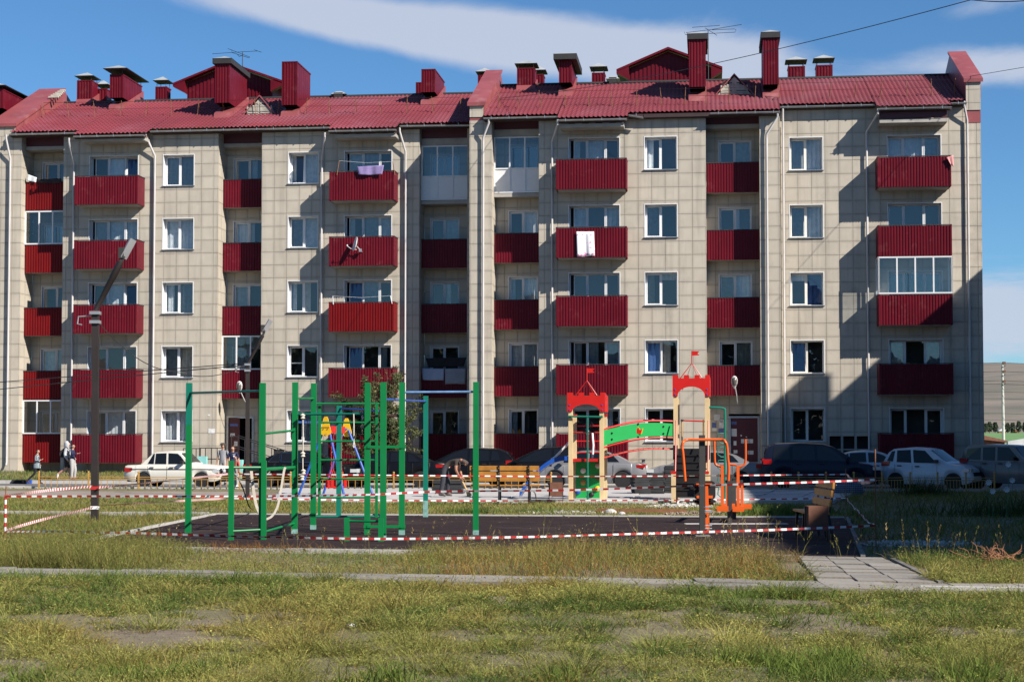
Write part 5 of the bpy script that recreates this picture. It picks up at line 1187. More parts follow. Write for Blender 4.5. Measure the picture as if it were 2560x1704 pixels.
# ------------------------------------------------------------------ barrier tape and its stakes
def stake(px, yt, yb, Y, label, striped=False, r=.012):
    p = at(px, yb, Y); p.z = min(p.z, .02) if not striped else 0; p.z = 0; t = at(px, yt, Y); e = MB()
    if striped:
        o = empty('barrier_stake', p, label=label, cat='stake', group='stakes holding the barrier tape'); h = t.z; n = 9
        for k in range(n): b = MB(); b.tube([(0, 0, h*k/n-(.1 if k == 0 else 0)), (0, 0, h*(k+1)/n)], .022, 8); b.build('stripe', M_TWHT if k % 2 else M_TRED, o)
        b = MB(); b.tube([(0, 0, h), (.005, 0, h+.17)], .012, 6); b.build('tip', M_RUST, o); return
    e.tube([(0, 0, -.2), (0, 0, t.z)], r, 7); o = e.build('barrier_stake', M_RUST, None, label=label, cat='stake', group='stakes holding the barrier tape'); o.location = p
S1Y, S2Y, S3Y = 32.3, 28.9, 49.5
stake(13, 1237, 1335, S1Y, 'red and white striped stake at the far left', True); stake(2190, 1122, 1365, S2Y, 'tall rusty stake at the right corner of the tape'); stake(2115, 1172, 1256, S3Y, 'short rusty stake behind the brown bench at the right'); 
def tape(ctrl, label, wd=.07, sag=.02, tilt=.0, st=.19, hang=.15, seed=1, flat=False):
    # striped barrier ribbon through measured points (pixel, depth)
    pts = curve([at(x, y, Y) for x, y, Y in ctrl], 10); L = [0]
    for a, c in zip(pts, pts[1:]): L.append(L[-1]+(c-a).length)
    r = random.Random(seed); b = MB(); n = max(4, int(L[-1]/st)); sub = 2; prev = None
    def P(s):
        for i in range(len(L)-1):
            if L[i+1] >= s-1e-9: t = (s-L[i])/max(L[i+1]-L[i], 1e-6); return pts[i]*(1-t)+pts[i+1]*t
        return pts[-1]
    for k in range(n*sub+1):
        s = L[-1]*k/(n*sub); q = P(s); tw = tilt+.55*math.sin(s*.5+seed)+.3*math.sin(s*1.7+seed*2); d = (P(min(s+.05, L[-1]))-P(max(s-.05, 0))).normalized()
        sd = d.cross(Vector((0, 0, 1))).normalized(); up = sd.cross(d); v = (up*math.cos(tw)+sd*math.sin(tw))*wd/2
        cur = (b.p(q+v), b.p(q-v))
        if prev: b.idx((prev[0], cur[0], cur[1], prev[1]), ((k-1)//sub) % 2)
        prev = cur
    b.build('barrier_tape', [M_TRED, M_TWHT], None, label=label, cat='barrier tape', group='striped barrier tape around the rubber pavement')
tape([(15, 1240, S1Y-.03), (240, 1239.5, 32.2), (640, 1239.5, 31.3), (910, 1236, 29.6), (1100, 1228, 29.4), (1440, 1224, 29.3), (1760, 1212.5, 29.2), (2020, 1205, 29.0), (2189, 1198.5, S2Y)], 'tape strung at waist height along the front, from striped stake to tall stake', seed=2, wd=.036, st=.095)
tape([(12, 1328, S1Y-.03), (180, 1328.5, 30.5), (380, 1333, 29.9), (640, 1341, 29.4), (950, 1346, 29.1), (1280, 1342, 28.9), (1540, 1335, 28.8), (1920, 1324, 28.8), (2189, 1313, S2Y)], 'lowest front tape sagging near the ground', seed=5, wd=.038, st=.10)
tape([(16, 1238, S1Y), (120, 1225, 35.5), (231, 1215, 37.7)], 'upper tape from striped stake to lamp pole', seed=3, st=.07, tilt=.5, wd=.055); tape([(14, 1325, S1Y), (110, 1297, 35.0), (231, 1268, 37.7)], 'lower tape from striped stake to lamp pole', seed=4, st=.07, tilt=.5, wd=.055)
tape([(245, 1218, 37.9), (420, 1201, 42), (570, 1184, 49)], 'upper tape from lamp pole back towards the cars', seed=6, st=.07, tilt=.5, wd=.055); tape([(245, 1264, 37.9), (400, 1254, 41), (570, 1245, 49)], 'lower tape from lamp pole back towards the paving', seed=7, st=.07, tilt=.5, wd=.055)
tape([(570, 1184, 49), (840, 1186, 48.8), (1058, 1188, 48.6), (1380, 1190, 48.4), (1700, 1189, 49.2), (1920, 1187, 49.4), (2114, 1185, S3Y)], 'far upper tape passing before the worker and the castle towers', seed=8, wd=.038, st=.155)
tape([(570, 1245, 49), (880, 1249, 48.8), (1200, 1251, 48.6), (1440, 1250, 48.4), (1700, 1249.5, 49.2), (1920, 1247, 49.4), (2116, 1244, S3Y)], 'far lower tape along the paving edge', seed=9, wd=.038, st=.155)
tape([(2115, 1185, S3Y), (2140, 1203, 41), (2165, 1205, 34), (2189, 1198, S2Y)], 'loose upper tape hanging between the two rusty stakes', seed=10, tilt=.6); tape([(2117, 1246, S3Y), (2145, 1278, 42), (2170, 1303, 34), (2190, 1312, S2Y)], 'crumpled lower tape sloping between the two rusty stakes', seed=11, tilt=.8, wd=.09, st=.5)
def wrap(px, py, Y, label, m):
    p = at(px, py, Y); b = MB(); b.box(-.082, .082, -.082, .082, -.035, .035); o = b.build('tape_wrap', m, None, label=label, cat='tape wrap', group='tape wrapped round the near lamp pole'); o.location = p
wrap(237, 1219, Y1, 'red tape wound round the near lamp pole, upper of two', M_TRED); wrap(237, 1268, Y1, 'white tape wound round the near lamp pole, lower of two', M_TWHT)
# ------------------------------------------------------------------ castle towers, bridge, slide
def rot2(v, a): c, s = math.cos(a), math.sin(a); return (v[0]*c-v[1]*s, v[0]*s+v[1]*c)
TOW = -.14
def castle():
    o = at(1466, 1250, 50.8); o.z = .1; e = empty('play_castle', o, TOW, label='red and green play castle of two towers joined by an arched bridge', cat='play castle')
    inv = Matrix.Rotation(-TOW, 3, 'Z')
    def L(px, py, Y): return inv @ (at(px, py, Y)-o)
    s = .46; dp = 1.06; pw = .125
    # left tower: four cream timbers
    zt = 2.9; posts = [(-s, 0, zt), (s, 0, zt), (-s, dp, 2.46), (s, dp, 2.46)]
    for k, (x, y, h) in enumerate(posts):
        b = MB(); b.box(x-pw/2, x+pw/2, y-pw/2, y+pw/2, -.05, h); b.build('post', M_POSTC, e)
        if k > 1: b = MB(); b.box(x-pw/2-.012, x+pw/2+.012, y-pw/2-.012, y+pw/2+.012, h, h+.07); b.build('post_cap', M_CRED, e)
    # right tower further right and a little behind
    R = L(1690, 1253, 51.2); x2 = R.x; y2 = R.y; sw = (1768-1690)/4300*51.2
    r2 = [(x2, y2, 3.45), (x2+sw, y2, 3.45), (x2, y2+dp, 3.0), (x2+sw, y2+dp, 3.0)]
    for x, y, h in r2: b = MB(); b.box(x-pw/2, x+pw/2, y-pw/2, y+pw/2, -.05, h); b.build('post', M_POSTC, e)
    def crown(cx, cy, zb, zt_, wd):
        # board with battlements above and an arch cut below
        h = wd/2; n = 4; top = []; w = 2*h/(2*n-1)
        for k in range(2*n-1):
            z = zt_ if k % 2 == 0 else zt_-.095; top += [(-h+w*k+(.02 if k % 2 and k else 0), z), (-h+w*(k+1)+(.02 if k % 2 else 0), z)]
        top[-1] = (h, zt_)
        ar = h-.15; arch = [(ar*math.cos(PI*k/14), zb+.015+(zt_-zb-.36)*math.sin(PI*k/14)) for k in range(15)]
        for yy in (cy-pw/2-.035,):
            b = MB(); up = top; 
            # strips between the arch/bottom and the battlement line
            xs = sorted({round(v, 4) for v in [q[0] for q in top]+[q[0] for q in arch]+[-h, h]})
            def zl(x): return zb if abs(x) >= ar else zb+.015+(zt_-zb-.36)*math.sin(math.acos(max(-1, min(1, x/ar))))
            def zu(x0, x1):
                m = (x0+x1)/2
                for q, q2 in zip(top, top[1:]):
                    if q[0] <= m <= q2[0] and q2[0]-q[0] > 1e-4: return q[1]
                return zt_
            for a, c in zip(xs, xs[1:]):
                if c-a < 1e-4: continue
                u = zu(a, c); b.prism([(cx+a, zl(a)), (cx+c, zl(c)), (cx+c, u), (cx+a, u)], 1, yy, yy+.035)
            cr = b.build('crown_board', M_CRED, e)
            b = MB()
            for x in (-h+.08, h-.08):
                for z in (zb+.06, zb+.2): b.lathe([(.022, -.015), (.022, 0)], (cx+x, yy-.0, z), 8, axis='y')
            b.build('bolt', M_BLUE, cr)
        b = MB(); b.prism([(cy-pw/2, zb), (cy+dp*.98, zb), (cy+dp*.98, zt_-.1), (cy-pw/2, zt_)], 0, cx+h-.03, cx+h); b.build('crown_side', M_CRED, e)
        b = MB(); b.prism([(cy-pw/2, zb), (cy+dp*.98, zb), (cy+dp*.98, zt_-.1), (cy-pw/2, zt_)], 0, cx-h, cx-h+.03); b.build('crown_side', M_CRED, e)
        f = MB(); ap = (cx+.02, cy+.02, zt_+.36); f.tube([(cx-.33, cy, zt_-.1), ap, (cx+.33, cy, zt_-.1)], .016, 6); f.tube([ap, (cx+.02, cy+.02, zt_+.72)], .016, 6); f.tube([(cx-.3, cy+dp, zt_-.4), ap, (cx+.3, cy+dp, zt_-.4)], .013, 6); fr = f.build('spire', M_CRED, e)
        b = MB(); z = zt_+.72; b.prism([(cx+.03, z), (cx+.25, z-.01), (cx+.19, z-.07), (cx+.25, z-.13), (cx+.03, z-.14)], 1, cy+.01, cy+.03); b.build('flag', M_CRED, fr)
    crown(0, 0, 2.58, 3.15, 1.12); crown(x2+sw/2, y2, 3.05, 3.68, 1.10)
    # left tower floor, rails, climbing wall, fireman's pole
    b = MB(); b.box(-s+pw/2, s-pw/2, -.03, dp, 1.12, 1.20); b.build('deck_edge', M_CRED, e)
    for z, y in ((2.18, dp), (1.72, dp), (1.38, dp), (1.98, .25)):
        b = MB(); b.tube([(-s, y, z), (s, y, z)], .02, 8); b.build('rail', M_CRED, e)
    b = MB(); b.tube([(-s-.06, -.12, 2.45), (s+.04, -.12, 2.43)], .028, 8); b.tube([(.05, -.12, 2.44), (.05, -.12, .0)], .026, 8)
    for x in (-s, s): b.tube([(x, -.12, 2.44), (x, 0, 2.44)], .035, 8)
    b.build('fire_pole', M_GREEN2, e, smooth=40)
    b = MB(); b.box(-s+.05, s-.05, dp-.1, dp-.06, 0, 1.1); cw = b.build('climbing_board', M_LGREEN, e)
    for (x, z, m) in ((-.19, .83, M_TWHT), (.25, .98, M_PIPE), (.25, .64, M_BRWOOD), (-.19, .48, M_FYEL), (.24, .30, M_YEL), (.06, .12, M_BLACKP), (-.35, .2, M_BLUE)):
        b = MB(); b.lathe([(.085, 0), (.075, -.05), (.03, -.07)], (x, dp-.1, z), 10, axis='y'); b.build('climbing_hold', m, cw)
    b = MB(); b.tube([(.08, dp, 1.98), (.12, dp-.1, 1.6), (.10, dp-.15, 1.2)], .03, 8); b.build('grab_bar', M_TWHT, e)
    # bridge: arched deck with red tubes and a green side board carrying a crown badge
    n = 16; xa, xb = s+.05, x2-.05
    def zc(t, z0, z1): return z0+(z1-z0)*t+.18*math.sin(PI*t)*.6
    def yb(t): return (0-.0)+(y2-0)*t
    b = MB(); pts = []
    lo = [(xa+(xb-xa)*k/n, zc(k/n, 1.58, 1.86)) for k in range(n+1)]; hi = [(xa+(xb-xa)*k/n, zc(k/n, 2.03, 2.24)) for k in range(n+1)]
    poly = lo+hi[::-1]; lo_ = [b.p((x, yb((x-xa)/(xb-xa))-.03, z)) for x, z in poly]; hi_ = [b.p((x, yb((x-xa)/(xb-xa))+.0, z)) for x, z in poly]
    m = len(poly)
    for k in range(m): b.idx((lo_[k], lo_[(k+1) % m], hi_[(k+1) % m], hi_[k]))
    for k in range(n): b.idx((lo_[k], lo_[k+1], lo_[m-2-k], lo_[m-1-k])); b.idx((hi_[k], hi_[m-1-k], hi_[m-2-k], hi_[k+1]))
    bd = b.build('bridge_board', M_LGREEN, e)
    t = .49; bx, bz = xa+(xb-xa)*t, (zc(t, 1.58, 1.86)+zc(t, 2.03, 2.24))/2; by = yb(t)-.032
    pts = [(-.09, -.08), (.09, -.08), (.125, .06), (.055, .01), (0, .10), (-.055, .01), (-.125, .06)]
    b = MB(); b.prism([(bx+p[0]*1.22, bz+p[1]*1.22) for p in pts], 1, by-.008, by); b.build('crown_outline', M_YEL, bd); b = MB(); b.prism([(bx+p[0], bz+p[1]) for p in pts], 1, by-.016, by-.008); b.build('crown_badge', M_CRED, bd)
    for tt, dz in ((.12, .08), (.12, -.1), (.49, .19), (.49, -.19), (.85, .09), (.85, -.12)):
        xx = xa+(xb-xa)*tt; b = MB(); zm = (zc(tt, 1.58, 1.86)+zc(tt, 2.03, 2.24))/2; b.lathe([(.03, 0), (.03, -.02)], (xx, yb(tt)-.03, zm+dz*1.0), 8, axis='y'); b.build('bolt', M_BLACKP, bd)
    for dz0, dz1, dy in ((2.06, 2.31, -.0), (2.10, 2.36, dp*.8), (1.53, 1.82, 0), (1.53, 1.82, dp*.8)):
        b = MB(); b.tube([(xa+(xb-xa)*k/n, yb(k/n)+dy-.02, zc(k/n, dz0, dz1)) for k in range(n+1)], .022, 8); b.build('bridge_tube', M_CRED, e, smooth=40)
    for k in range(14):
        t = (k+.5)/14; x = xa+(xb-xa)*t; z = zc(t, 1.24, 1.50); b = MB(); b.obox((x, yb(t)+dp*.42, z), ((xb-xa)/30, 0, .01), (0, dp*.42, 0), (0, 0, .018)); b.build('bridge_plank', M_RUST, e)
    b = MB(); b.tube([(xa+(xb-xa)*k/n, yb(k/n)+.0, zc(k/n, 1.22, 1.48)) for k in range(n+1)], .022, 8); b.build('bridge_tube', M_CRED, e, smooth=40)
    # right tower: deck, stairs with black treads, newels, rails
    cx = x2+sw/2; zd = 1.50
    b = MB(); b.box(x2+pw/2, x2+sw-pw/2, y2-.03, y2+dp, zd-.08, zd); b.build('deck_edge', M_BLACKP, e)
    ns = 7
    for k in range(ns):
        z = zd-.20*(k+1)+.02; y = y2-.1-.17*k; b = MB(); b.box(x2-.0, x2+sw+.0, y-.16, y+.06, z-.035, z); b.build('stair_tread', M_BLACKP, e); 
        b = MB(); b.box(x2+.03, x2+sw-.03, y+.04, y+.055, z, z+.165); b.build('stair_riser', M_BLACKP, e)
    for x in (x2-.01, x2+sw+.01):
        b = MB(); b.box(x-.07, x+.07, y2-.13, y2-.07, 1.18, 1.60); b.build('side_plate', M_BLACKP, e)
        b = MB(); b.box(x-pw/2, x+pw/2, y2-1.38, y2-1.25, -.05, .78); b.build('newel', M_POSTC, e); b = MB(); b.box(x-pw/2-.01, x+pw/2+.01, y2-1.39, y2-1.24, .78, .85); b.build('post_cap', M_CRED, e)
        b = MB(); b.tube([(x+.03, y2-1.2, .0), (x+.03, y2-.55, 1.3), (x+.03, y2-.2, 2.33)], .02, 8); b.build('stair_rail', M_CRED, e, smooth=40)
    b = MB(); b.tube([(x2+.1, y2+dp, 2.35), (x2+sw-.1, y2+dp, 2.32)], .022, 8); b.build('rail', M_CRED, e)
    for x in (x2+.14, x2+sw-.14): b = MB(); b.tube([(x, y2+dp, zd), (x, y2+dp, 2.38)], .022, 8); b.build('rail_post', M_FYEL, e)
    # bent green climbing pole
    b = MB(); y = y2+.4; zz = 2.70; b.tube(curve([(x2+sw, y, zz+.03), (x2+sw+.30, y, zz+.02), (x2+sw+.48, y, zz-.01), (x2+sw+.52, y, zz-.1), (x2+sw+.52, y, zz-.8), (x2+sw+.50, y, 0)], 6), .035, 8); bp = b.build('climbing_pole', M_GREEN2, e, smooth=40)
    for k in range(5):
        z = 1.95-.40*k; b = MB(); x = x2+sw+.50; b.tube([(x, y, z), (x-.18, y-.08, z-.0), (x-.20, y-.08, z-.22), (x-.1, y-.05, z-.3), (x, y, z-.3)], .016, 6); b.build('foot_loop', M_GREEN2, bp)
    # slide leaving the left tower
    n = 14; A0 = (-s-.02, .45); 
    def sp(t): return (-s-.05-1.50*t, .5-.1*t, 1.16+.03*math.sin(PI*t)*3-1.06*t**1.9)
    for dy, m, nm, dz in ((-.24, M_BLUE, 'slide_side', .06), (.24, M_BLUE, 'slide_side', .06)):
        b = MB(); P = [Vector(sp(k/n)) for k in range(n+1)]; r = []
        for q in P: r.append([b.p((q.x, q.y+dy-.02, q.z-.03)), b.p((q.x, q.y+dy+.02, q.z-.03)), b.p((q.x, q.y+dy+.02, q.z+.10)), b.p((q.x, q.y+dy-.02, q.z+.10))])
        for k in range(n):
            for j in range(4): b.idx((r[k][j], r[k][(j+1) % 4], r[k+1][(j+1) % 4], r[k+1][j]))
        b.idx(r[0]); b.idx(r[-1]); b.build(nm, m, e)
    b = MB(); P = [Vector(sp(k/n)) for k in range(n+1)]; r = [[b.p((q.x, q.y-.22, q.z)), b.p((q.x, q.y+.22, q.z)), b.p((q.x, q.y+.22, q.z-.02)), b.p((q.x, q.y-.22, q.z-.02))] for q in P]
    for k in range(n):
        for j in range(4): b.idx((r[k][j], r[k][(j+1) % 4], r[k+1][(j+1) % 4], r[k+1][j]))
    b.build('slide_chute', M_GREYM, e, smooth=40)
    b = MB(); b.tube([(-s, .3, 1.78), (-s-.5, .3, 1.25), (-s-.62, .3, 1.18)], .028, 8); b.tube([(-s, .75, 1.78), (-s-.62, .75, 1.18)], .028, 8); b.build('slide_handrail', M_TWHT, e)
    b = MB(); b.tube(curve([(-s-1.30, .25, 0), (-s-1.26, .25, .20), (-s-1.18, .25, .24), (-s-1.10, .25, .18), (-s-1.06, .25, 0)], 5), .02, 6); b.build('slide_foot', M_BLACKM, e)
castle()
def swing():
    o = at(830, 1241, 54.6); o.z = .1; e = empty('swing_set', o, label='blue A frame swing with yellow end plates and red infant seats', cat='swing set')
    def G(px, Y): q = at(px, 1240, Y); return Vector((q.x-o.x, q.y-o.y, 0))
    f1 = [G(743, 53.4), G(862, 53.0)]; f2 = [G(807, 56.4), G(933, 56.0)]; ap = []
    for f, tx, nm in ((f1, 816, 0), (f2, 865, 1)):
        mid = (f[0]+f[1])/2; t = at(tx, 1060, (53.2 if nm == 0 else 56.2))-o; t.z = 2.12; ap.append(t)
        for g in f: b = MB(); b.tube([g+Vector((0, 0, -.05)), t+(g-mid)*.10+Vector((0, 0, -.02))], .038, 8); b.build('leg', M_BLUE, e, smooth=40)
        d = (f[1]-f[0]).normalized(); nv = Vector((-d.y, d.x, 0)); c = MB()
        prof = [(-.10, .36), (-.05, .44), (.05, .44), (.10, .36), (.13, .22), (.23, -.14), (.20, -.22), (.10, -.26), (.06, -.30), (-.06, -.30), (-.10, -.26), (-.20, -.22), (-.23, -.14), (-.13, .22)]
        q0 = [c.p(t+d*x*.78+Vector((0, 0, z*.82))-nv*.07*(1 if nm == 0 else -1)) for x, z in prof]; q1 = [c.p(t+d*x*.78+Vector((0, 0, z*.82))-nv*.04*(1 if nm == 0 else -1)) for x, z in prof]
        for k in range(len(prof)): c.idx((q0[k], q0[(k+1) % len(prof)], q1[(k+1) % len(prof)], q1[k]))
        c.idx(q0); c.idx(q1[::-1]); pl = c.build('end_plate', M_YEL, e)
        if nm == 0:
            b = MB()
            for (x, z) in ((-.04, .17), (-.08, -.03), (.06, -.03)): b.obox(t+d*x+Vector((0, 0, z))-nv*.075, d*.022+Vector((0, 0, .012)), nv*.004, Vector((-.008, 0, .014)))
            b.obox(t+Vector((0, 0, .03))-nv*.075, d*.13, nv*.004, Vector((0, 0, .012))); b.build('plate_marking', mat('plate_print', (.22, .12, .02), .6), pl)
            b = MB(); b.lathe([(.035, 0), (.035, .006)], (0, 0, 0), 12, axis='y'); bb = b.build('plate_sticker', M_FYEL, pl); bb.location = t+Vector((0, -.08, -.19)); 
    b = MB(); b.tube([ap[0], ap[1]], .045, 8); b.build('beam', M_BLUE, e)
    for k, tt in enumerate((.30, .72)):
        c = ap[0]*(1-tt)+ap[1]*tt; b = MB(); dd = (ap[1]-ap[0]).normalized(); b.obox(c+Vector((0, 0, -.03)), dd*.42, Vector((-dd.y, dd.x, 0))*.055, Vector((0, 0, .11))); b.build('hanger_box', M_CRED, e)
        for j, sx in enumerate((-.17, .17)):
            s = c+dd*sx; b = MB()
            for q in range(22):
                z0 = c.z-.14-q*.052; b.tube([s+Vector((0, 0, z0-c.z)), s+Vector((.006 if q % 2 else -.006, 0, z0-c.z-.045))], .013, 5, m=q % 2)
            b.tube([s+Vector((0, 0, -1.28)), s+Vector((-.08, -.08, -1.55))], .012, 5); b.tube([s+Vector((0, 0, -1.28)), s+Vector((.08, .08, -1.55))], .012, 5); b.build('chain', [M_CRED, M_TRED], e)
        st = c+Vector((0, 0, -1.72)); b = MB(); b.obox(st+Vector((0, 0, -.12)), (.19, 0, 0), (0, .17, 0), (0, 0, .02)); 
        for ax_ in range(8):
            a = 2*PI*ax_/8+.2; b.obox(st+Vector((.18*math.cos(a), .16*math.sin(a), .02)), (.026, 0, 0), (0, .026, 0), (0, 0, .15))
        b.obox(st+Vector((0, .16, .15)), (.18, 0, 0), (0, .015, 0), (0, 0, .02)); b.obox(st+Vector((0, -.16, .15)), (.18, 0, 0), (0, .015, 0), (0, 0, .02)); b.build('infant_seat', M_CRED, e)
swing()
# ------------------------------------------------------------------ orange exercise machines
def c5(pts): return [(1660+x/5.6, 1070+y/5.6) for x, y in pts]
def machine1():
    o = gnd(1756, 1345); Y = o.y; e = empty('pulldown_trainer', o, label='dark post trainer with an orange overhead handle frame and black backrest', cat='exercise machine')
    def L(x, y, dy=0): return at(*c5([(x, y)])[0], Y+dy)-o
    b = MB(); h = L(530, 95).z; b.box(-.052, .052, -.052, .052, -.2, h); b.build('post', M_GREYP, e)
    b = MB(); pts = [(296, 740), (285, 600), (262, 330), (250, 265), (268, 195), (320, 162), (480, 160), (800, 160), (850, 185), (880, 250), (893, 420), (905, 560), (900, 735)]
    b.tube(curve([L(x, y, -.12 if 300 < x < 820 else -.2) for x, y in pts], 5), .027, 10); b.build('handle_frame', M_ORANGE, e, smooth=50)
    b = MB(); p0, p1 = L(582, 780, .06), L(606, 1440, .06); b.bar(p0, p1, .085, .05, up=(0, 1, 0)); ch = b.build('link_channel', M_ORANGE, e)
    for y in (1100, 1150, 1360, 1400, 1170):
        q = L(606 if y > 1150 else 600, y, .0); b = MB(); b.tube([q+Vector((-.06, -.04, 0)), q+Vector((.08, -.04, 0))], .013, 6); b.build('bolt', M_GREYM, ch)
    def rr(x0, x1, y0, y1, k, dy, t, m, nm, par):
        a, c = L(x0, y1, dy), L(x1, y0, dy); r = k*(c.x-a.x); poly = []
        for (cx, cz, a0) in ((c.x-r, c.z-r, 0), (a.x+r, c.z-r, 90), (a.x+r, a.z+r, 180), (c.x-r, a.z+r, 270)):
            for j in range(5): an = math.radians(a0+90*j/4); poly.append((cx+r*math.cos(an), cz+r*math.sin(an)))
        b = MB(); b.prism(poly, 1, a.y-t, a.y); return b.build(nm, m, par)
    bk = rr(420, 716, 735, 1000, .2, .45, .05, M_BLACKP, 'backrest', e)
    for (x0, x1, y0, y1) in ((450, 670, 770, 800), (455, 680, 940, 978)):
        a, c = L(x0, y1, .38), L(x1, y0, .38); b = MB(); b.box(a.x, c.x, a.y-.03, a.y, a.z, c.z); b.build('bracket', M_ORANGE, bk)
    a, c = L(430, 1040, .5), L(725, 1020, .5); b = MB(); b.box(a.x, c.x, a.y, a.y+.36, a.z, c.z+.02); st = b.build('seat', M_BLACKP, e)
    a, c = L(470, 1070, .5), L(700, 1045, .5); b = MB(); b.box(a.x, c.x, a.y+.05, a.y+.30, a.z, c.z); b.build('seat_frame', M_CRED, st)
    q = L(590, 1060, .55); b = MB(); b.bar((0, .03, q.z-.35), (q.x, q.y+.1, q.z), .05, .05); b.bar((0, .03, .95), (0, .42, .9), .05, .05); b.build('seat_arm', M_ORANGE, e)
    b = MB(); b.box(-.13, .13, -.13, .13, .04, .06); b.build('base_plate', M_GREYM, e)
machine1()
def machine2():
    o = gnd(1824, 1314); Y = o.y; e = empty('air_walker', o, label='orange air walker with hanging footplates and upright curved handles', cat='exercise machine')
    def L(x, y, dy=0): return at(*c5([(x, y)])[0], Y+dy)-o
    for x0, x1, yt, dy in ((897, 935, 680, 0), (960, 994, 725, 2.2)):
        a = L((x0+x1)/2, yt, dy); b = MB(); b.box(a.x-.045, a.x+.045, a.y-.045, a.y+.045, -.2, a.z); b.build('post', M_GREYP, e)
    for x0, x1, y0, y1, dy in ((783, 1048, 645, 682, 0), (858, 1102, 725, 762, 2.2)):
        a, c = L(x0, y1, dy), L(x1, y0, dy); b = MB(); b.box(a.x, c.x, a.y-.05, a.y+.05, a.z, c.z); b.build('axle_housing', M_GREYP, e)
    a = L(915, 740, 1.1); b = MB(); b.bar((L(915, 664).x, 0, 1.02), (L(977, 740, 2.2).x, L(977, 740, 2.2).y, 1.0), .07, .07); b.build('link_beam', M_GREYP, e)
    for x0, x1, yt, yb, dy in ((793, 830, 515, 1150, -.02), (1014, 1050, 520, 1150, -.02), (862, 892, 765, 1110, 2.2), (1072, 1104, 780, 1100, 2.2)):
        a, c = L(x0, yb, dy), L(x1, yt, dy); b = MB(); w_ = (c.x-a.x); b.box(a.x, c.x, a.y-.07, a.y-.02, a.z, c.z); b.build('swing_arm', M_ORANGE, e)
    for xa, xb, yy in ((787, 893, 1125), (1005, 1125, 1130)):
        p = L(xa, yy, -.05); q = L(xb, yy-40, 2.2); b = MB(); n = 4
        b.bar(p+Vector((.07, 0, .0)), q+Vector((-.06, 0, .0)), .10, .05); ft = b.build('foot_beam', M_ORANGE, e)
        for t in (.02, .95):
            c = p*(1-t)+q*t+Vector((.03, 0, -.03)); b = MB(); b.obox(c, (.12, 0, 0), (0, .16, 0), (0, 0, .02)); b.obox(c+Vector((0, -.15, .05)), (.12, 0, 0), (0, .012, 0), (0, 0, .04)); b.build('footplate', M_ORANGE, ft)
    for pts, dy in (([(702, 150), (706, 300), (712, 470), (735, 515), (795, 535)], 0), ([(1140, 150), (1142, 300), (1140, 460), (1115, 515), (1050, 538)], 0), ([(905, 500), (960, 508), (1012, 512)], .0)):
        b = MB(); b.tube(curve([L(x, y, dy) for x, y in pts], 5), .024, 8); b.build('handle', M_ORANGE, e, smooth=50)
    b = MB(); b.box(-.95, 1.2, -.25, .12, .046, .056); b.build('base_plate', M_CONC, e)
machine2()
# ------------------------------------------------------------------ benches, bins
def bench(o, rz, L_, label):
    e = empty('park_bench', o, rz, label=label, cat='bench', group='slatted benches of the play yard')
    for k, (y0, z) in enumerate(((.23, .95), (.20, .80), (.17, .64))):
        b = MB(); b.obox((0, y0, z), (L_/2, 0, 0), (0, .018, -.004), (0, .004, .062)); b.build('back_slat', M_SLAT, e)
    for k, y in enumerate((.10, -.03, -.16)): b = MB(); b.box(-L_/2, L_/2, y-.055, y+.055, .44, .478); b.build('seat_slat', M_SLAT, e)
    for x in (-L_*.35, L_*.08, L_*.45):
        b = MB(); b.bar((x, .22, 0), (x, .14, .46), .05, .045); b.bar((x, .16, .45), (x, .265, 1.02), .05, .035); b.bar((x, -.20, 0), (x, -.17, .44), .05, .045); b.bar((x, -.2, .42), (x, .16, .42), .05, .035); sp = b.build('support', M_BLACKM, e)
        b = MB()
        for z, y in ((.95, .272), (.80, .245), (.64, .215)): b.lathe([(.012, 0), (.012, .012)], (x, y+.012, z), 6, axis='y')
        b.build('bolt', M_GREYM, sp)
p = at(1263, 1250, 49.2); p.z = .1; bench(p, PI-.1, 1.98, 'yellow slatted bench seen from behind, on the pale paving beside the worker')
bench(Vector((5.40, 31.0, .05)), -PI/2-.02, 1.9, 'yellow slatted bench seen end on, half in shade on the rubber pavement')
def bin_(o, rz, w, h, zb, label, hh):
    e = empty('litter_bin', o, rz, label=label, cat='bin', group='brown boxed litter bins by the benches')
    for sy in (-1, 1): b = MB(); b.box(-w/2, w/2, sy*w*.4-.012, sy*w*.4+.012, zb, zb+h); b.build('panel', M_BRWOOD, e)
    for sx in (-1, 1): b = MB(); b.box(sx*w/2-.012, sx*w/2+.012, -w*.4+.012, w*.4-.012, zb, zb+h); b.build('panel', M_BRWOOD, e)
    b = MB(); b.box(-w/2+.02, w/2-.02, -w*.36, w*.36, zb+.02, zb+h-.03); b.build('bucket', M_BLACKP, e)
    for sx in (-1, 1): b = MB(); b.bar((sx*(w/2+.022), 0, 0), (sx*(w/2+.022), 0, hh), .02, .03); b.build('leg', M_BLACKM, e)
    b = MB(); b.box(-w/2-.03, w/2+.03, -.02, .02, zb+h*.6, zb+h*.6+.02); b.build('pivot', M_BLACKM, e)
q = at(1390, 1250, 50.2); q.z = .1; bin_(q, 0, .36, .40, .12, 'small brown litter bin on the paving between bench and castle', .56); bin_(Vector((5.18, 29.35, .05)), .05, .33, .42, .2, 'brown litter bin hiding the end of the shaded bench', .62)
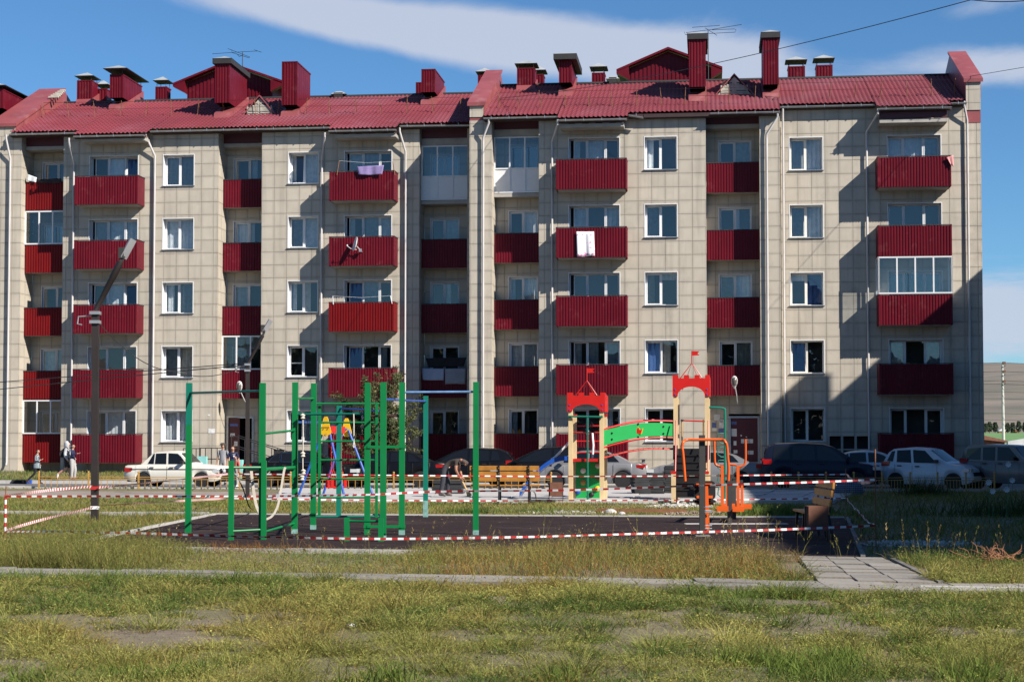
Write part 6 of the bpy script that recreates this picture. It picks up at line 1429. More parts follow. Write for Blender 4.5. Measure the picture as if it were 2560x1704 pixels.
# ------------------------------------------------------------------ stacks of rubber tiles, bottle, rail, rubble
def stack(px0, px1, yt, yb, Y, dep, label, seed, n=None, name='rubber_stack'):
    r = random.Random(seed); p = at((px0+px1)/2, yb, Y); z0 = .1 if Y < 64 else .02; w = (px1-px0)/4300*Y; h = at(px0, yt, Y).z-z0; n = n or max(3, int(h/.055)); e = empty(name, (p.x, p.y, z0), r.uniform(-.1, .1), label=label, cat='stack', group='stacks of black rubber tiles')
    for k in range(n):
        b = MB(); b.obox((r.uniform(-.03, .03), r.uniform(-.02, .02), h*(k+.5)/n), (w/2*r.uniform(.93, 1), 0, r.uniform(-.006, .006)), (0, dep/2, 0), (0, 0, h/n*.46)); b.build('rubber_slab', M_RUBSLAB, e)
stack(1083, 1160, 1199, 1234, 57.5, .7, 'low stack of black rubber tiles behind the bending worker, bottle on top', 1); stack(1580, 1622, 1186, 1236, 57.2, .8, 'leaning left stack of black rubber tiles between the castle towers', 2); stack(1623, 1660, 1182, 1236, 57.4, .8, 'middle stack of black rubber tiles, right of the leaning one', 3); stack(1661, 1700, 1163, 1236, 57.8, .8, 'tallest stack of black rubber tiles, behind the black stair', 4)
b = MB(); b.lathe([(.035, 0), (.042, .02), (.042, .17), (.018, .23), (.018, .25)], (0, 0, 0), 10); bo = b.build('bottle', glass_mat('clear_bottle', 1.5, (.8, .85, .85)), None, smooth=40, label='clear plastic bottle standing on the low stack', cat='bottle'); q = at(1153, 1199, 57.4); bo.location = q; b = MB(); b.lathe([(.02, .25), (.02, .28)], (0, 0, 0), 8); b.build('cap', M_YEL, bo)
def rail_beam():
    a, c = gnd(1492, 1281.5), gnd(1716, 1282.5); d = (c-a).normalized(); b = MB(); b.bar(a+Vector((0, 0, .05)), c+Vector((0, 0, .05)), .16, .02); b.bar(a+Vector((0, -.08, .06)), c+Vector((0, -.08, .06)), .02, .09); b.bar(a+Vector((0, .08, .06)), c+Vector((0, .08, .06)), .02, .09); b.build('steel_channel', M_RUST, None, label='long rusty steel channel lying in the grass before the castle', cat='steel beam')
rail_beam()
def heap(px, py, w, h, m, label, seed, n=220, cs=.05):
    r = random.Random(seed); g = gnd(px, py); b = MB()
    for k in range(n):
        a = r.uniform(0, 2*PI); t = math.sqrt(r.random()); x, y = w*t*math.cos(a), w*.6*t*math.sin(a); z = h*(1-t)**1.2*r.uniform(.6, 1); s = cs*r.uniform(.5, 1.2); q = Vector((x, y, z+s*.3)); R = Matrix.Rotation(r.uniform(0, 3), 3, Vector((r.random(), r.random(), r.random()+.1)))
        b.obox(q, R @ Vector((s*.6, 0, 0)), R @ Vector((0, s*.5, 0)), R @ Vector((0, 0, s*.4)))
    n2 = 16; c = b.p((0, 0, h*.8)); rg = [b.p((w*math.cos(2*PI*k/n2), w*.6*math.sin(2*PI*k/n2), -.02)) for k in range(n2)]
    for k in range(n2): b.idx((c, rg[k], rg[(k+1) % n2]))
    o = b.build('gravel', m, None, label=label, cat='gravel heap', kind='stuff'); o.location = g
M_GRAV = mat('grey_gravel', (.40, .38, .34), .9, var=.25, scale=8, island=.25)
heap(1700, 1268, .95, .16, M_GRAV, 'low heap of pale gravel before the right tower', 1); heap(1755, 1287, 1.0, .10, mat('earth_heap', (.24, .18, .13), .95, var=.25, scale=6, island=.2), 'flat heap of brown earth by the dark post', 2); heap(1400, 1282, 1.1, .05, M_CONC, 'spilt pale mortar beside the rubber pavement', 3, cs=.04)
heap(2290, 1362, 1.2, .05, M_GRAV, 'thin gravel spill in the deep shade at the right', 4, n=160)
def stone(px, py, s, label, m=M_CONC):
    r = random.Random(px); b = MB(); bm = bmesh.new(); bmesh.ops.create_icosphere(bm, subdivisions=2, radius=s)
    for v in bm.verts: v.co *= 1+.25*mnoise.noise(v.co*9/s*.05+Vector((px, 0, 0))); v.co.z *= .6
    me = bpy.data.meshes.new('stone'); bm.to_mesh(me); bm.free(); me.materials.append(m); o = link('stone', me, None, gnd(px, py)+Vector((0, 0, s*.3)), (0, 0, r.random()*3), label=label, cat='stone', group='loose stones in the grass')
for k, (x, y, s, l) in enumerate(((1058, 1467, .045, 'pinkish stone in the foreground grass, the uppermost one'), (861, 1540, .035, 'small brown stone in the foreground grass left of centre'), (877, 1566, .04, 'white stone in the foreground grass near a bare patch'), (1528, 1285, .16, 'larger pale stone at the rubber pavement edge'), (1555, 1287, .1, 'smaller pale stone beside a larger one at the rubber pavement edge'))): stone(x, y, s, l, M_TWHT if 'white' in l else M_CONC)
# ------------------------------------------------------------------ ochre rail fence along the road
def fence():
    W_ = 13.55; zb = .0; x0 = U(103, W_); x1 = U(1378, W_); xr0, xr1 = U(1925, W_), U(2480, W_)
    def run(u0, u1, step, pick, label, h=.47):
        o = FP(u0, W_, 0); e = empty('low_fence', o, -PSI, label=label, cat='fence', group='low ochre rail fences along the road'); Ln = u1-u0; n = max(1, round(Ln/step)); r = random.Random(int(u0*10))
        pm = MB(); pm.box(-.028, .028, -.028, .028, -.1, h+.15); pm.lathe([(.035, h+.15), (.045, h+.19), (.02, h+.22)], (0, 0, 0), 8); pmesh = pm.mesh('post', M_FYEL); 
        for k in range(n+1): link('post', pmesh, e, (Ln*k/n, 0, 0), (r.uniform(-.02, .02), r.uniform(-.02, .02), 0))
        m = max(2, round(step/pick)); km = MB(); km.box(-.010, .010, -.010, .010, .07, h-.07); kmesh = km.mesh('picket', M_FYEL)
        for k in range(n):
            a = Ln*k/n; c = Ln*(k+1)/n
            for z in (h, h-.09, .06): b = MB(); b.bar((a+.03, 0, z+r.uniform(-.012, .012)), (c-.03, 0, z+r.uniform(-.012, .012)), .024, .024, up=(0, 1, 0)) if z > .1 else None; (b.build('rail', M_FYEL, e) if z > .1 else None)
            for j in range(1, m): link('picket', kmesh, e, (a+(c-a)*j/m+r.uniform(-.01, .01), 0, 0), (0, r.uniform(-.02, .02), 0))
    run(x0, x1, 2.12, .265, 'sunlit low ochre fence from the boy to the castle, before the white saloon')
    run(xr0, xr1, 1.05, .12, 'shaded low ochre fence before the parked cars at the right', .50)
fence()
# ------------------------------------------------------------------ cars
M_TYRE = mat('tyre_rubber', (.014, .013, .013), .85, var=.2); M_RIM = mat('alloy_rim', (.42, .42, .43), .3, metal=.7); M_CGLASS = mat('car_glass', (.008, .009, .011), .04, var=.0, spec=.32); M_TRIM = mat('black_trim', (.012, .012, .012), .5)
M_CHROME = mat('chrome', (.6, .6, .6), .15, metal=1.0, var=.02); M_LENS = mat('head_lamp_glass', (.50, .52, .52), .08, spec=.8, var=.15); M_TAIL = mat('tail_lamp_red', (.34, .008, .010), .12, spec=.8, var=.1); M_AMBER = mat('amber_lamp', (.6, .18, .01), .2); M_PLATE = mat('number_plate_white', (.6, .6, .6), .5)
def interp(pl, x):
    if x <= pl[0][0]: return pl[0][1]
    for a, c in zip(pl, pl[1:]):
        if x <= c[0]: return a[1]+(c[1]-a[1])*(x-a[0])/max(c[0]-a[0], 1e-6)
    return pl[-1][1]
def car(pos, rz, spec, paint, label, name='parked_car', detail=None):
    """x runs from tail (0) to nose (L); y to the left; the builder's side windows are polygons in (x, z)."""
    e = empty(name, pos, rz, label=label, cat='car', group='cars parked along the road')
    L, Wd = spec['L'], spec['W']; belt = spec['belt']; cab = spec['cab']; wr = spec['wr']; wx = spec['wx']; gc = spec.get('gc', .20); hw0 = Wd/2; hwr = hw0*spec.get('tumble', .78)
    cx0, cx1 = cab[0][0], cab[-1][0]
    xs = sorted(set([round(L*k/70, 4) for k in range(71)]+[q[0] for q in belt]+[q[0] for q in cab]+[w+s*wr*1.13*c for w in wx for s in (-1, 1) for c in (1, .98, .9, .75, .5, .25)]+list(wx)))
    xs = [x for x in xs if 0 <= x <= L]; cxp = L/2
    def hw(x):
        t = abs(x-cxp)/(L/2); return hw0*(1-.045*t**2-.12*max(0, t-.80)**2/.04)
    def zb(x):
        z = gc+.10*max(0, abs(x-cxp)/(L/2)-.85)/.15
        for w in wx:
            d = abs(x-w); R = wr*1.13
            if d < R: z = max(z, wr+math.sqrt(R*R-d*d))
        return z
    b = MB(); rings = []
    for x in xs:
        zt = interp(belt, x); z0 = min(zb(x), zt-.03); h = hw(x); zm = z0+(zt-z0)*.55
        prof = [(h*.94, z0), (h*1.0, z0+(zt-z0)*.25), (h*1.0, zm), (h*.965, zt-(zt-z0)*.10), (h*.92, zt-.005), (h*.5, zt+.025), (0, zt+.03)]
        ring = [b.p((x-L/2, y, z)) for y, z in prof]+[b.p((x-L/2, -y, z)) for y, z in prof[-2::-1]]; rings.append(ring)
    for r0, r1 in zip(rings, rings[1:]):
        for k in range(len(r0)-1): b.idx((r0[k], r0[k+1], r1[k+1], r1[k]))
    b.idx(rings[0][::-1]); b.idx(rings[-1]); b.build('body', paint, e, smooth=38)
    b = MB(); b.box(-L/2+.12, L/2-.12, -hw0*.80, hw0*.80, gc-.02, gc+.32); b.build('underbody', M_TRIM, e)
    for w in wx:
        b = MB(); b.box(w-L/2-wr*1.15, w-L/2+wr*1.15, -hw0*.9, hw0*.9, gc, wr*2.1); b.build('wheel_housing', M_BLACKP, e)
    # cabin
    zbelt_mid = interp(belt, (cx0+cx1)/2); b = MB(); rings = []
    cxs = sorted(set([q[0] for q in cab]+[cx0+(cx1-cx0)*k/36 for k in range(37)]))
    def yh(x, z):
        zb_ = interp(belt, x); zr = max(q[1] for q in cab); t = max(0, min(1, (z-zb_)/max(zr-zb_, .01))); return hw(x)*.915*(1-t)+hwr*t
    for x in cxs:
        zt = interp(cab, x); z0 = interp(belt, x)-.04; zt = max(zt, z0+.02); n = 5; pr = []
        for k in range(n+1): z = z0+(zt-z0)*k/n*.97; pr.append((yh(x, z), z))
        pr.append((yh(x, zt)*.93, zt)); pr.append((0, zt+.025))
        rings.append([b.p((x-L/2, y, z)) for y, z in pr]+[b.p((x-L/2, -y, z)) for y, z in pr[-2::-1]])
    for r0, r1 in zip(rings, rings[1:]):
        for k in range(len(r0)-1): b.idx((r0[k], r0[k+1], r1[k+1], r1[k]))
    b.idx(rings[0][::-1]); b.idx(rings[-1]); b.build('cabin', paint, e, smooth=38)
    for poly in spec['win']:
        for sgn in (-1, 1):
            b = MB(); i0 = [b.p((x-L/2, sgn*(yh(x, z)+.012), z)) for x, z in poly]; i1 = [b.p((x-L/2, sgn*(yh(x, z)-.02), z)) for x, z in poly]; n = len(poly)
            b.idx(i0)
            for k in range(n): b.idx((i0[k], i0[(k+1) % n], i1[(k+1) % n], i1[k]))
            b.build('side_window', M_CGLASS, e)
            if spec.get('winline'):
                b = MB(); b.tube([(x-L/2, sgn*(yh(x, z)+.014), z) for x, z in poly+poly[:1]], .009, 5); b.build('window_trim', M_CHROME, e)
    def screen(p0, p1, nm):
        (xa, za), (xb, zb_) = p0, p1; b = MB(); k = .86; d = Vector((xb-xa, 0, zb_-za)).normalized(); o = Vector((-d.z, 0, d.x))*.014; o = o if o.z > 0 else -o
        rows = []
        for t in (.07, .5, .95):
            x, z = xa+(xb-xa)*t, za+(zb_-za)*t; y = yh(x, z)*k; rows.append([b.p((x-L/2+o.x, y*s, z+o.z+.012*(1-s*s))) for s in (-1, -.5, 0, .5, 1)])
        for r0, r1 in zip(rows, rows[1:]):
            for j in range(4): b.idx((r0[j], r0[j+1], r1[j+1], r1[j]))
        b.build(nm, M_CGLASS, e)
    screen(spec['ws'][0], spec['ws'][1], 'windscreen'); screen(spec['rs'][0], spec['rs'][1], 'rear_window')
    # wheels
    tb = MB(); tb.lathe([(wr*.62, -.09), (wr*.95, -.09), (wr, -.06), (wr, .06), (wr*.95, .09), (wr*.62, .09)], (0, 0, 0), 22, axis='y'); tm = tb.mesh('tyre', M_TYRE, 50)
    rb = MB(); rb.lathe([(wr*.62, -.075), (wr*.56, -.055), (wr*.55, -.03)], (0, 0, 0), 22, axis='y'); ns = spec.get('spokes', 7)
    for k in range(ns):
        a = 2*PI*k/ns; rb.bar((0, -.055, 0), (wr*.58*math.cos(a), -.055, wr*.58*math.sin(a)), spec.get('sw', .055), .03, up=(0, 1, 0))
    rb.lathe([(wr*.15, -.075), (wr*.15, -.04)], (0, 0, 0), 10, axis='y'); rm = rb.mesh('rim', spec.get('rim', M_RIM), 40)
    bb = MB(); bb.lathe([(wr*.60, -.03), (wr*.60, .0)], (0, 0, 0), 16, axis='y'); bmh = bb.mesh('brake_drum', M_TRIM)
    for w in wx:
        for sgn in (-1, 1):
            t = link('wheel', tm, e, (w-L/2, sgn*(hw0*.965-.10)*1.0, wr), (0, random.uniform(0, 1), 0 if sgn < 0 else PI)); link('rim', rm, t); link('brake_drum', bmh, t)
    def chip(nm, m, x, y, z, sx, sy, sz, both=True, rot=0):
        for sgn in ((-1, 1) if both else (1,)):
            b = MB(); b.obox((0, 0, 0), (sx, 0, 0), (0, sy, 0), (0, 0, sz)); o = b.build(nm, m, e); o.location = (x-L/2, y*sgn, z); o.rotation_euler = (0, rot, 0)
    for (x, z) in spec.get('handles', ()): chip('door_handle', spec.get('hm', M_TRIM), x, hw(x)*1.0+.008, z, .085, .014, .022)
    for x in spec.get('doors', ()):
        for sgn in (-1, 1):
            b = MB(); pts = [(x-L/2, sgn*(hw(x)*q+.004), zb(x)+(interp(belt, x)-zb(x))*t) for q, t in ((.985, .12), (1.0, .25), (1.0, .55), (.968, .90))]; b.tube(pts, .006, 4); b.build('door_gap', M_TRIM, e)
    zh, zt_ = spec['zh'], spec['zt']
    chip('headlight', M_LENS, L-.10, hw(L-.1)*.78, zh, .05, .15, spec.get('lh', .075)); chip('headlight_side', M_LENS, L-.24, hw(L-.24)*.985, zh, .14, .025, spec.get('lh', .075)*.9)
    chip('taillight', M_TAIL, .06, hw(.06)*.78, zt_, .05, .14, spec.get('th', .08)); chip('taillight_side', M_TAIL, .22, hw(.22)*.985, zt_, .16, .025, spec.get('th', .08)*.9)
    chip('side_mirror', spec.get('mirror', paint), cx1-.42 if 'mx' not in spec else spec['mx'], hw0*1.0+.06, interp(belt, cx1-.4)+.10, .06, .09, .065)
    b = MB(); b.box(L/2-.16, L/2-.012+.02, -hw0*.62, hw0*.62, spec.get('gz', .52), spec.get('gz', .52)+.14); b.build('grille', M_TRIM, e)
    b = MB(); b.box(L/2-.02, L/2+.02, -.26, .26, .40, .51); b.build('number_plate', M_PLATE, e); b = MB(); b.box(-L/2-.02, -L/2+.03, -.26, .26, zt_-.08, zt_+.03); b.build('number_plate', M_PLATE, e)
    bm_ = spec.get('bumper')
    for x0, x1 in ((-L/2-.03, -L/2+.14), (L/2-.14, L/2+.03)):
        b = MB(); b.box(x0, x1, -hw(0)*.97, hw(0)*.97, .36, .50); b.build('bumper', bm_ or paint, e)
    if detail: detail(e, L, Wd, hw, yh)
    return e
def paint(n, c, r=.28, dirt=None, coat=.3, spec=.5): return mat(n, c, r, var=.06, scale=1.2, coat=coat, dirt=dirt, spec=spec)
LADA = dict(L=4.12, W=1.61, wr=.29, wx=(.84, 3.27), gc=.24, tumble=.80, zh=.66, zt=.70, lh=.08, th=.09, rim=mat('steel_rim', (.42, .41, .39), .5, metal=.3), spokes=8, sw=.09, hm=M_CHROME, bumper=M_CHROME, mirror=M_TRIM,
    belt=[(0, .70), (.04, .86), (.9, .885), (1.6, .90), (2.78, .91), (3.2, .90), (4.0, .83), (4.10, .72), (4.12, .55)], cab=[(.72, .88), (1.18, 1.34), (1.32, 1.405), (1.9, 1.44), (2.2, 1.43), (2.34, 1.38), (2.86, .90)],
    win=[[(1.02, .94), (1.24, 1.34), (1.30, 1.35), (1.28, .94)], [(1.33, .94), (1.35, 1.355), (1.79, 1.37), (1.81, .94)], [(1.90, .94), (1.88, 1.37), (2.26, 1.35), (2.40, 1.24), (2.66, .94)]], ws=((2.80, .95), (2.36, 1.385)), rs=((.76, .93), (1.19, 1.36)), handles=((1.22, .80), (2.06, .80)), doors=(1.86, 1.05, 2.72), mx=2.52)
SEDAN = dict(L=4.75, W=1.80, wr=.325, wx=(.98, 3.78), gc=.20, zh=.68, zt=.86, th=.07, winline=True, spokes=9,
    belt=[(0, .72), (.05, .93), (.3, 1.00), (1.2, 1.01), (2.6, .98), (3.3, .95), (4.1, .86), (4.6, .72), (4.72, .58), (4.75, .46)], cab=[(.62, 1.0), (1.15, 1.28), (1.6, 1.42), (2.15, 1.47), (2.6, 1.45), (2.95, 1.36), (3.72, .93)],
    win=[[(1.05, 1.03), (1.28, 1.27), (1.52, 1.36), (1.50, 1.03)], [(1.56, 1.03), (1.58, 1.375), (2.02, 1.40), (2.20, 1.40), (2.22, 1.02)], [(2.30, 1.02), (2.28, 1.40), (2.6, 1.385), (2.88, 1.30), (3.36, 1.0)]], ws=((3.62, .98), (2.93, 1.37)), rs=((.68, 1.02), (1.42, 1.37)), handles=((1.72, .90), (2.62, .88)), doors=(2.26, 1.3, 3.25))
HATCH = dict(L=4.3, W=1.76, wr=.32, wx=(.78, 3.4), gc=.2, zh=.70, zt=.98, th=.12, spokes=7,
    belt=[(0, .62), (.03, .95), (.2, 1.03), (1.2, 1.02), (2.6, .98), (3.3, .94), (3.9, .82), (4.22, .64), (4.3, .45)], cab=[(.10, 1.02), (.42, 1.40), (.75, 1.53), (1.5, 1.57), (2.1, 1.54), (2.5, 1.44), (3.5, .95)],
    win=[[(.62, 1.08), (.72, 1.42), (.95, 1.46), (1.0, 1.06)], [(1.08, 1.05), (1.06, 1.47), (1.85, 1.49), (1.88, 1.03)], [(1.97, 1.03), (1.95, 1.49), (2.2, 1.47), (2.5, 1.37), (3.1, 1.01)]], ws=((3.4, 1.0), (2.48, 1.46)), rs=((.12, 1.06), (.42, 1.42)), handles=((1.25, .92), (2.15, .92)), doors=(1.92, 1.02, 3.0))
MPV = dict(HATCH, L=4.75, W=1.8, wx=(.88, 3.75), zt=1.0,
    belt=[(0, .62), (.03, .98), (.2, 1.05), (1.2, 1.05), (2.9, 1.0), (3.7, .95), (4.3, .82), (4.65, .66), (4.75, .45)], cab=[(.10, 1.04), (.42, 1.45), (.8, 1.57), (1.7, 1.62), (2.5, 1.58), (2.9, 1.47), (4.0, .95)],
    win=[[(.55, 1.10), (.66, 1.46), (1.1, 1.5), (1.1, 1.08)], [(1.18, 1.08), (1.18, 1.51), (2.1, 1.53), (2.12, 1.05)], [(2.2, 1.05), (2.2, 1.53), (2.5, 1.51), (2.85, 1.42), (3.55, 1.02)]], ws=((3.9, 1.0), (2.88, 1.49)), rs=((.12, 1.08), (.42, 1.46)), handles=((1.35, .95), (2.4, .93)), doors=(2.16, 1.14, 3.4))
VAN = dict(MPV, L=4.6, W=1.78, wx=(.85, 3.6), wr=.31, zh=.80, zt=1.05, th=.11, lh=.07,
    belt=[(0, .62), (.02, 1.02), (.15, 1.10), (1.2, 1.10), (2.9, 1.06), (3.6, 1.02), (4.15, .93), (4.5, .78), (4.6, .5)], cab=[(.06, 1.09), (.22, 1.60), (.5, 1.74), (1.5, 1.78), (2.3, 1.74), (2.7, 1.63), (3.7, 1.03)],
    win=[[(.42, 1.15), (.46, 1.62), (1.05, 1.66), (1.1, 1.13)], [(1.18, 1.13), (1.18, 1.66), (2.0, 1.68), (2.05, 1.11)], [(2.13, 1.11), (2.12, 1.68), (2.35, 1.65), (2.65, 1.56), (3.25, 1.08)]], ws=((3.6, 1.08), (2.68, 1.65)), rs=((.08, 1.15), (.22, 1.6)), handles=((1.4, 1.0), (2.3, 1.0)), doors=(2.09, 1.14, 3.1))
KEI = dict(HATCH, L=3.65, W=1.62, wr=.30, wx=(.62, 2.92), zh=.74, zt=.98, th=.09, lh=.07, mirror=M_TRIM,
    belt=[(0, .62), (.03, .96), (.15, 1.02), (1.2, .99), (2.3, .97), (2.75, .98), (3.3, .90), (3.58, .74), (3.65, .5)], cab=[(.06, 1.01), (.32, 1.42), (.5, 1.54), (1.2, 1.60), (1.75, 1.57), (1.95, 1.52), (2.72, .98)],
    win=[[(.25, 1.08), (.44, 1.45), (.58, 1.47), (.50, 1.06)], [(.66, 1.04), (.66, 1.49), (1.20, 1.51), (1.26, 1.02)], [(1.36, 1.02), (1.30, 1.51), (1.78, 1.48), (2.28, 1.0)]], ws=((2.64, 1.03), (1.96, 1.53)), rs=((.1, 1.06), (.3, 1.4)), handles=((.80, .90), (1.52, .88)), doors=(1.31, .60, 2.3))
SUV = dict(HATCH, L=4.1, W=1.70, wr=.35, wx=(.72, 3.2), gc=.26, zh=.86, zt=1.1, th=.09, lh=.08, tumble=.84, mirror=M_TRIM,
    belt=[(0, .7), (.03, 1.06), (.15, 1.10), (2.4, 1.08), (2.75, 1.07), (3.6, .99), (4.0, .88), (4.1, .6)], cab=[(.06, 1.09), (.2, 1.55), (.4, 1.68), (1.2, 1.71), (2.1, 1.68), (2.25, 1.64), (2.72, 1.08)],
    win=[[(.25, 1.15), (.36, 1.55), (.9, 1.60), (.9, 1.13)], [(1.0, 1.12), (1.0, 1.61), (1.50, 1.62), (1.50, 1.11)], [(1.6, 1.11), (1.6, 1.62), (2.05, 1.60), (2.5, 1.11)]], ws=((2.66, 1.12), (2.26, 1.65)), rs=((.08, 1.15), (.2, 1.52)), handles=((1.1, 1.0), (1.75, 1.0)), doors=(1.55, .95, 2.5))
RZ = 0.015
def place(xl, xr, spec, facing, w, **kw):
    # xl..xr: where its ends lie in the photograph; the car keeps its own length
    px = (xl+xr)/2; u = U(px, w, 1190); p = FP(u, w, .012); return p
P_WHITE = paint('old_white_paint', (.66, .63, .55), .38, coat=.25); P_BLACK = paint('black_paint', (.005, .005, .006), .3, coat=.05, spec=.22); P_DBLUE = paint('dark_blue_paint', (.007, .010, .024), .3, coat=.05, spec=.22); P_SILVER = paint('silver_paint', (.17, .17, .175), .3); P_BWHITE = paint('white_paint', (.50, .52, .55), .3); P_GOLD = paint('champagne_paint', (.13, .115, .108), .35)
lada_decal = lambda e, L, Wd, hw, yh: [MB_side_strip(e, L, hw)]
def MB_side_strip(e, L, hw):
    for sgn in (-1, 1):
        b = MB(); b.tube([(x-L/2, sgn*(hw(x)+.006), .73) for x in [.15+3.8*k/16 for k in range(17)]], .012, 4); b.build('side_strip', M_TRIM, e)
    for y in (.62, .40, -.40, -.62):
        b = MB(); b.lathe([(.085, -.02), (.085, .03), (.06, .05)], (L/2, y, .66), 14, axis='x'); b.build('round_headlight', M_LENS, e)
    b = MB(); b.box(L/2-.05, L/2+.015, -.74, .74, .56, .76); b.build('grille_panel', M_TRIM, e)
    for sgn in (-1, 1): b = MB(); b.box(L/2-.16, L/2-.02, sgn*.76-.04, sgn*.76+.04, .50, .56); b.build('indicator', M_AMBER, e)
    b = MB()
    for z in (.97,): b.tube([(L/2-1.3, -.5, .95), (L/2-1.5, -.2, 1.02), (L/2-1.6, .1, 1.0)], .008, 4)
    b.build('wiper', M_TRIM, e)
def at_w(px, w): return FP(U(px, w, 1190), w, .012)
F_R = -PSI; F_L = PI-PSI
car(at_w(447, 10.7), F_R-.06, LADA, P_WHITE, 'old cream white boxy saloon parked facing right by the left entrance', detail=lada_decal)
car(at_w(763, 10.6), F_R+.02, SEDAN, P_BLACK, 'black saloon with alloy wheels parked just right of the old white saloon')
car(at_w(975, 10.0), F_L, dict(SEDAN, belt=[(0, .72), (.05, .96), (.3, 1.02), (1.2, 1.02), (2.6, .98), (3.3, .95), (4.1, .86), (4.6, .72), (4.72, .58), (4.75, .46)], winline=False), P_BLACK, 'black saloon with a white rear plate, tail towards the bending worker')
car(at_w(1163, 8.4), F_L, dict(HATCH, th=.10), P_BLACK, 'black hatchback with a big glowing red tail lamp behind the bending worker')
car(at_w(1372, 8.9), F_L, MPV, P_BLACK, 'black people carrier behind the yellow bench and the slide')
def spoiler(e, L, Wd, hw, yh):
    b = MB(); b.box(-L/2+.02, -L/2+.26, -.62, .62, 1.12, 1.15); 
    for y in (-.5, .5): b.box(-L/2+.08, -L/2+.18, y-.02, y+.02, .98, 1.12)
    b.build('spoiler', P_SILVER, e)
car(at_w(1474, 9.9), F_L, dict(SEDAN, L=4.55, wx=(.93, 3.6), belt=[(0, .68), (.05, .90), (.3, .98), (1.2, .97), (2.6, .94), (3.3, .91), (4.0, .82), (4.4, .7), (4.55, .5)], winline=False), P_SILVER, 'silver saloon with a rear spoiler standing behind the left castle tower', detail=spoiler)
car(at_w(1762, 9.6), F_L, dict(SEDAN, th=.09, winline=False), P_SILVER, 'silver grey saloon half in shade behind the right castle tower')
car(at_w(2052, 10.4), F_R, VAN, P_DBLUE, 'dark blue minivan in the shade facing right behind the shaded bench')
car(at_w(2172, 8.3), F_R, dict(SEDAN, winline=False), P_BWHITE, 'white saloon in the shade between the dark minivan and the small white car')
car(at_w(2332, 10.6), F_R-.50, KEI, P_BWHITE, 'small white off roader angled towards the road end in the shade')
car(at_w(2545, 11.3), F_R-.62, SUV, P_GOLD, 'champagne grey off roader cut by the right edge in the shade')
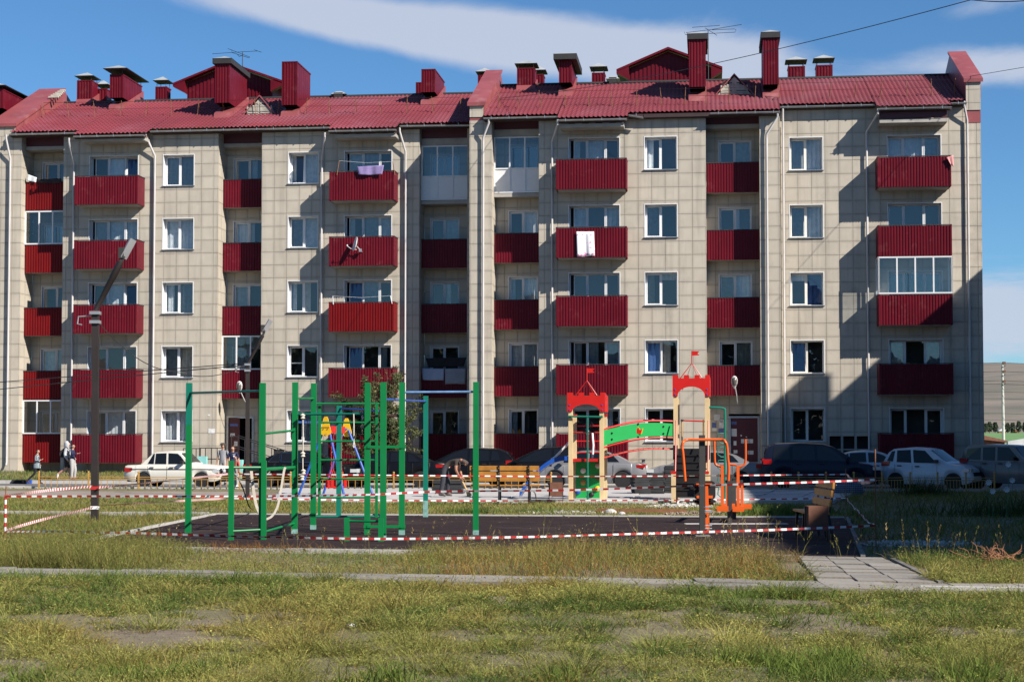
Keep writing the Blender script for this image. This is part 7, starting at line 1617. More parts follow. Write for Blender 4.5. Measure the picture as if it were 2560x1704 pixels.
# ------------------------------------------------------------------ people
M_SKIN = mat('skin', (.45, .25, .17), .55, var=.05); M_SKIN2 = mat('tanned_skin', (.34, .16, .10), .5, var=.05)
def cl(n, c): return mat(n, c, .9, var=.12, scale=12)
def person(pos, rz, h, J, looks, label, extra=None):
    """J: joints in metres for a 1.75 m figure (x forward, y left, z up). looks: bone tag -> material. One skinned surface, painted by the nearest bone."""
    s = h/1.75; names = list(J); idx = {n: i for i, n in enumerate(names)}
    R = looks.get('radii', {})
    base = dict(pelvis=.135, waist=.125, chest=.145, neck0=.065, neck=.052, head=.085, head2=.10, head3=.088, crown=.045, shL=.072, shR=.072, elL=.046, elR=.046, wrL=.032, wrR=.032, paL=.030, paR=.030, hipL=.095, hipR=.095, knL=.062, knR=.062, anL=.045, anR=.045, heL=.04, heR=.04, toL=.032, toR=.032, nose=.016, thL=.085, thR=.085)
    bones = [('pelvis', 'waist', 'shirt'), ('waist', 'chest', 'shirt'), ('chest', 'neck0', 'shirt'), ('neck0', 'neck', 'skin'), ('neck', 'head', 'skin'), ('head', 'head2', 'skin'), ('head2', 'head3', 'skin'), ('head3', 'crown', 'hair'), ('head2', 'nose', 'skin')]
    for q in 'LR':
        bones += [('chest', 'sh'+q, 'shirt'), ('sh'+q, 'el'+q, 'sleeve'), ('el'+q, 'wr'+q, 'forearm'), ('wr'+q, 'pa'+q, 'skin'), ('pelvis', 'hip'+q, 'trousers'), ('hip'+q, 'kn'+q, 'trousers'), ('kn'+q, 'an'+q, 'shin'), ('an'+q, 'he'+q, 'shoe'), ('an'+q, 'to'+q, 'shoe')]
    V = [Vector(J[n])*s for n in names]; rad = [R.get(n, base.get(n, .05))*s for n in names]; E = [(idx[a], idx[c]) for a, c, _ in bones]; tags = [(V[idx[a]], V[idx[c]], t, a) for a, c, t in bones]
    # five fingers on each hand
    for q in 'LR':
        w = Vector(J['wr'+q]); p = Vector(J['pa'+q]); d = (p-w).normalized(); side = d.cross(Vector((0, 0, 1)));  side = side.normalized() if side.length > .1 else Vector((1, 0, 0)); n_ = side.cross(d)
        for k, (o, ln) in enumerate(((-.033, .062), (-.011, .075), (.011, .072), (.031, .055))):
            a = p+side*o+d*.02; m = a+d*ln*.55+n_*.008; t = m+d*ln*.4+n_*.022; i = len(V); V += [a*s, m*s, t*s]; rad += [.011*s, .010*s, .008*s]; E += [(idx['pa'+q], i), (i, i+1), (i+1, i+2)]; tags += [(a*s, m*s, 'skin', 'f'), (m*s, t*s, 'skin', 'f')]
        a = p+side*.04-d*.03; t = a+side*.028+d*.045; i = len(V); V += [a*s, t*s]; rad += [.013*s, .010*s]; E += [(idx['pa'+q], i), (i, i+1)]; tags += [(a*s, t*s, 'skin', 'f')]
    me = bpy.data.meshes.new('person'); me.from_pydata([tuple(v) for v in V], E, []); o = bpy.data.objects.new('tmp', me); COL.objects.link(o)
    md = o.modifiers.new('skin', 'SKIN'); md.use_smooth_shade = True; md.branch_smoothing = .4
    for v, r in zip(me.skin_vertices[0].data, rad): v.radius = (r, r)
    me.skin_vertices[0].data[idx['pelvis']].use_root = True
    sd = looks.get('depth', .78)
    for n in ('waist', 'chest', 'pelvis'): r = rad[idx[n]]; me.skin_vertices[0].data[idx[n]].radius = (r*1.12, r*.86)
    o.modifiers.new('sub', 'SUBSURF').levels = 2
    dg = bpy.context.evaluated_depsgraph_get(); dg.update(); nm = bpy.data.meshes.new_from_object(o.evaluated_get(dg)); bpy.data.objects.remove(o)
    nm.name = 'person'; keys = sorted({looks[t] if t in looks else looks['skin'] for _, _, t, _ in tags}, key=lambda m: m.name); ki = {m.name: i for i, m in enumerate(keys)}
    nm.materials.clear()
    for m in keys: nm.materials.append(m)
    face_dir = (Vector(J['nose'])-Vector(J['head2'])).normalized(); hc = Vector(J['head2'])*s
    for f in nm.polygons:
        c = f.center; best = None
        for a, b2, t, an in tags:
            ab = b2-a; u = max(0, min(1, (c-a).dot(ab)/max(ab.length_squared, 1e-9))); d = (c-a-ab*u).length
            if best is None or d < best[0]: best = (d, t, u, an)
        t = best[1]
        if t == 'trousers' and looks.get('shorts') and best[2] > looks['shorts'] and best[3].startswith('hip'): t = 'shin'
        if t == 'sleeve' and looks.get('short_sleeve') and best[2] > looks['short_sleeve']: t = 'forearm'
        if t == 'shirt' and looks.get('tails') and False: pass
        if t == 'skin' and best[3] in ('neck', 'head', 'head2', 'head3'):
            r = (c-hc); 
            if r.dot(face_dir) < .035*s and r.z > -.07*s or r.z > .062*s: t = 'hair'
        f.material_index = ki[looks.get(t, looks['skin']).name]; f.use_smooth = True
    ob = link('person', nm, None, pos, (0, 0, rz), label=label, cat='person', group='people in the yard')
    # face: eyes and mouth, ears
    side = face_dir.cross(Vector((0, 0, 1))).normalized(); up = side.cross(face_dir)
    def dot(nm_, m, x, z, r, out=.088): b = MB(); b.lathe([(.001, -r*.6), (r, -.0), (.001, r*.6)], hc+face_dir*out*s+side*x*s+up*z*s, 8); b.build(nm_, m, ob)
    if not looks.get('noface'):
        dot('eye', M_BLACKP, .034, .018, .010*s); dot('eye', M_BLACKP, -.034, .018, .010*s); dot('mouth', M_CRED if False else M_RUST, 0, -.055, .014*s, .080)
        dot('ear', looks['skin'], .098, 0, .022*s, -.005); dot('ear', looks['skin'], -.098, 0, .022*s, -.005)
    if extra: extra(ob, s, J)
    return ob
STAND = dict(pelvis=(0, 0, .97), waist=(0, 0, 1.10), chest=(.01, 0, 1.34), neck0=(.0, 0, 1.47), neck=(.01, 0, 1.52), head=(.02, 0, 1.57), head2=(.025, 0, 1.635), head3=(.02, 0, 1.68), crown=(.01, 0, 1.735), nose=(.125, 0, 1.62),
    shL=(0, .18, 1.42), elL=(-.03, .25, 1.14), wrL=(.02, .26, .90), paL=(.04, .26, .84), shR=(0, -.18, 1.42), elR=(-.03, -.25, 1.14), wrR=(.02, -.26, .90), paR=(.04, -.26, .84),
    hipL=(0, .09, .92), knL=(.02, .10, .50), anL=(-.01, .11, .09), heL=(-.06, .11, .04), toL=(.15, .12, .03), hipR=(0, -.09, .92), knR=(.02, -.10, .50), anR=(-.01, -.11, .09), heR=(-.06, -.11, .04), toR=(.15, -.12, .03))
def pose(**kw): d = dict(STAND); d.update(kw); return d
def W_at(px, w, z=0.0): return FP(U(px, w, 1190), w, z)
C_BLACK = cl('black_trousers', (.010, .010, .012)); C_NAVY = cl('navy_cloth', (.010, .016, .055)); C_GREY = cl('grey_hoodie', (.42, .43, .44)); C_LGREY = cl('grey_trousers', (.33, .32, .31)); C_DSH = cl('dark_shorts', (.030, .025, .025)); C_MGREY = cl('mid_grey_shirt', (.22, .22, .235)); C_BROWN = cl('brown_shirt', (.035, .025, .020)); C_RED = cl('red_print_top', (.45, .10, .08)); C_WSHOE = cl('white_shoe', (.75, .75, .75)); C_BSHOE = cl('brown_shoe', (.10, .035, .02)); C_HAIR = cl('dark_hair', (.012, .010, .010)); C_HAIRB = cl('brown_hair', (.06, .025, .015)); C_DKPANT = cl('slate_work_trousers', (.030, .032, .042)); C_PLAID = check_mat('plaid_shirt', (.035, .06, .085), (.55, .62, .62), 11)
# boy in the checked shirt striding to the right
def boy_extra(o, s, J):
    b = MB(); z0, z1 = .80*s, 1.02*s
    b.lathe([(.185*s, z0), (.165*s, z1), (.15*s, z1+.02*s)], (-.02*s, 0, 0), 14); b.build('shirt_tails', C_PLAID, o, smooth=60)
BOY = pose(chest=(.0, 0, 1.34), elR=(-.02, -.22, 1.18), wrR=(.20, -.14, 1.20), paR=(.26, -.10, 1.22), elL=(-.10, .24, 1.16), wrL=(.02, .22, 1.00), paL=(.06, .2, .96), knL=(.13, .10, .52), anL=(.10, .11, .09), heL=(.05, .11, .04), toL=(.26, .12, .03), knR=(-.10, -.10, .52), anR=(-.46, -.11, .20), heR=(-.53, -.11, .15), toR=(-.36, -.12, .03), nose=(.115, -.05, 1.62), hipR=(-.01, -.09, .92))
person(W_at(93, 6.6, .012), F_R, 1.52, BOY, dict(skin=M_SKIN, hair=C_HAIR, shirt=C_PLAID, sleeve=C_PLAID, forearm=C_PLAID, trousers=C_BLACK, shin=C_BLACK, shoe=C_BSHOE, radii=dict(chest=.16, waist=.15, hipL=.10, hipR=.10)), 'boy in an open checked shirt and black trousers walking at the far left', boy_extra)
# hooded figure in grey and companion in navy
def hood_extra(o, s, J):
    h = Vector(J['head2'])*s; b = MB(); n = 16; rings = []
    for (r, z, x0) in ((.13, -.15, -.02), (.142, -.06, -.02), (.142, .03, -.02), (.12, .10, -.03), (.06, .145, -.04)):
        rings.append([b.p((h.x+(x0+r*math.cos(a)*1.08)*s, h.y+r*math.sin(a)*s*.92, h.z+z*s)) for a in [math.radians(50+260*k/n) for k in range(n+1)]])
    for r0, r1 in zip(rings, rings[1:]):
        for k in range(n): b.idx((r0[k], r0[k+1], r1[k+1], r1[k]))
    b.idx(rings[-1]); b.build('hood', C_GREY, o, smooth=True)
    b = MB(); bm = [(-.17, 1.40, .10), (-.29, 1.34, .14), (-.32, 1.18, .15), (-.28, 1.04, .13), (-.16, 1.02, .1)]
    p0 = [b.p((x*s, -w*s, z*s)) for x, z, w in bm]; p1 = [b.p((x*s, w*s, z*s)) for x, z, w in bm]
    for k in range(5): b.idx((p0[k], p0[(k+1) % 5], p1[(k+1) % 5], p1[k]))
    b.idx(p0); b.idx(p1[::-1]); b.build('backpack', C_BLACK, o)
    for y in (-.12, .12): b = MB(); b.tube([(-.16*s, y*s, 1.40*s), (.0, y*1.1*s, 1.50*s), (.15*s, y*1.1*s, 1.38*s), (.14*s, y*1.2*s, 1.15*s)], .018*s, 6); b.build('backpack_strap', C_BLACK, o)
HOOD = pose(chest=(.02, 0, 1.34), elR=(-.02, -.27, 1.16), wrR=(.10, -.25, .94), paR=(.14, -.24, .89), elL=(.05, .26, 1.16), wrL=(.24, .2, 1.02), paL=(.29, .17, .98), hipR=(0, -.09, .92), knR=(-.02, -.10, .52), anR=(-.40, -.10, .30), heR=(-.46, -.1, .26), toR=(-.42, -.1, .09), knL=(.10, .09, .50), anL=(.08, .1, .09), heL=(.03, .1, .04), toL=(.24, .11, .03))
person(W_at(168, 4.6, .14), F_R, 1.72, HOOD, dict(skin=M_SKIN, hair=C_HAIR, shirt=C_GREY, sleeve=C_GREY, forearm=C_GREY, trousers=C_DSH, shin=M_SKIN, shoe=C_WSHOE, shorts=.85, radii=dict(chest=.175, waist=.175, pelvis=.17, shL=.085, shR=.085, elL=.07, elR=.07, wrL=.045, wrR=.045, hipL=.13, hipR=.13, knL=.075, knR=.075)), 'person in a pale grey hoodie, hood up, with dark shorts and a backpack', hood_extra)
COMP = pose(elR=(.08, -.27, 1.24), wrR=(.32, -.24, 1.28), paR=(.39, -.24, 1.29), elL=(-.05, .25, 1.15), nose=(.10, -.085, 1.62), knL=(.10, .1, .5), anL=(.06, .11, .09), toL=(.22, .12, .03), heL=(.01, .11, .04))
person(W_at(181, 4.9, .14), F_R, 1.62, COMP, dict(skin=M_SKIN, hair=C_HAIR, shirt=C_NAVY, sleeve=C_NAVY, forearm=C_NAVY, trousers=C_LGREY, shin=C_LGREY, shoe=C_BSHOE, radii=dict(knL=.085, knR=.085, anL=.06, anR=.06, hipL=.115, hipR=.115)), 'person in a navy top and grey trousers holding out a hand, beside the grey hoodie')
# man in a cap and woman in a navy tee by the white saloon, child in front
def cap_extra(o, s, J):
    h = Vector(J['head2'])*s; b = MB(); b.lathe([(.112*s, .035*s), (.112*s, .075*s), (.08*s, .115*s), (.02*s, .13*s)], h-Vector((.008*s, 0, 0)), 16); b.obox(h+Vector((.13*s, 0, .045*s)), (.065*s, 0, -.012*s), (0, .075*s, 0), (0, 0, .006*s)); b.build('cap', cl('olive_cap', (.055, .045, .035)), o, smooth=40)
person(W_at(557, 7.4, .012), -PI/2-PSI-.1, 1.78, pose(knL=(.03, .1, .5)), dict(skin=M_SKIN, hair=C_HAIR, shirt=C_MGREY, sleeve=C_MGREY, forearm=M_SKIN, trousers=C_LGREY, shin=C_LGREY, shoe=C_BLACK, short_sleeve=.85, radii=dict(chest=.165, waist=.155)), 'man in a dark cap and grey tee standing behind the white saloon', cap_extra)
def tee_extra(o, s, J):
    b = MB(); b.lathe([(.038*s, 0), (.038*s, .006)], (.155*s, .09*s, 1.30*s), 12, axis='x'); b.build('round_print', C_WSHOE, o); b = MB(); b.box(.150*s, .158*s, .03*s, .15*s, 1.37*s, 1.385*s); b.build('print_line', C_WSHOE, o)
    h = Vector(J['head2'])*s; b = MB(); b.lathe([(.02*s, -.05*s), (.06*s, -.02*s), (.06*s, .03*s), (.02*s, .06*s)], h+Vector((-.10*s, 0, .08*s)), 10); b.build('hair_bun', C_HAIRB, o, smooth=60)
person(W_at(582, 8.6, .012), -PI/2-PSI, 1.66, STAND, dict(skin=M_SKIN, hair=C_HAIRB, shirt=C_NAVY, sleeve=C_NAVY, forearm=M_SKIN, trousers=C_NAVY, shin=C_NAVY, shoe=C_BLACK, short_sleeve=.75, radii=dict(chest=.175, waist=.165, pelvis=.165)), 'woman in a navy tee with a round white print, hair tied up', tee_extra)
person(W_at(590, 11.9, .012), -PI/2-PSI-.5, 1.28, pose(elL=(.0, .24, 1.2)), dict(skin=M_SKIN, hair=C_HAIRB, shirt=C_RED, sleeve=C_RED, forearm=C_RED, trousers=C_LGREY, shin=C_LGREY, shoe=C_WSHOE, radii=dict(head2=.118, head=.10, knL=.08, knR=.08, anL=.065, anR=.065)), 'child in a red printed top and pale grey trousers before the woman in navy')
# worker bending over a broom
BEND = pose(pelvis=(-.10, 0, .92), waist=(.02, 0, 1.03), chest=(.28, 0, 1.16), neck0=(.42, 0, 1.16), neck=(.47, 0, 1.145), head=(.53, 0, 1.12), head2=(.585, 0, 1.08), head3=(.62, 0, 1.06), crown=(.66, 0, 1.03), nose=(.60, -.0, .965),
    shL=(.33, .18, 1.14), elL=(.36, .20, .86), wrL=(.46, .06, .66), paL=(.49, .03, .61), shR=(.30, -.18, 1.12), elR=(.30, -.21, .84), wrR=(.42, -.08, .60), paR=(.45, -.05, .55), hipL=(-.08, .10, .88), knL=(.02, .12, .48), anL=(-.02, .13, .09), heL=(-.08, .13, .04), toL=(.15, .14, .03), hipR=(-.10, -.10, .88), knR=(-.12, -.12, .48), anR=(-.2, -.13, .09), heR=(-.26, -.13, .04), toR=(-.02, -.14, .03))
pw = at(1118, 1240, 53.6); pw.z = .1
person(pw, -.08, 1.72, BEND, dict(skin=M_SKIN2, hair=cl('cropped_hair', (.09, .06, .05)), shirt=C_BROWN, sleeve=C_BROWN, forearm=M_SKIN2, trousers=C_DKPANT, shin=C_DKPANT, shoe=cl('dusty_shoe', (.10, .09, .085)), short_sleeve=.5, noface=False, radii=dict(knL=.085, knR=.085, anL=.065, anR=.065, chest=.16)), 'worker in a brown tee bending over a short broom on the pale paving')
b = MB(); b.tube([(.40, -.05, .62), (.62, .02, .18)], .022, 8); br = b.build('broom', mat('broom_handle', (.55, .36, .15), .6), None, label='short straw broom held by the bending worker', cat='broom'); br.location = pw; b = MB(); b.tube([(.60, .02, .22), (.70, .03, .02)], [.035, .085], 10); b.build('bristles', mat('straw', (.50, .33, .12), .9, var=.3, scale=30), br)
# figure on the third-floor balcony
p = FP(U(291, .55, 760), .55, ZF[2]); p.z -= .10
person(p, -PI/2-PSI, 1.30, STAND, dict(skin=mat('ruddy_skin', (.50, .22, .12), .6), hair=cl('auburn_hair', (.22, .07, .025)), shirt=C_RED, sleeve=C_RED, forearm=C_RED, trousers=C_NAVY, shin=C_NAVY, shoe=C_BLACK), 'person with auburn hair and a red top on a third floor balcony')
# checked bag by the minivan
b = MB(); n = 14; rings = []
for (r, z) in ((.42, 0), (.50, .15), (.48, .38), (.36, .52), (.1, .56)): rings.append([b.p((r*math.cos(2*PI*k/n)*1.1, r*.6*math.sin(2*PI*k/n), z+.03*math.sin(k*2.3))) for k in range(n)])
for r0, r1 in zip(rings, rings[1:]):
    for k in range(n): b.idx((r0[k], r0[(k+1) % n], r1[(k+1) % n], r1[k]))
b.idx(rings[-1]); o = b.build('carrier_bag', check_mat('bag_check', (.05, .06, .11), (.30, .33, .38), 8), None, smooth=60, label='bulging checked carrier bag on the grass before the dark minivan', cat='bag'); o.location = gnd(2118, 1240)
b = MB(); b.box(-.55, .12, -.10, .10, 0, .17); o = b.build('kerb_step', M_DARK, None, label='dark painted box step at the pavement edge behind the boy', cat='step'); o.location = W_at(62, 5.75, .012); b = MB(); b.box(.121, .30, -.10, .10, 0, .17); b.build('blue_end', M_BLUE, o)
# ------------------------------------------------------------------ grass, weeds, sapling, treeline
M_GRASS = attr_mat('grass_blade', .75, .30, .12)
def raw_mesh(name, V, tri, col, m, **kw):
    n, k = V.shape[:2]; F = (np.arange(n)[:, None, None]*k+tri[None]).reshape(-1, 3); me = bpy.data.meshes.new(name); nf = len(F)
    me.vertices.add(n*k); me.vertices.foreach_set('co', V.reshape(-1)); me.loops.add(nf*3); me.loops.foreach_set('vertex_index', F.reshape(-1).astype(np.int32)); me.polygons.add(nf)
    me.polygons.foreach_set('loop_start', (np.arange(nf)*3).astype(np.int32)); me.polygons.foreach_set('loop_total', np.full(nf, 3, np.int32)); me.update()
    a = me.color_attributes.new('tone', 'FLOAT_COLOR', 'POINT'); c4 = np.ones((n, k, 4)); c4[:, :, :3] = col[:, None, :]; a.data.foreach_set('color', c4.reshape(-1)); me.materials.append(m or M_GRASS)
    return link(name, me, kind='stuff', **kw)
def blade_mesh(name, P, H, lean, ldir, wid, col, m=None, curl=1.0, **kw):
    """Bent blades in one mesh: base pair, middle pair and a tip each (3 triangles)."""
    n = len(P); d = np.stack([np.cos(ldir), np.sin(ldir), np.zeros(n)], -1)
    rot = RNG.uniform(0, 2*np.pi, n); sd = np.stack([np.cos(rot), np.sin(rot), np.zeros(n)], -1); V = np.zeros((n, 5, 3)); up = 1/np.sqrt(1+.45*lean**2)
    for k, t in enumerate((0.0, .55, 1.0)):
        c = P+d*(lean*up*t**1.5)[:, None]*H[:, None]; c[:, 2] += H*up*(t-curl*.22*np.clip(lean, 0, 1.6)*t*t)
        w = (wid*(1-.5*t))[:, None]
        if k < 2: V[:, 2*k] = c-sd*w/2; V[:, 2*k+1] = c+sd*w/2
        else: V[:, 4] = c
    return raw_mesh(name, V, np.array([(0, 1, 3), (0, 3, 2), (2, 3, 4)]), col, m, **kw)
def leaf_mesh(name, P, L_, W_, col, m=None, flat=.5, **kw):
    n = len(P); a = RNG.normal(0, 1, (n, 3)); a[:, 2] *= flat; a /= np.linalg.norm(a, axis=1)[:, None]; t = RNG.normal(0, 1, (n, 3)); q = np.cross(a, t); q /= np.linalg.norm(q, axis=1)[:, None]
    V = np.stack([P-a*L_[:, None]/2, P+q*W_[:, None]/2, P+a*L_[:, None]/2, P-q*W_[:, None]/2], 1); return raw_mesh(name, V, np.array([(0, 1, 2), (0, 2, 3)]), col, m, **kw)
OLIVE = np.array((.215, .198, .055)); GREEN = np.array((.105, .150, .034)); STRAW = np.array((.27, .20, .085)); RUSTY = np.array((.25, .12, .034)); DKG = np.array((.045, .072, .020))
def colours(X, Y, w):
    # each blade keeps its own dried or fresh colour, mixed by patches
    n = len(X); p = np.clip(.5-.8*(vnoise(X, Y, .35, 21)*.55+vnoise(X, Y, 1.3, 22)*.6), 0, 1)[:, None]; q = vnoise(X, Y, .6, 23); base = OLIVE*(1-p)+GREEN*p
    r = RNG.random(n); base[r < w[0]] = STRAW; r = RNG.random(n); base[r < w[1]*(1+np.clip(q*1.5, -.9, 1.5))] = RUSTY
    return base*RNG.uniform(.65, 1.35, n)[:, None]
HARD = [PAD, CROSS, [PA, PB, PC, PD]]
def free(X, Y):
    m = np.zeros(X.shape, bool)
    for p in HARD: m |= inpoly_np(X, Y, p)
    # the walk is half grown over, least towards the right
    wk = inpoly_np(X, Y, WALK); g = np.clip(.42+.55*vnoise(X, Y, .7, 91)-.10*np.clip(X-1, 0, 5)+.25*((X > -4.6) & (X < -.5)), 0, .75)
    return ~m & (~wk | (RNG.random(X.shape) < g))
def scatter(n, x_half, y0, y1, dens):
    Y = np.sqrt(RNG.uniform(y0*y0, y1*y1, n)); X = RNG.uniform(-1, 1, n)*(x_half*Y+1.0); k = RNG.random(n) < dens(X, Y); X, Y = X[k], Y[k]; k = free(X, Y); return X[k], Y[k]
def cover(X, Y):
    # bare soil patches where the lawn is thin (as on the photograph, mostly 9-13 m away)
    c = vnoise(X, Y, .42, 31)*.55+vnoise(X, Y, 1.0, 32)*.40+vnoise(X, Y, 2.6, 33)*.25
    c = c+.52+.25*np.clip((Y-18)/3, 0, 1)
    for bx, by, rx, ry in ((-4.1, 16.2, .55, .9), (-3.5, 15.0, .7, .6), (-1.6, 15.5, .35, .5), (.15, 16.1, .62, .9), (-.55, 15.3, .4, .5), (1.25, 15.4, .45, .6), (3.2, 15.6, .5, .8), (-2.3, 14.6, .8, .35), (-4.6, 13.6, .5, .4), (.9, 14.2, .5, .3), (4.6, 15.6, .35, .4), (3.0, 18.6, .5, .4)):
        c -= .75*np.exp(-((X-bx)/rx)**2-((Y-by)/ry)**2)
    return np.clip(c*1.7, .03, 1)
def gz(X, Y): return ground_z(X, Y)
# sprawling wiry tufts of the foreground: stems fan out of each tuft, leaflets ride on the stems
nt = 5200; TX, TY = scatter(nt, .36, 11.2, 21.8, lambda x, y: cover(x, y)*np.clip(15/y, .6, 1)); nt = len(TX)
TR = RNG.lognormal(-1.70, .45, nt).clip(.06, .45); TH = TR*RNG.uniform(.22, .55, nt)
tp = vnoise(TX, TY, .4, 24)*.6+RNG.normal(0, .35, nt); TC = np.where((tp < -.35)[:, None], GREEN[None]*.85, np.where((tp > .55)[:, None], (OLIVE*.75+RUSTY*.25)[None], np.where((tp > .2)[:, None], OLIVE[None]*1.3, (OLIVE*.75+GREEN*.35)[None])))*RNG.uniform(.85, 1.4, nt)[:, None]
n = 230000; k = RNG.choice(nt, n, p=TR**1.7/np.sum(TR**1.7)); a = RNG.uniform(0, 2*np.pi, n); rr_ = TR[k]*np.abs(RNG.normal(0, .42, n)); X = TX[k]+rr_*np.cos(a); Y = TY[k]+rr_*np.sin(a)*.9; f = free(X, Y); X, Y, k, a, rr_ = X[f], Y[f], k[f], a[f], rr_[f]; n = len(X)
H = np.maximum(TH[k]*RNG.uniform(.6, 1.6, n)*1.15, .03); ld = a+RNG.normal(0, .8, n); ln = RNG.uniform(.5, 2.6, n)
tone = TC[k]*RNG.uniform(.7, 1.3, n)[:, None]; r = RNG.random(n); tone[r < .07] = STRAW*1.05; tone[(r > .07) & (r < .13)] = DKG
P = np.stack([X, Y, gz(X, Y)-.004], -1); blade_mesh('grass', P, H, ln, ld, RNG.uniform(.0022, .0046, n)*np.clip(Y/10, .8, 2), tone)
m = 420000; j = RNG.integers(0, n, m); t = RNG.random(m)**.6; up = 1/np.sqrt(1+.45*ln[j]**2); Q = P[j].copy(); Q[:, 0] += np.cos(ld[j])*ln[j]*up*t**1.5*H[j]; Q[:, 1] += np.sin(ld[j])*ln[j]*up*t**1.5*H[j]; Q[:, 2] += H[j]*up*(t-.22*np.clip(ln[j], 0, 1.6)*t*t)+RNG.normal(0, .004, m)
s_ = np.clip(Q[:, 1]/10, .8, 1.8); lt = TC[k[j]]*RNG.uniform(.75, 1.45, m)[:, None]; r = RNG.random(m); lt[r < .05] = STRAW*1.25; lt[(r > .05) & (r < .09)] = RUSTY
leaf_mesh('grass', Q, RNG.uniform(.008, .020, m)*s_, RNG.uniform(.003, .0065, m)*s_, lt)
# thin short growth between the tufts
X, Y = scatter(80000, .36, 11.2, 21.8, lambda x, y: cover(x, y)**1.4); n = len(X); blade_mesh('grass', np.stack([X, Y, gz(X, Y)-.004], -1), RNG.uniform(.02, .07, n), RNG.uniform(.4, 2.6, n), RNG.uniform(0, 2*np.pi, n), RNG.uniform(.0025, .005, n)*np.clip(Y/10, .8, 2), colours(X, Y, (.12, .06)))
# dead litter on the bare soil
X, Y = scatter(9000, .36, 11.2, 21.8, lambda x, y: .25+0*x); n = len(X); leaf_mesh('grass', np.stack([X, Y, gz(X, Y)+.006], -1), RNG.uniform(.012, .05, n), RNG.uniform(.003, .007, n), (STRAW*1.1)[None]*RNG.uniform(.35, 1.4, n)[:, None], flat=.12)
# fresh broad-bladed tufts close to the camera and along the walk
cs = [(1.6+.24*k+RNG.normal(0, .12), 12.9+RNG.normal(0, .35)) for k in range(9)]+[(-2.9, 12.6), (-2.55, 12.5), (-2.3, 12.7), (-3.4, 12.4), (-.9, 12.3), (.3, 12.4), (3.3, 13.8), (2.6, 13.7), (3.5, 16.3), (-6.4, 21.9), (-5.8, 21.7), (-5.2, 21.5), (-4.4, 21.3), (-3.4, 21.2), (-3.0, 20.9), (2.6, 19.4), (3.0, 19.2)]
cx = np.array(cs); k = RNG.integers(0, len(cs), 6000); X = cx[k, 0]+RNG.normal(0, .13, 6000)*np.where(cx[k, 1] > 15, 2.5, 1); Y = cx[k, 1]+RNG.normal(0, .12, 6000)*np.where(cx[k, 1] > 15, 2, 1); f = free(X, Y); X, Y = X[f], Y[f]; n = len(X)
blade_mesh('grass', np.stack([X, Y, gz(X, Y)-.006], -1), RNG.uniform(.08, .24, n), RNG.uniform(.2, 1.4, n), RNG.uniform(0, 2*np.pi, n), RNG.uniform(.006, .012, n), (GREEN*np.array((1.0, 1.0, .9)))[None]*RNG.uniform(.7, 1.35, n)[:, None]+np.array((.02, .02, 0))[None]*RNG.random(n)[:, None])
# the taller rough band between the walk and the rubber, dry and rusty towards the middle and right
def band_front(x): return np.interp(x, [-30, -6.9, 6.05, 30], [26.2, 23.6, 20.75, 15.6])
def band_back(x): return np.interp(x, [-30, -7.3, 5.15, 30], [31.0, 28.2, 25.7, 20.6])
n0 = 150000; X = RNG.uniform(-11.5, 11.5, n0); t = RNG.random(n0); fr_, bk_ = band_front(X), band_back(X); Y = fr_+(bk_-fr_)*t
d = np.where(X < -2.6, .55+.45*np.exp(-((X+6.6)/1.4)**2), np.where(X < .2, .62, 1.0)); d = np.where((X > 3.6) & (X < 5.6), .0, d); d *= .6+.5*vnoise(X, Y, .8, 51)
k = (RNG.random(n0) < d) & free(X, Y); X, Y, t = X[k], Y[k], t[k]; n = len(X)
tall = np.where(X < -4.8, .34*np.exp(-((X+6.6)/1.5)**2)+.13, np.where(X < -1.5, .13, np.where(X < 3.7, .27, .17)))*(1+.35*vnoise(X, Y, 1.1, 52))*np.where(X > -1.5, .75+.5*t, 1)
H = np.clip(tall*RNG.uniform(.5, 1.2, n), .05, .55)
c = colours(X, Y, (.12, .05)); mid = (X > -.9) & (X < 3.8); r = RNG.random(n); c[mid & (r < .34*(1.1-t))] = RUSTY*1.0; c[mid & (r > .88)] = STRAW; lf = X < -4.6; c[lf & (r < .5)] = (DKG+OLIVE)*.5; right = (X > 2.6) & (X < 4.0) & (t > .5); c[right & (r > .55)] = STRAW*1.05
c *= RNG.uniform(.8, 1.3, n)[:, None]
m2 = 90000; j2 = RNG.integers(0, n, m2); hz_ = H[j2]*RNG.random(m2)**.7; leaf_mesh('grass', np.stack([X[j2]+RNG.normal(0, .035, m2), Y[j2]+RNG.normal(0, .03, m2), hz_], -1), RNG.uniform(.014, .040, m2), RNG.uniform(.005, .010, m2), c[j2]*RNG.uniform(.8, 1.5, m2)[:, None])
blade_mesh('grass', np.stack([X, Y, np.full(n, -.01)], -1), H, RNG.uniform(.15, 1.5, n), RNG.uniform(0, 2*np.pi, n), RNG.uniform(.004, .009, n), c)
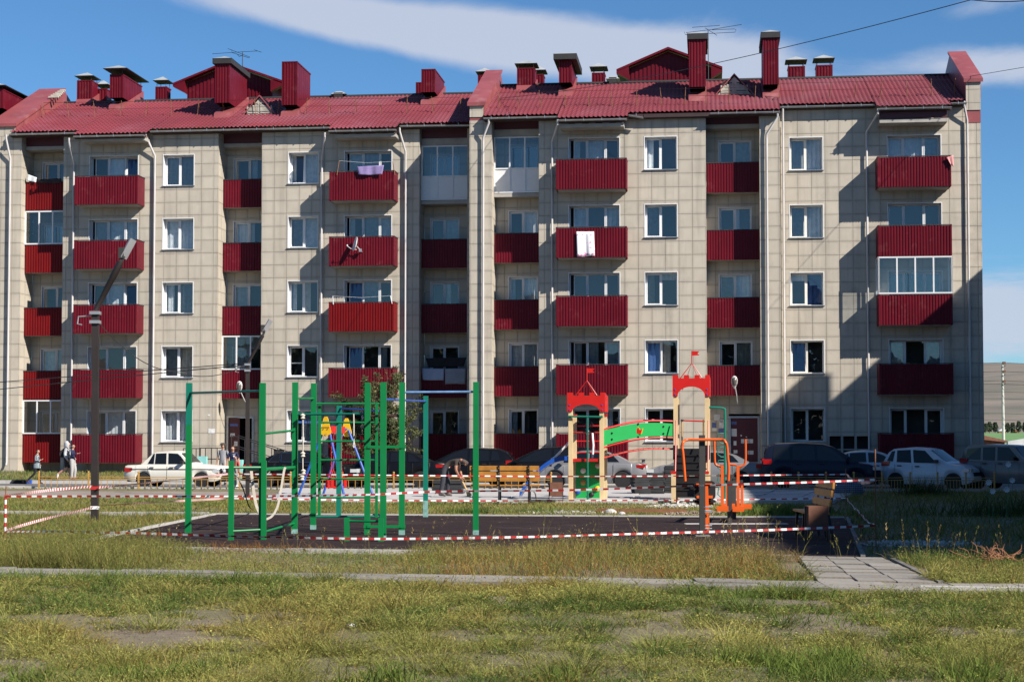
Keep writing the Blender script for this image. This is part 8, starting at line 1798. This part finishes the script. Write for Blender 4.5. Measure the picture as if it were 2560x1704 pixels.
# tall seeding stems that stand in front of the rubber
def seed_stems(pts, label):
    P_, H_, L_, D_, W_, C_ = [], [], [], [], [], []
    for (x, y, h, cnt, sp) in pts:
        for _ in range(cnt):
            a = RNG.uniform(0, 2*np.pi); px_, py_ = x+RNG.normal(0, sp), y+RNG.normal(0, sp*.5); hh = h*RNG.uniform(.6, 1.05); ln = RNG.uniform(.05, .5); dd = RNG.uniform(0, 2*np.pi); col = STRAW*RNG.uniform(.6, 1.2) if RNG.random() < .5 else OLIVE*RNG.uniform(.7, 1.1)
            P_.append((px_, py_, -.01)); H_.append(hh); L_.append(ln); D_.append(dd); W_.append(.007); C_.append(col)
            for q in range(10):
                t = RNG.uniform(.62, 1.0); P_.append((px_+math.cos(dd)*ln*hh*t**1.7, py_+math.sin(dd)*ln*hh*t**1.7, hh*t*(1-.1*ln))); H_.append(RNG.uniform(.03, .06)); L_.append(RNG.uniform(.2, 1)); D_.append(RNG.uniform(0, 6.28)); W_.append(.011); C_.append(col*RNG.uniform(.8, 1.3))
    return blade_mesh('grass', np.array(P_), np.array(H_), np.array(L_), np.array(D_), np.array(W_), np.array(C_))
st = [(-3.6+.5*k+RNG.normal(0, .2), band_back(-3.6+.5*k)-.25, .42, 3, .25) for k in range(18)]+[(1.35, 25.9, .95, 3, .12), (.5, 26.2, .8, 3, .15), (2.0, 25.9, .85, 2, .1), (3.3, 25.6, .75, 12, .3), (3.9, 25.4, .7, 8, .2), (-.95, 26.6, .7, 4, .2), (3.65, 25.7, 1.0, 2, .1), (5.9, 24.9, .6, 10, .3), (6.6, 24.7, .55, 12, .4), (7.6, 24.4, .5, 10, .4), (-6.9, 27.6, .7, 8, .6)]
seed_stems(st, 'stems')
# tangled dry straw by the dark post and on the right
for (x, y, wv, nn, col) in ((3.05, 25.75, .30, 500, STRAW), (-.95, 26.4, .4, 500, STRAW*.9), (-4.3, 27.4, .35, 420, RUSTY), (3.75, 25.2, .55, 1500, STRAW*.8), (-3.4, 27.3, .5, 350, RUSTY)):
    X = x+RNG.normal(0, wv, nn); Y = y+RNG.normal(0, wv*.4, nn); f = free(X, Y); X, Y = X[f], Y[f]; m = len(X)
    blade_mesh('grass', np.stack([X, Y, RNG.uniform(0, .06, m)], -1), RNG.uniform(.10, .30, m), RNG.uniform(.6, 2.4, m), RNG.uniform(0, 2*np.pi, m), np.full(m, .006), col[None]*RNG.uniform(.7, 1.25, m)[:, None])
# lawn between the rubber and the paving, left lawns, right shaded lawn, berm by the house
def lawn_fill(n0, poly, hmin, hmax, wmin, wmax, colw, dens=None, z=None, seed=0, tint=1.0):
    xs = [p[0] for p in poly]; ys = [p[1] for p in poly]; X = RNG.uniform(min(xs), max(xs), n0); Y = RNG.uniform(min(ys), max(ys), n0); k = inpoly_np(X, Y, poly) & free(X, Y)
    if dens is not None: k &= RNG.random(n0) < dens(X, Y)
    X, Y = X[k], Y[k]; n = len(X); Z = z(X, Y) if z else np.full(n, -.01)
    blade_mesh('grass', np.stack([X, Y, Z], -1), RNG.uniform(hmin, hmax, n)*(1+.4*vnoise(X, Y, .8, 60+seed)), RNG.uniform(.2, 1.6, n), RNG.uniform(0, 2*np.pi, n), RNG.uniform(wmin, wmax, n), colours(X, Y, colw)*tint)
patchy = lambda x, y: np.clip(.75+.6*vnoise(x, y, .5, 71)+.35*vnoise(x, y, 1.6, 72), .1, 1)
lawn_fill(60000, [(-7.3, 41.6), (7.7, 39.6), (9.0, 49.4), (-7.2, 51.4)], .05, .16, .010, .020, (.12, .04), patchy, seed=1, tint=1.1)
lawn_fill(70000, [(-22, 43.6), (-7.2, 41.7), (-7.2, 51.6), (-8.3, 55.3), (-22, 56)], .05, .15, .012, .022, (.12, .03), patchy, seed=2, tint=1.08)
lawn_fill(60000, [(-16, 28), (-7.4, 28.2), (-7.1, 41.3), (-14.5, 42.4), (-16, 42)], .06, .24, .008, .016, (.16, .05), lambda x, y: np.clip(patchy(x, y)+.2, 0, 1), seed=3)
lawn_fill(60000, [(5.3, 25.6), (12, 22), (17, 40), (20, 63), (9.3, 61.5), (9.3, 49.5), (7.7, 39.4)], .06, .24, .010, .02, (.1, .02), patchy, seed=4)
lawn_fill(30000, [(5.6, 25.2), (6.0, 21.2), (10.5, 20.0), (11, 23.6)], .08, .28, .006, .012, (.16, .03), patchy, seed=5)
lawn_fill(16000, [tuple(FP(-20, 13.35, 0).xy), tuple(FP(24, 13.35, 0).xy), tuple(FP(24, 15.2, 0).xy), tuple(FP(-20, 15.4, 0).xy)], .04, .14, .014, .026, (.15, .03), patchy, seed=6)
def berm_z(X, Y):
    w = (X-F0.x)*NX.x+(Y-F0.y)*NX.y; return np.interp(w, [-14, -.5, 1.0, 2.4, 3.6, 4.35], [.44, .44, .42, .30, .17, .10])-.01
lawn_fill(42000, [tuple(FP(-22, .3, 0).xy), tuple(FP(8.0, .3, 0).xy), tuple(FP(8.0, 4.3, 0).xy), tuple(FP(-22, 4.3, 0).xy)], .06, .20, .016, .030, (.06, .01), lambda x, y: np.clip(patchy(x, y)+.25, 0, 1), z=berm_z, seed=7, tint=1.1)
# green weeds at the back edge of the rubber
def weed(px, py, h, wv, nn, tone):
    g = gnd(px, py); X = g.x+RNG.normal(0, wv, nn); Y = g.y+RNG.normal(0, wv*.4, nn); f = free(X, Y); X, Y = X[f], Y[f]; m = len(X)
    blade_mesh('grass', np.stack([X, Y, np.zeros(m)], -1), RNG.uniform(.3, 1, m)*h, RNG.uniform(.2, 1.2, m), RNG.uniform(0, 2*np.pi, m), RNG.uniform(.012, .022, m), tone[None]*RNG.uniform(.7, 1.3, m)[:, None])
for a in ((1180, 1285, .30, .35, 500, GREEN), (1345, 1282, .22, .5, 500, GREEN*1.2), (1960, 1288, .42, .7, 1500, GREEN*1.1), (1990, 1250, .55, .8, 1500, (GREEN+OLIVE)*.55), (1880, 1288, .2, .5, 600, GREEN), (1420, 1262, .15, .5, 400, OLIVE), (2560, 1290, .8, 1.2, 900, DKG), (2310, 1240, .9, .5, 500, DKG)): weed(*a)
# rusty dead brush at the right edge
def brush():
    g = gnd(2490, 1420); r = random.Random(9); b = MB()
    for k in range(34):
        a = Vector((r.gauss(0, .19), r.gauss(0, .10), r.uniform(.02, .08))); pts = [a]
        d = Vector((r.uniform(-1, 1), r.uniform(-.4, .4), r.uniform(.1, .9))).normalized()
        for q in range(5): d = (d+Vector((r.gauss(0, .45), r.gauss(0, .3), r.gauss(0, .35)))).normalized(); pts.append(pts[-1]+d*r.uniform(.03, .07))
        b.tube(pts, [.007, .006, .005, .005, .004, .003], 5)
    o = b.build('dead_bush', mat('dead_stem', (.30, .13, .065), .85, var=.25), None, label='rusty leafless brush lying in the grass at the right edge', cat='bush'); o.location = g+Vector((0, 0, .1))
brush()
# leafy sapling by the house, several thin stems
M_SAPL = attr_mat('sapling_leaf', .6, .25, .2)
def sapling():
    r = random.Random(21); p = FP(U(955, 3.6, 1100), 3.6, .2); e = empty('tree', p, label='loose leafy many stemmed sapling behind the green frame, before the dark recess', cat='tree'); b = MB(); tips = []
    for k in range(26):
        a = r.uniform(0, 2*PI); top = Vector((r.gauss(0, 1.05), r.gauss(0, .6), r.uniform(2.9, 5.3))); top.x = max(-1.9, min(2.3, top.x)); top.z -= .42*abs(top.x)**1.5; base = Vector((r.gauss(0, .16), r.gauss(0, .12), -.2)); mid = base*.45+top*.5+Vector((r.gauss(0, .12), r.gauss(0, .1), 0)); pts = curve([base, mid, top], 6); b.tube(pts, [.035*(1-.85*i/(len(pts)-1)) for i in range(len(pts))], 5); tips.append(pts)
        for q in range(13):
            i = r.randint(2, len(pts)-2); s = pts[i]; d = Vector((r.gauss(0, 1), r.gauss(0, .8), r.uniform(.1, 1.2))).normalized(); ln = r.uniform(.35, .95)*(1.15-s.z/6); tw = curve([s, s+d*ln*.5+Vector((0, 0, .05)), s+d*ln+Vector((0, 0, -.05))], 3); b.tube(tw, [.010, .009, .008, .007, .006, .005, .004], 4); tips.append(tw)
    b.build('trunk', mat('sapling_bark', (.085, .065, .045), .85, var=.3), e)
    n = 0; C = []
    for tw in tips:
        for q in range(int(95 if len(tw) > 8 else 62)):
            t = r.random()**.7; i = min(int(t*(len(tw)-1)), len(tw)-2); f = t*(len(tw)-1)-i; c = tw[i]*(1-f)+tw[i+1]*f+Vector((r.gauss(0, .07), r.gauss(0, .07), r.gauss(0, .06)))
            if c.z > .45: C.append(c)
    n = len(C); V = np.zeros((n, 4, 3)); cc = np.array([tuple(c) for c in C]); a = RNG.normal(0, 1, (n, 3)); a /= np.linalg.norm(a, axis=1)[:, None]; t = RNG.normal(0, 1, (n, 3)); q = np.cross(a, t); q /= np.linalg.norm(q, axis=1)[:, None]; L_ = RNG.uniform(.042, .078, n)[:, None]
    V[:, 0] = cc-a*L_; V[:, 1] = cc+q*L_*.38; V[:, 2] = cc+a*L_; V[:, 3] = cc-q*L_*.38
    me = bpy.data.meshes.new('crown'); me.from_pydata(V.reshape(-1, 3).tolist(), [], (np.arange(n)[:, None]*4+np.arange(4)[None]).tolist()); at_ = me.color_attributes.new('tone', 'FLOAT_COLOR', 'POINT'); col = np.array((.088, .100, .042))[None]*RNG.uniform(.55, 1.5, n)[:, None]; k = RNG.random(n) < .06; col[k] = (.20, .17, .05); c4 = np.ones((n, 4, 4)); c4[:, :, :3] = col[:, None]; at_.data.foreach_set('color', c4.reshape(-1)); me.materials.append(M_SAPL); link('crown', me, e)
sapling()
# litter and dead leaves blown on the rubber
X = RNG.uniform(-7, 7.4, 500); Y = RNG.uniform(26, 41, 500); f = inpoly_np(X, Y, PAD); X, Y = X[f], Y[f]; n = len(X); leaf_mesh('litter', np.stack([X, Y, np.full(n, .052)], -1), RNG.uniform(.02, .06, n), RNG.uniform(.01, .025, n), (STRAW*.6)[None]*RNG.uniform(.4, 1.5, n)[:, None], flat=.1)
# white flower heads in the shade
def flowers():
    for k, (x, y) in enumerate(((2471, 1205), (2516, 1223), (2481, 1227), (2520, 1160), (2530, 1200))):
        p = at(x, y, 38+k); b = MB(); b.tube([(0, 0, -p.z), (.02, 0, 0)], .006, 4); o = b.build('flower', M_GREEN, None, label=('tall white flower head in the shade, leftmost of five', 'white flower head in the shade near the right edge', 'low white flower head in the shade', 'highest white flower head at the off roader bonnet', 'white flower head before the off roader wheel')[k], cat='flower', group='white flowers in the shaded grass'); o.location = p; b = MB()
        for j in range(9): a = 2*PI*j/9; b.face([(0, 0, 0), (.06*math.cos(a-.25), -.02, .06*math.sin(a-.25)), (.075*math.cos(a), -.025, .075*math.sin(a)), (.06*math.cos(a+.25), -.02, .06*math.sin(a+.25))])
        b.build('petals', M_TWHT, o)
flowers()
# trees behind the photographer, seen only as reflections in the panes
def treeline():
    r = np.random.default_rng(4); n = 34000; X = r.uniform(-75, 75, n); top = 14.5+4.0*vnoise(X, X*0, .09, 81)+2.5*vnoise(X, X*0, .3, 82); Z = top*r.random(n)**.75; Y = -38+r.normal(0, 1.6, n)-.004*X*X*.2; a = r.normal(0, 1, (n, 3)); a /= np.linalg.norm(a, axis=1)[:, None]; t = r.normal(0, 1, (n, 3)); q = np.cross(a, t); q /= np.linalg.norm(q, axis=1)[:, None]; c = np.stack([X, Y, Z], -1); s = r.uniform(.35, .8, n)[:, None]; V = np.stack([c-a*s, c+q*s*.8, c+a*s, c-q*s*.8], 1)
    me = bpy.data.meshes.new('treeline'); me.from_pydata(V.reshape(-1, 3).tolist(), [], (np.arange(n)[:, None]*4+np.arange(4)[None]).tolist()); me.materials.append(M_FLEAF); link('treeline', me, kind='stuff', label='belt of trees behind the camera, seen only in the panes', cat='trees')
treeline()
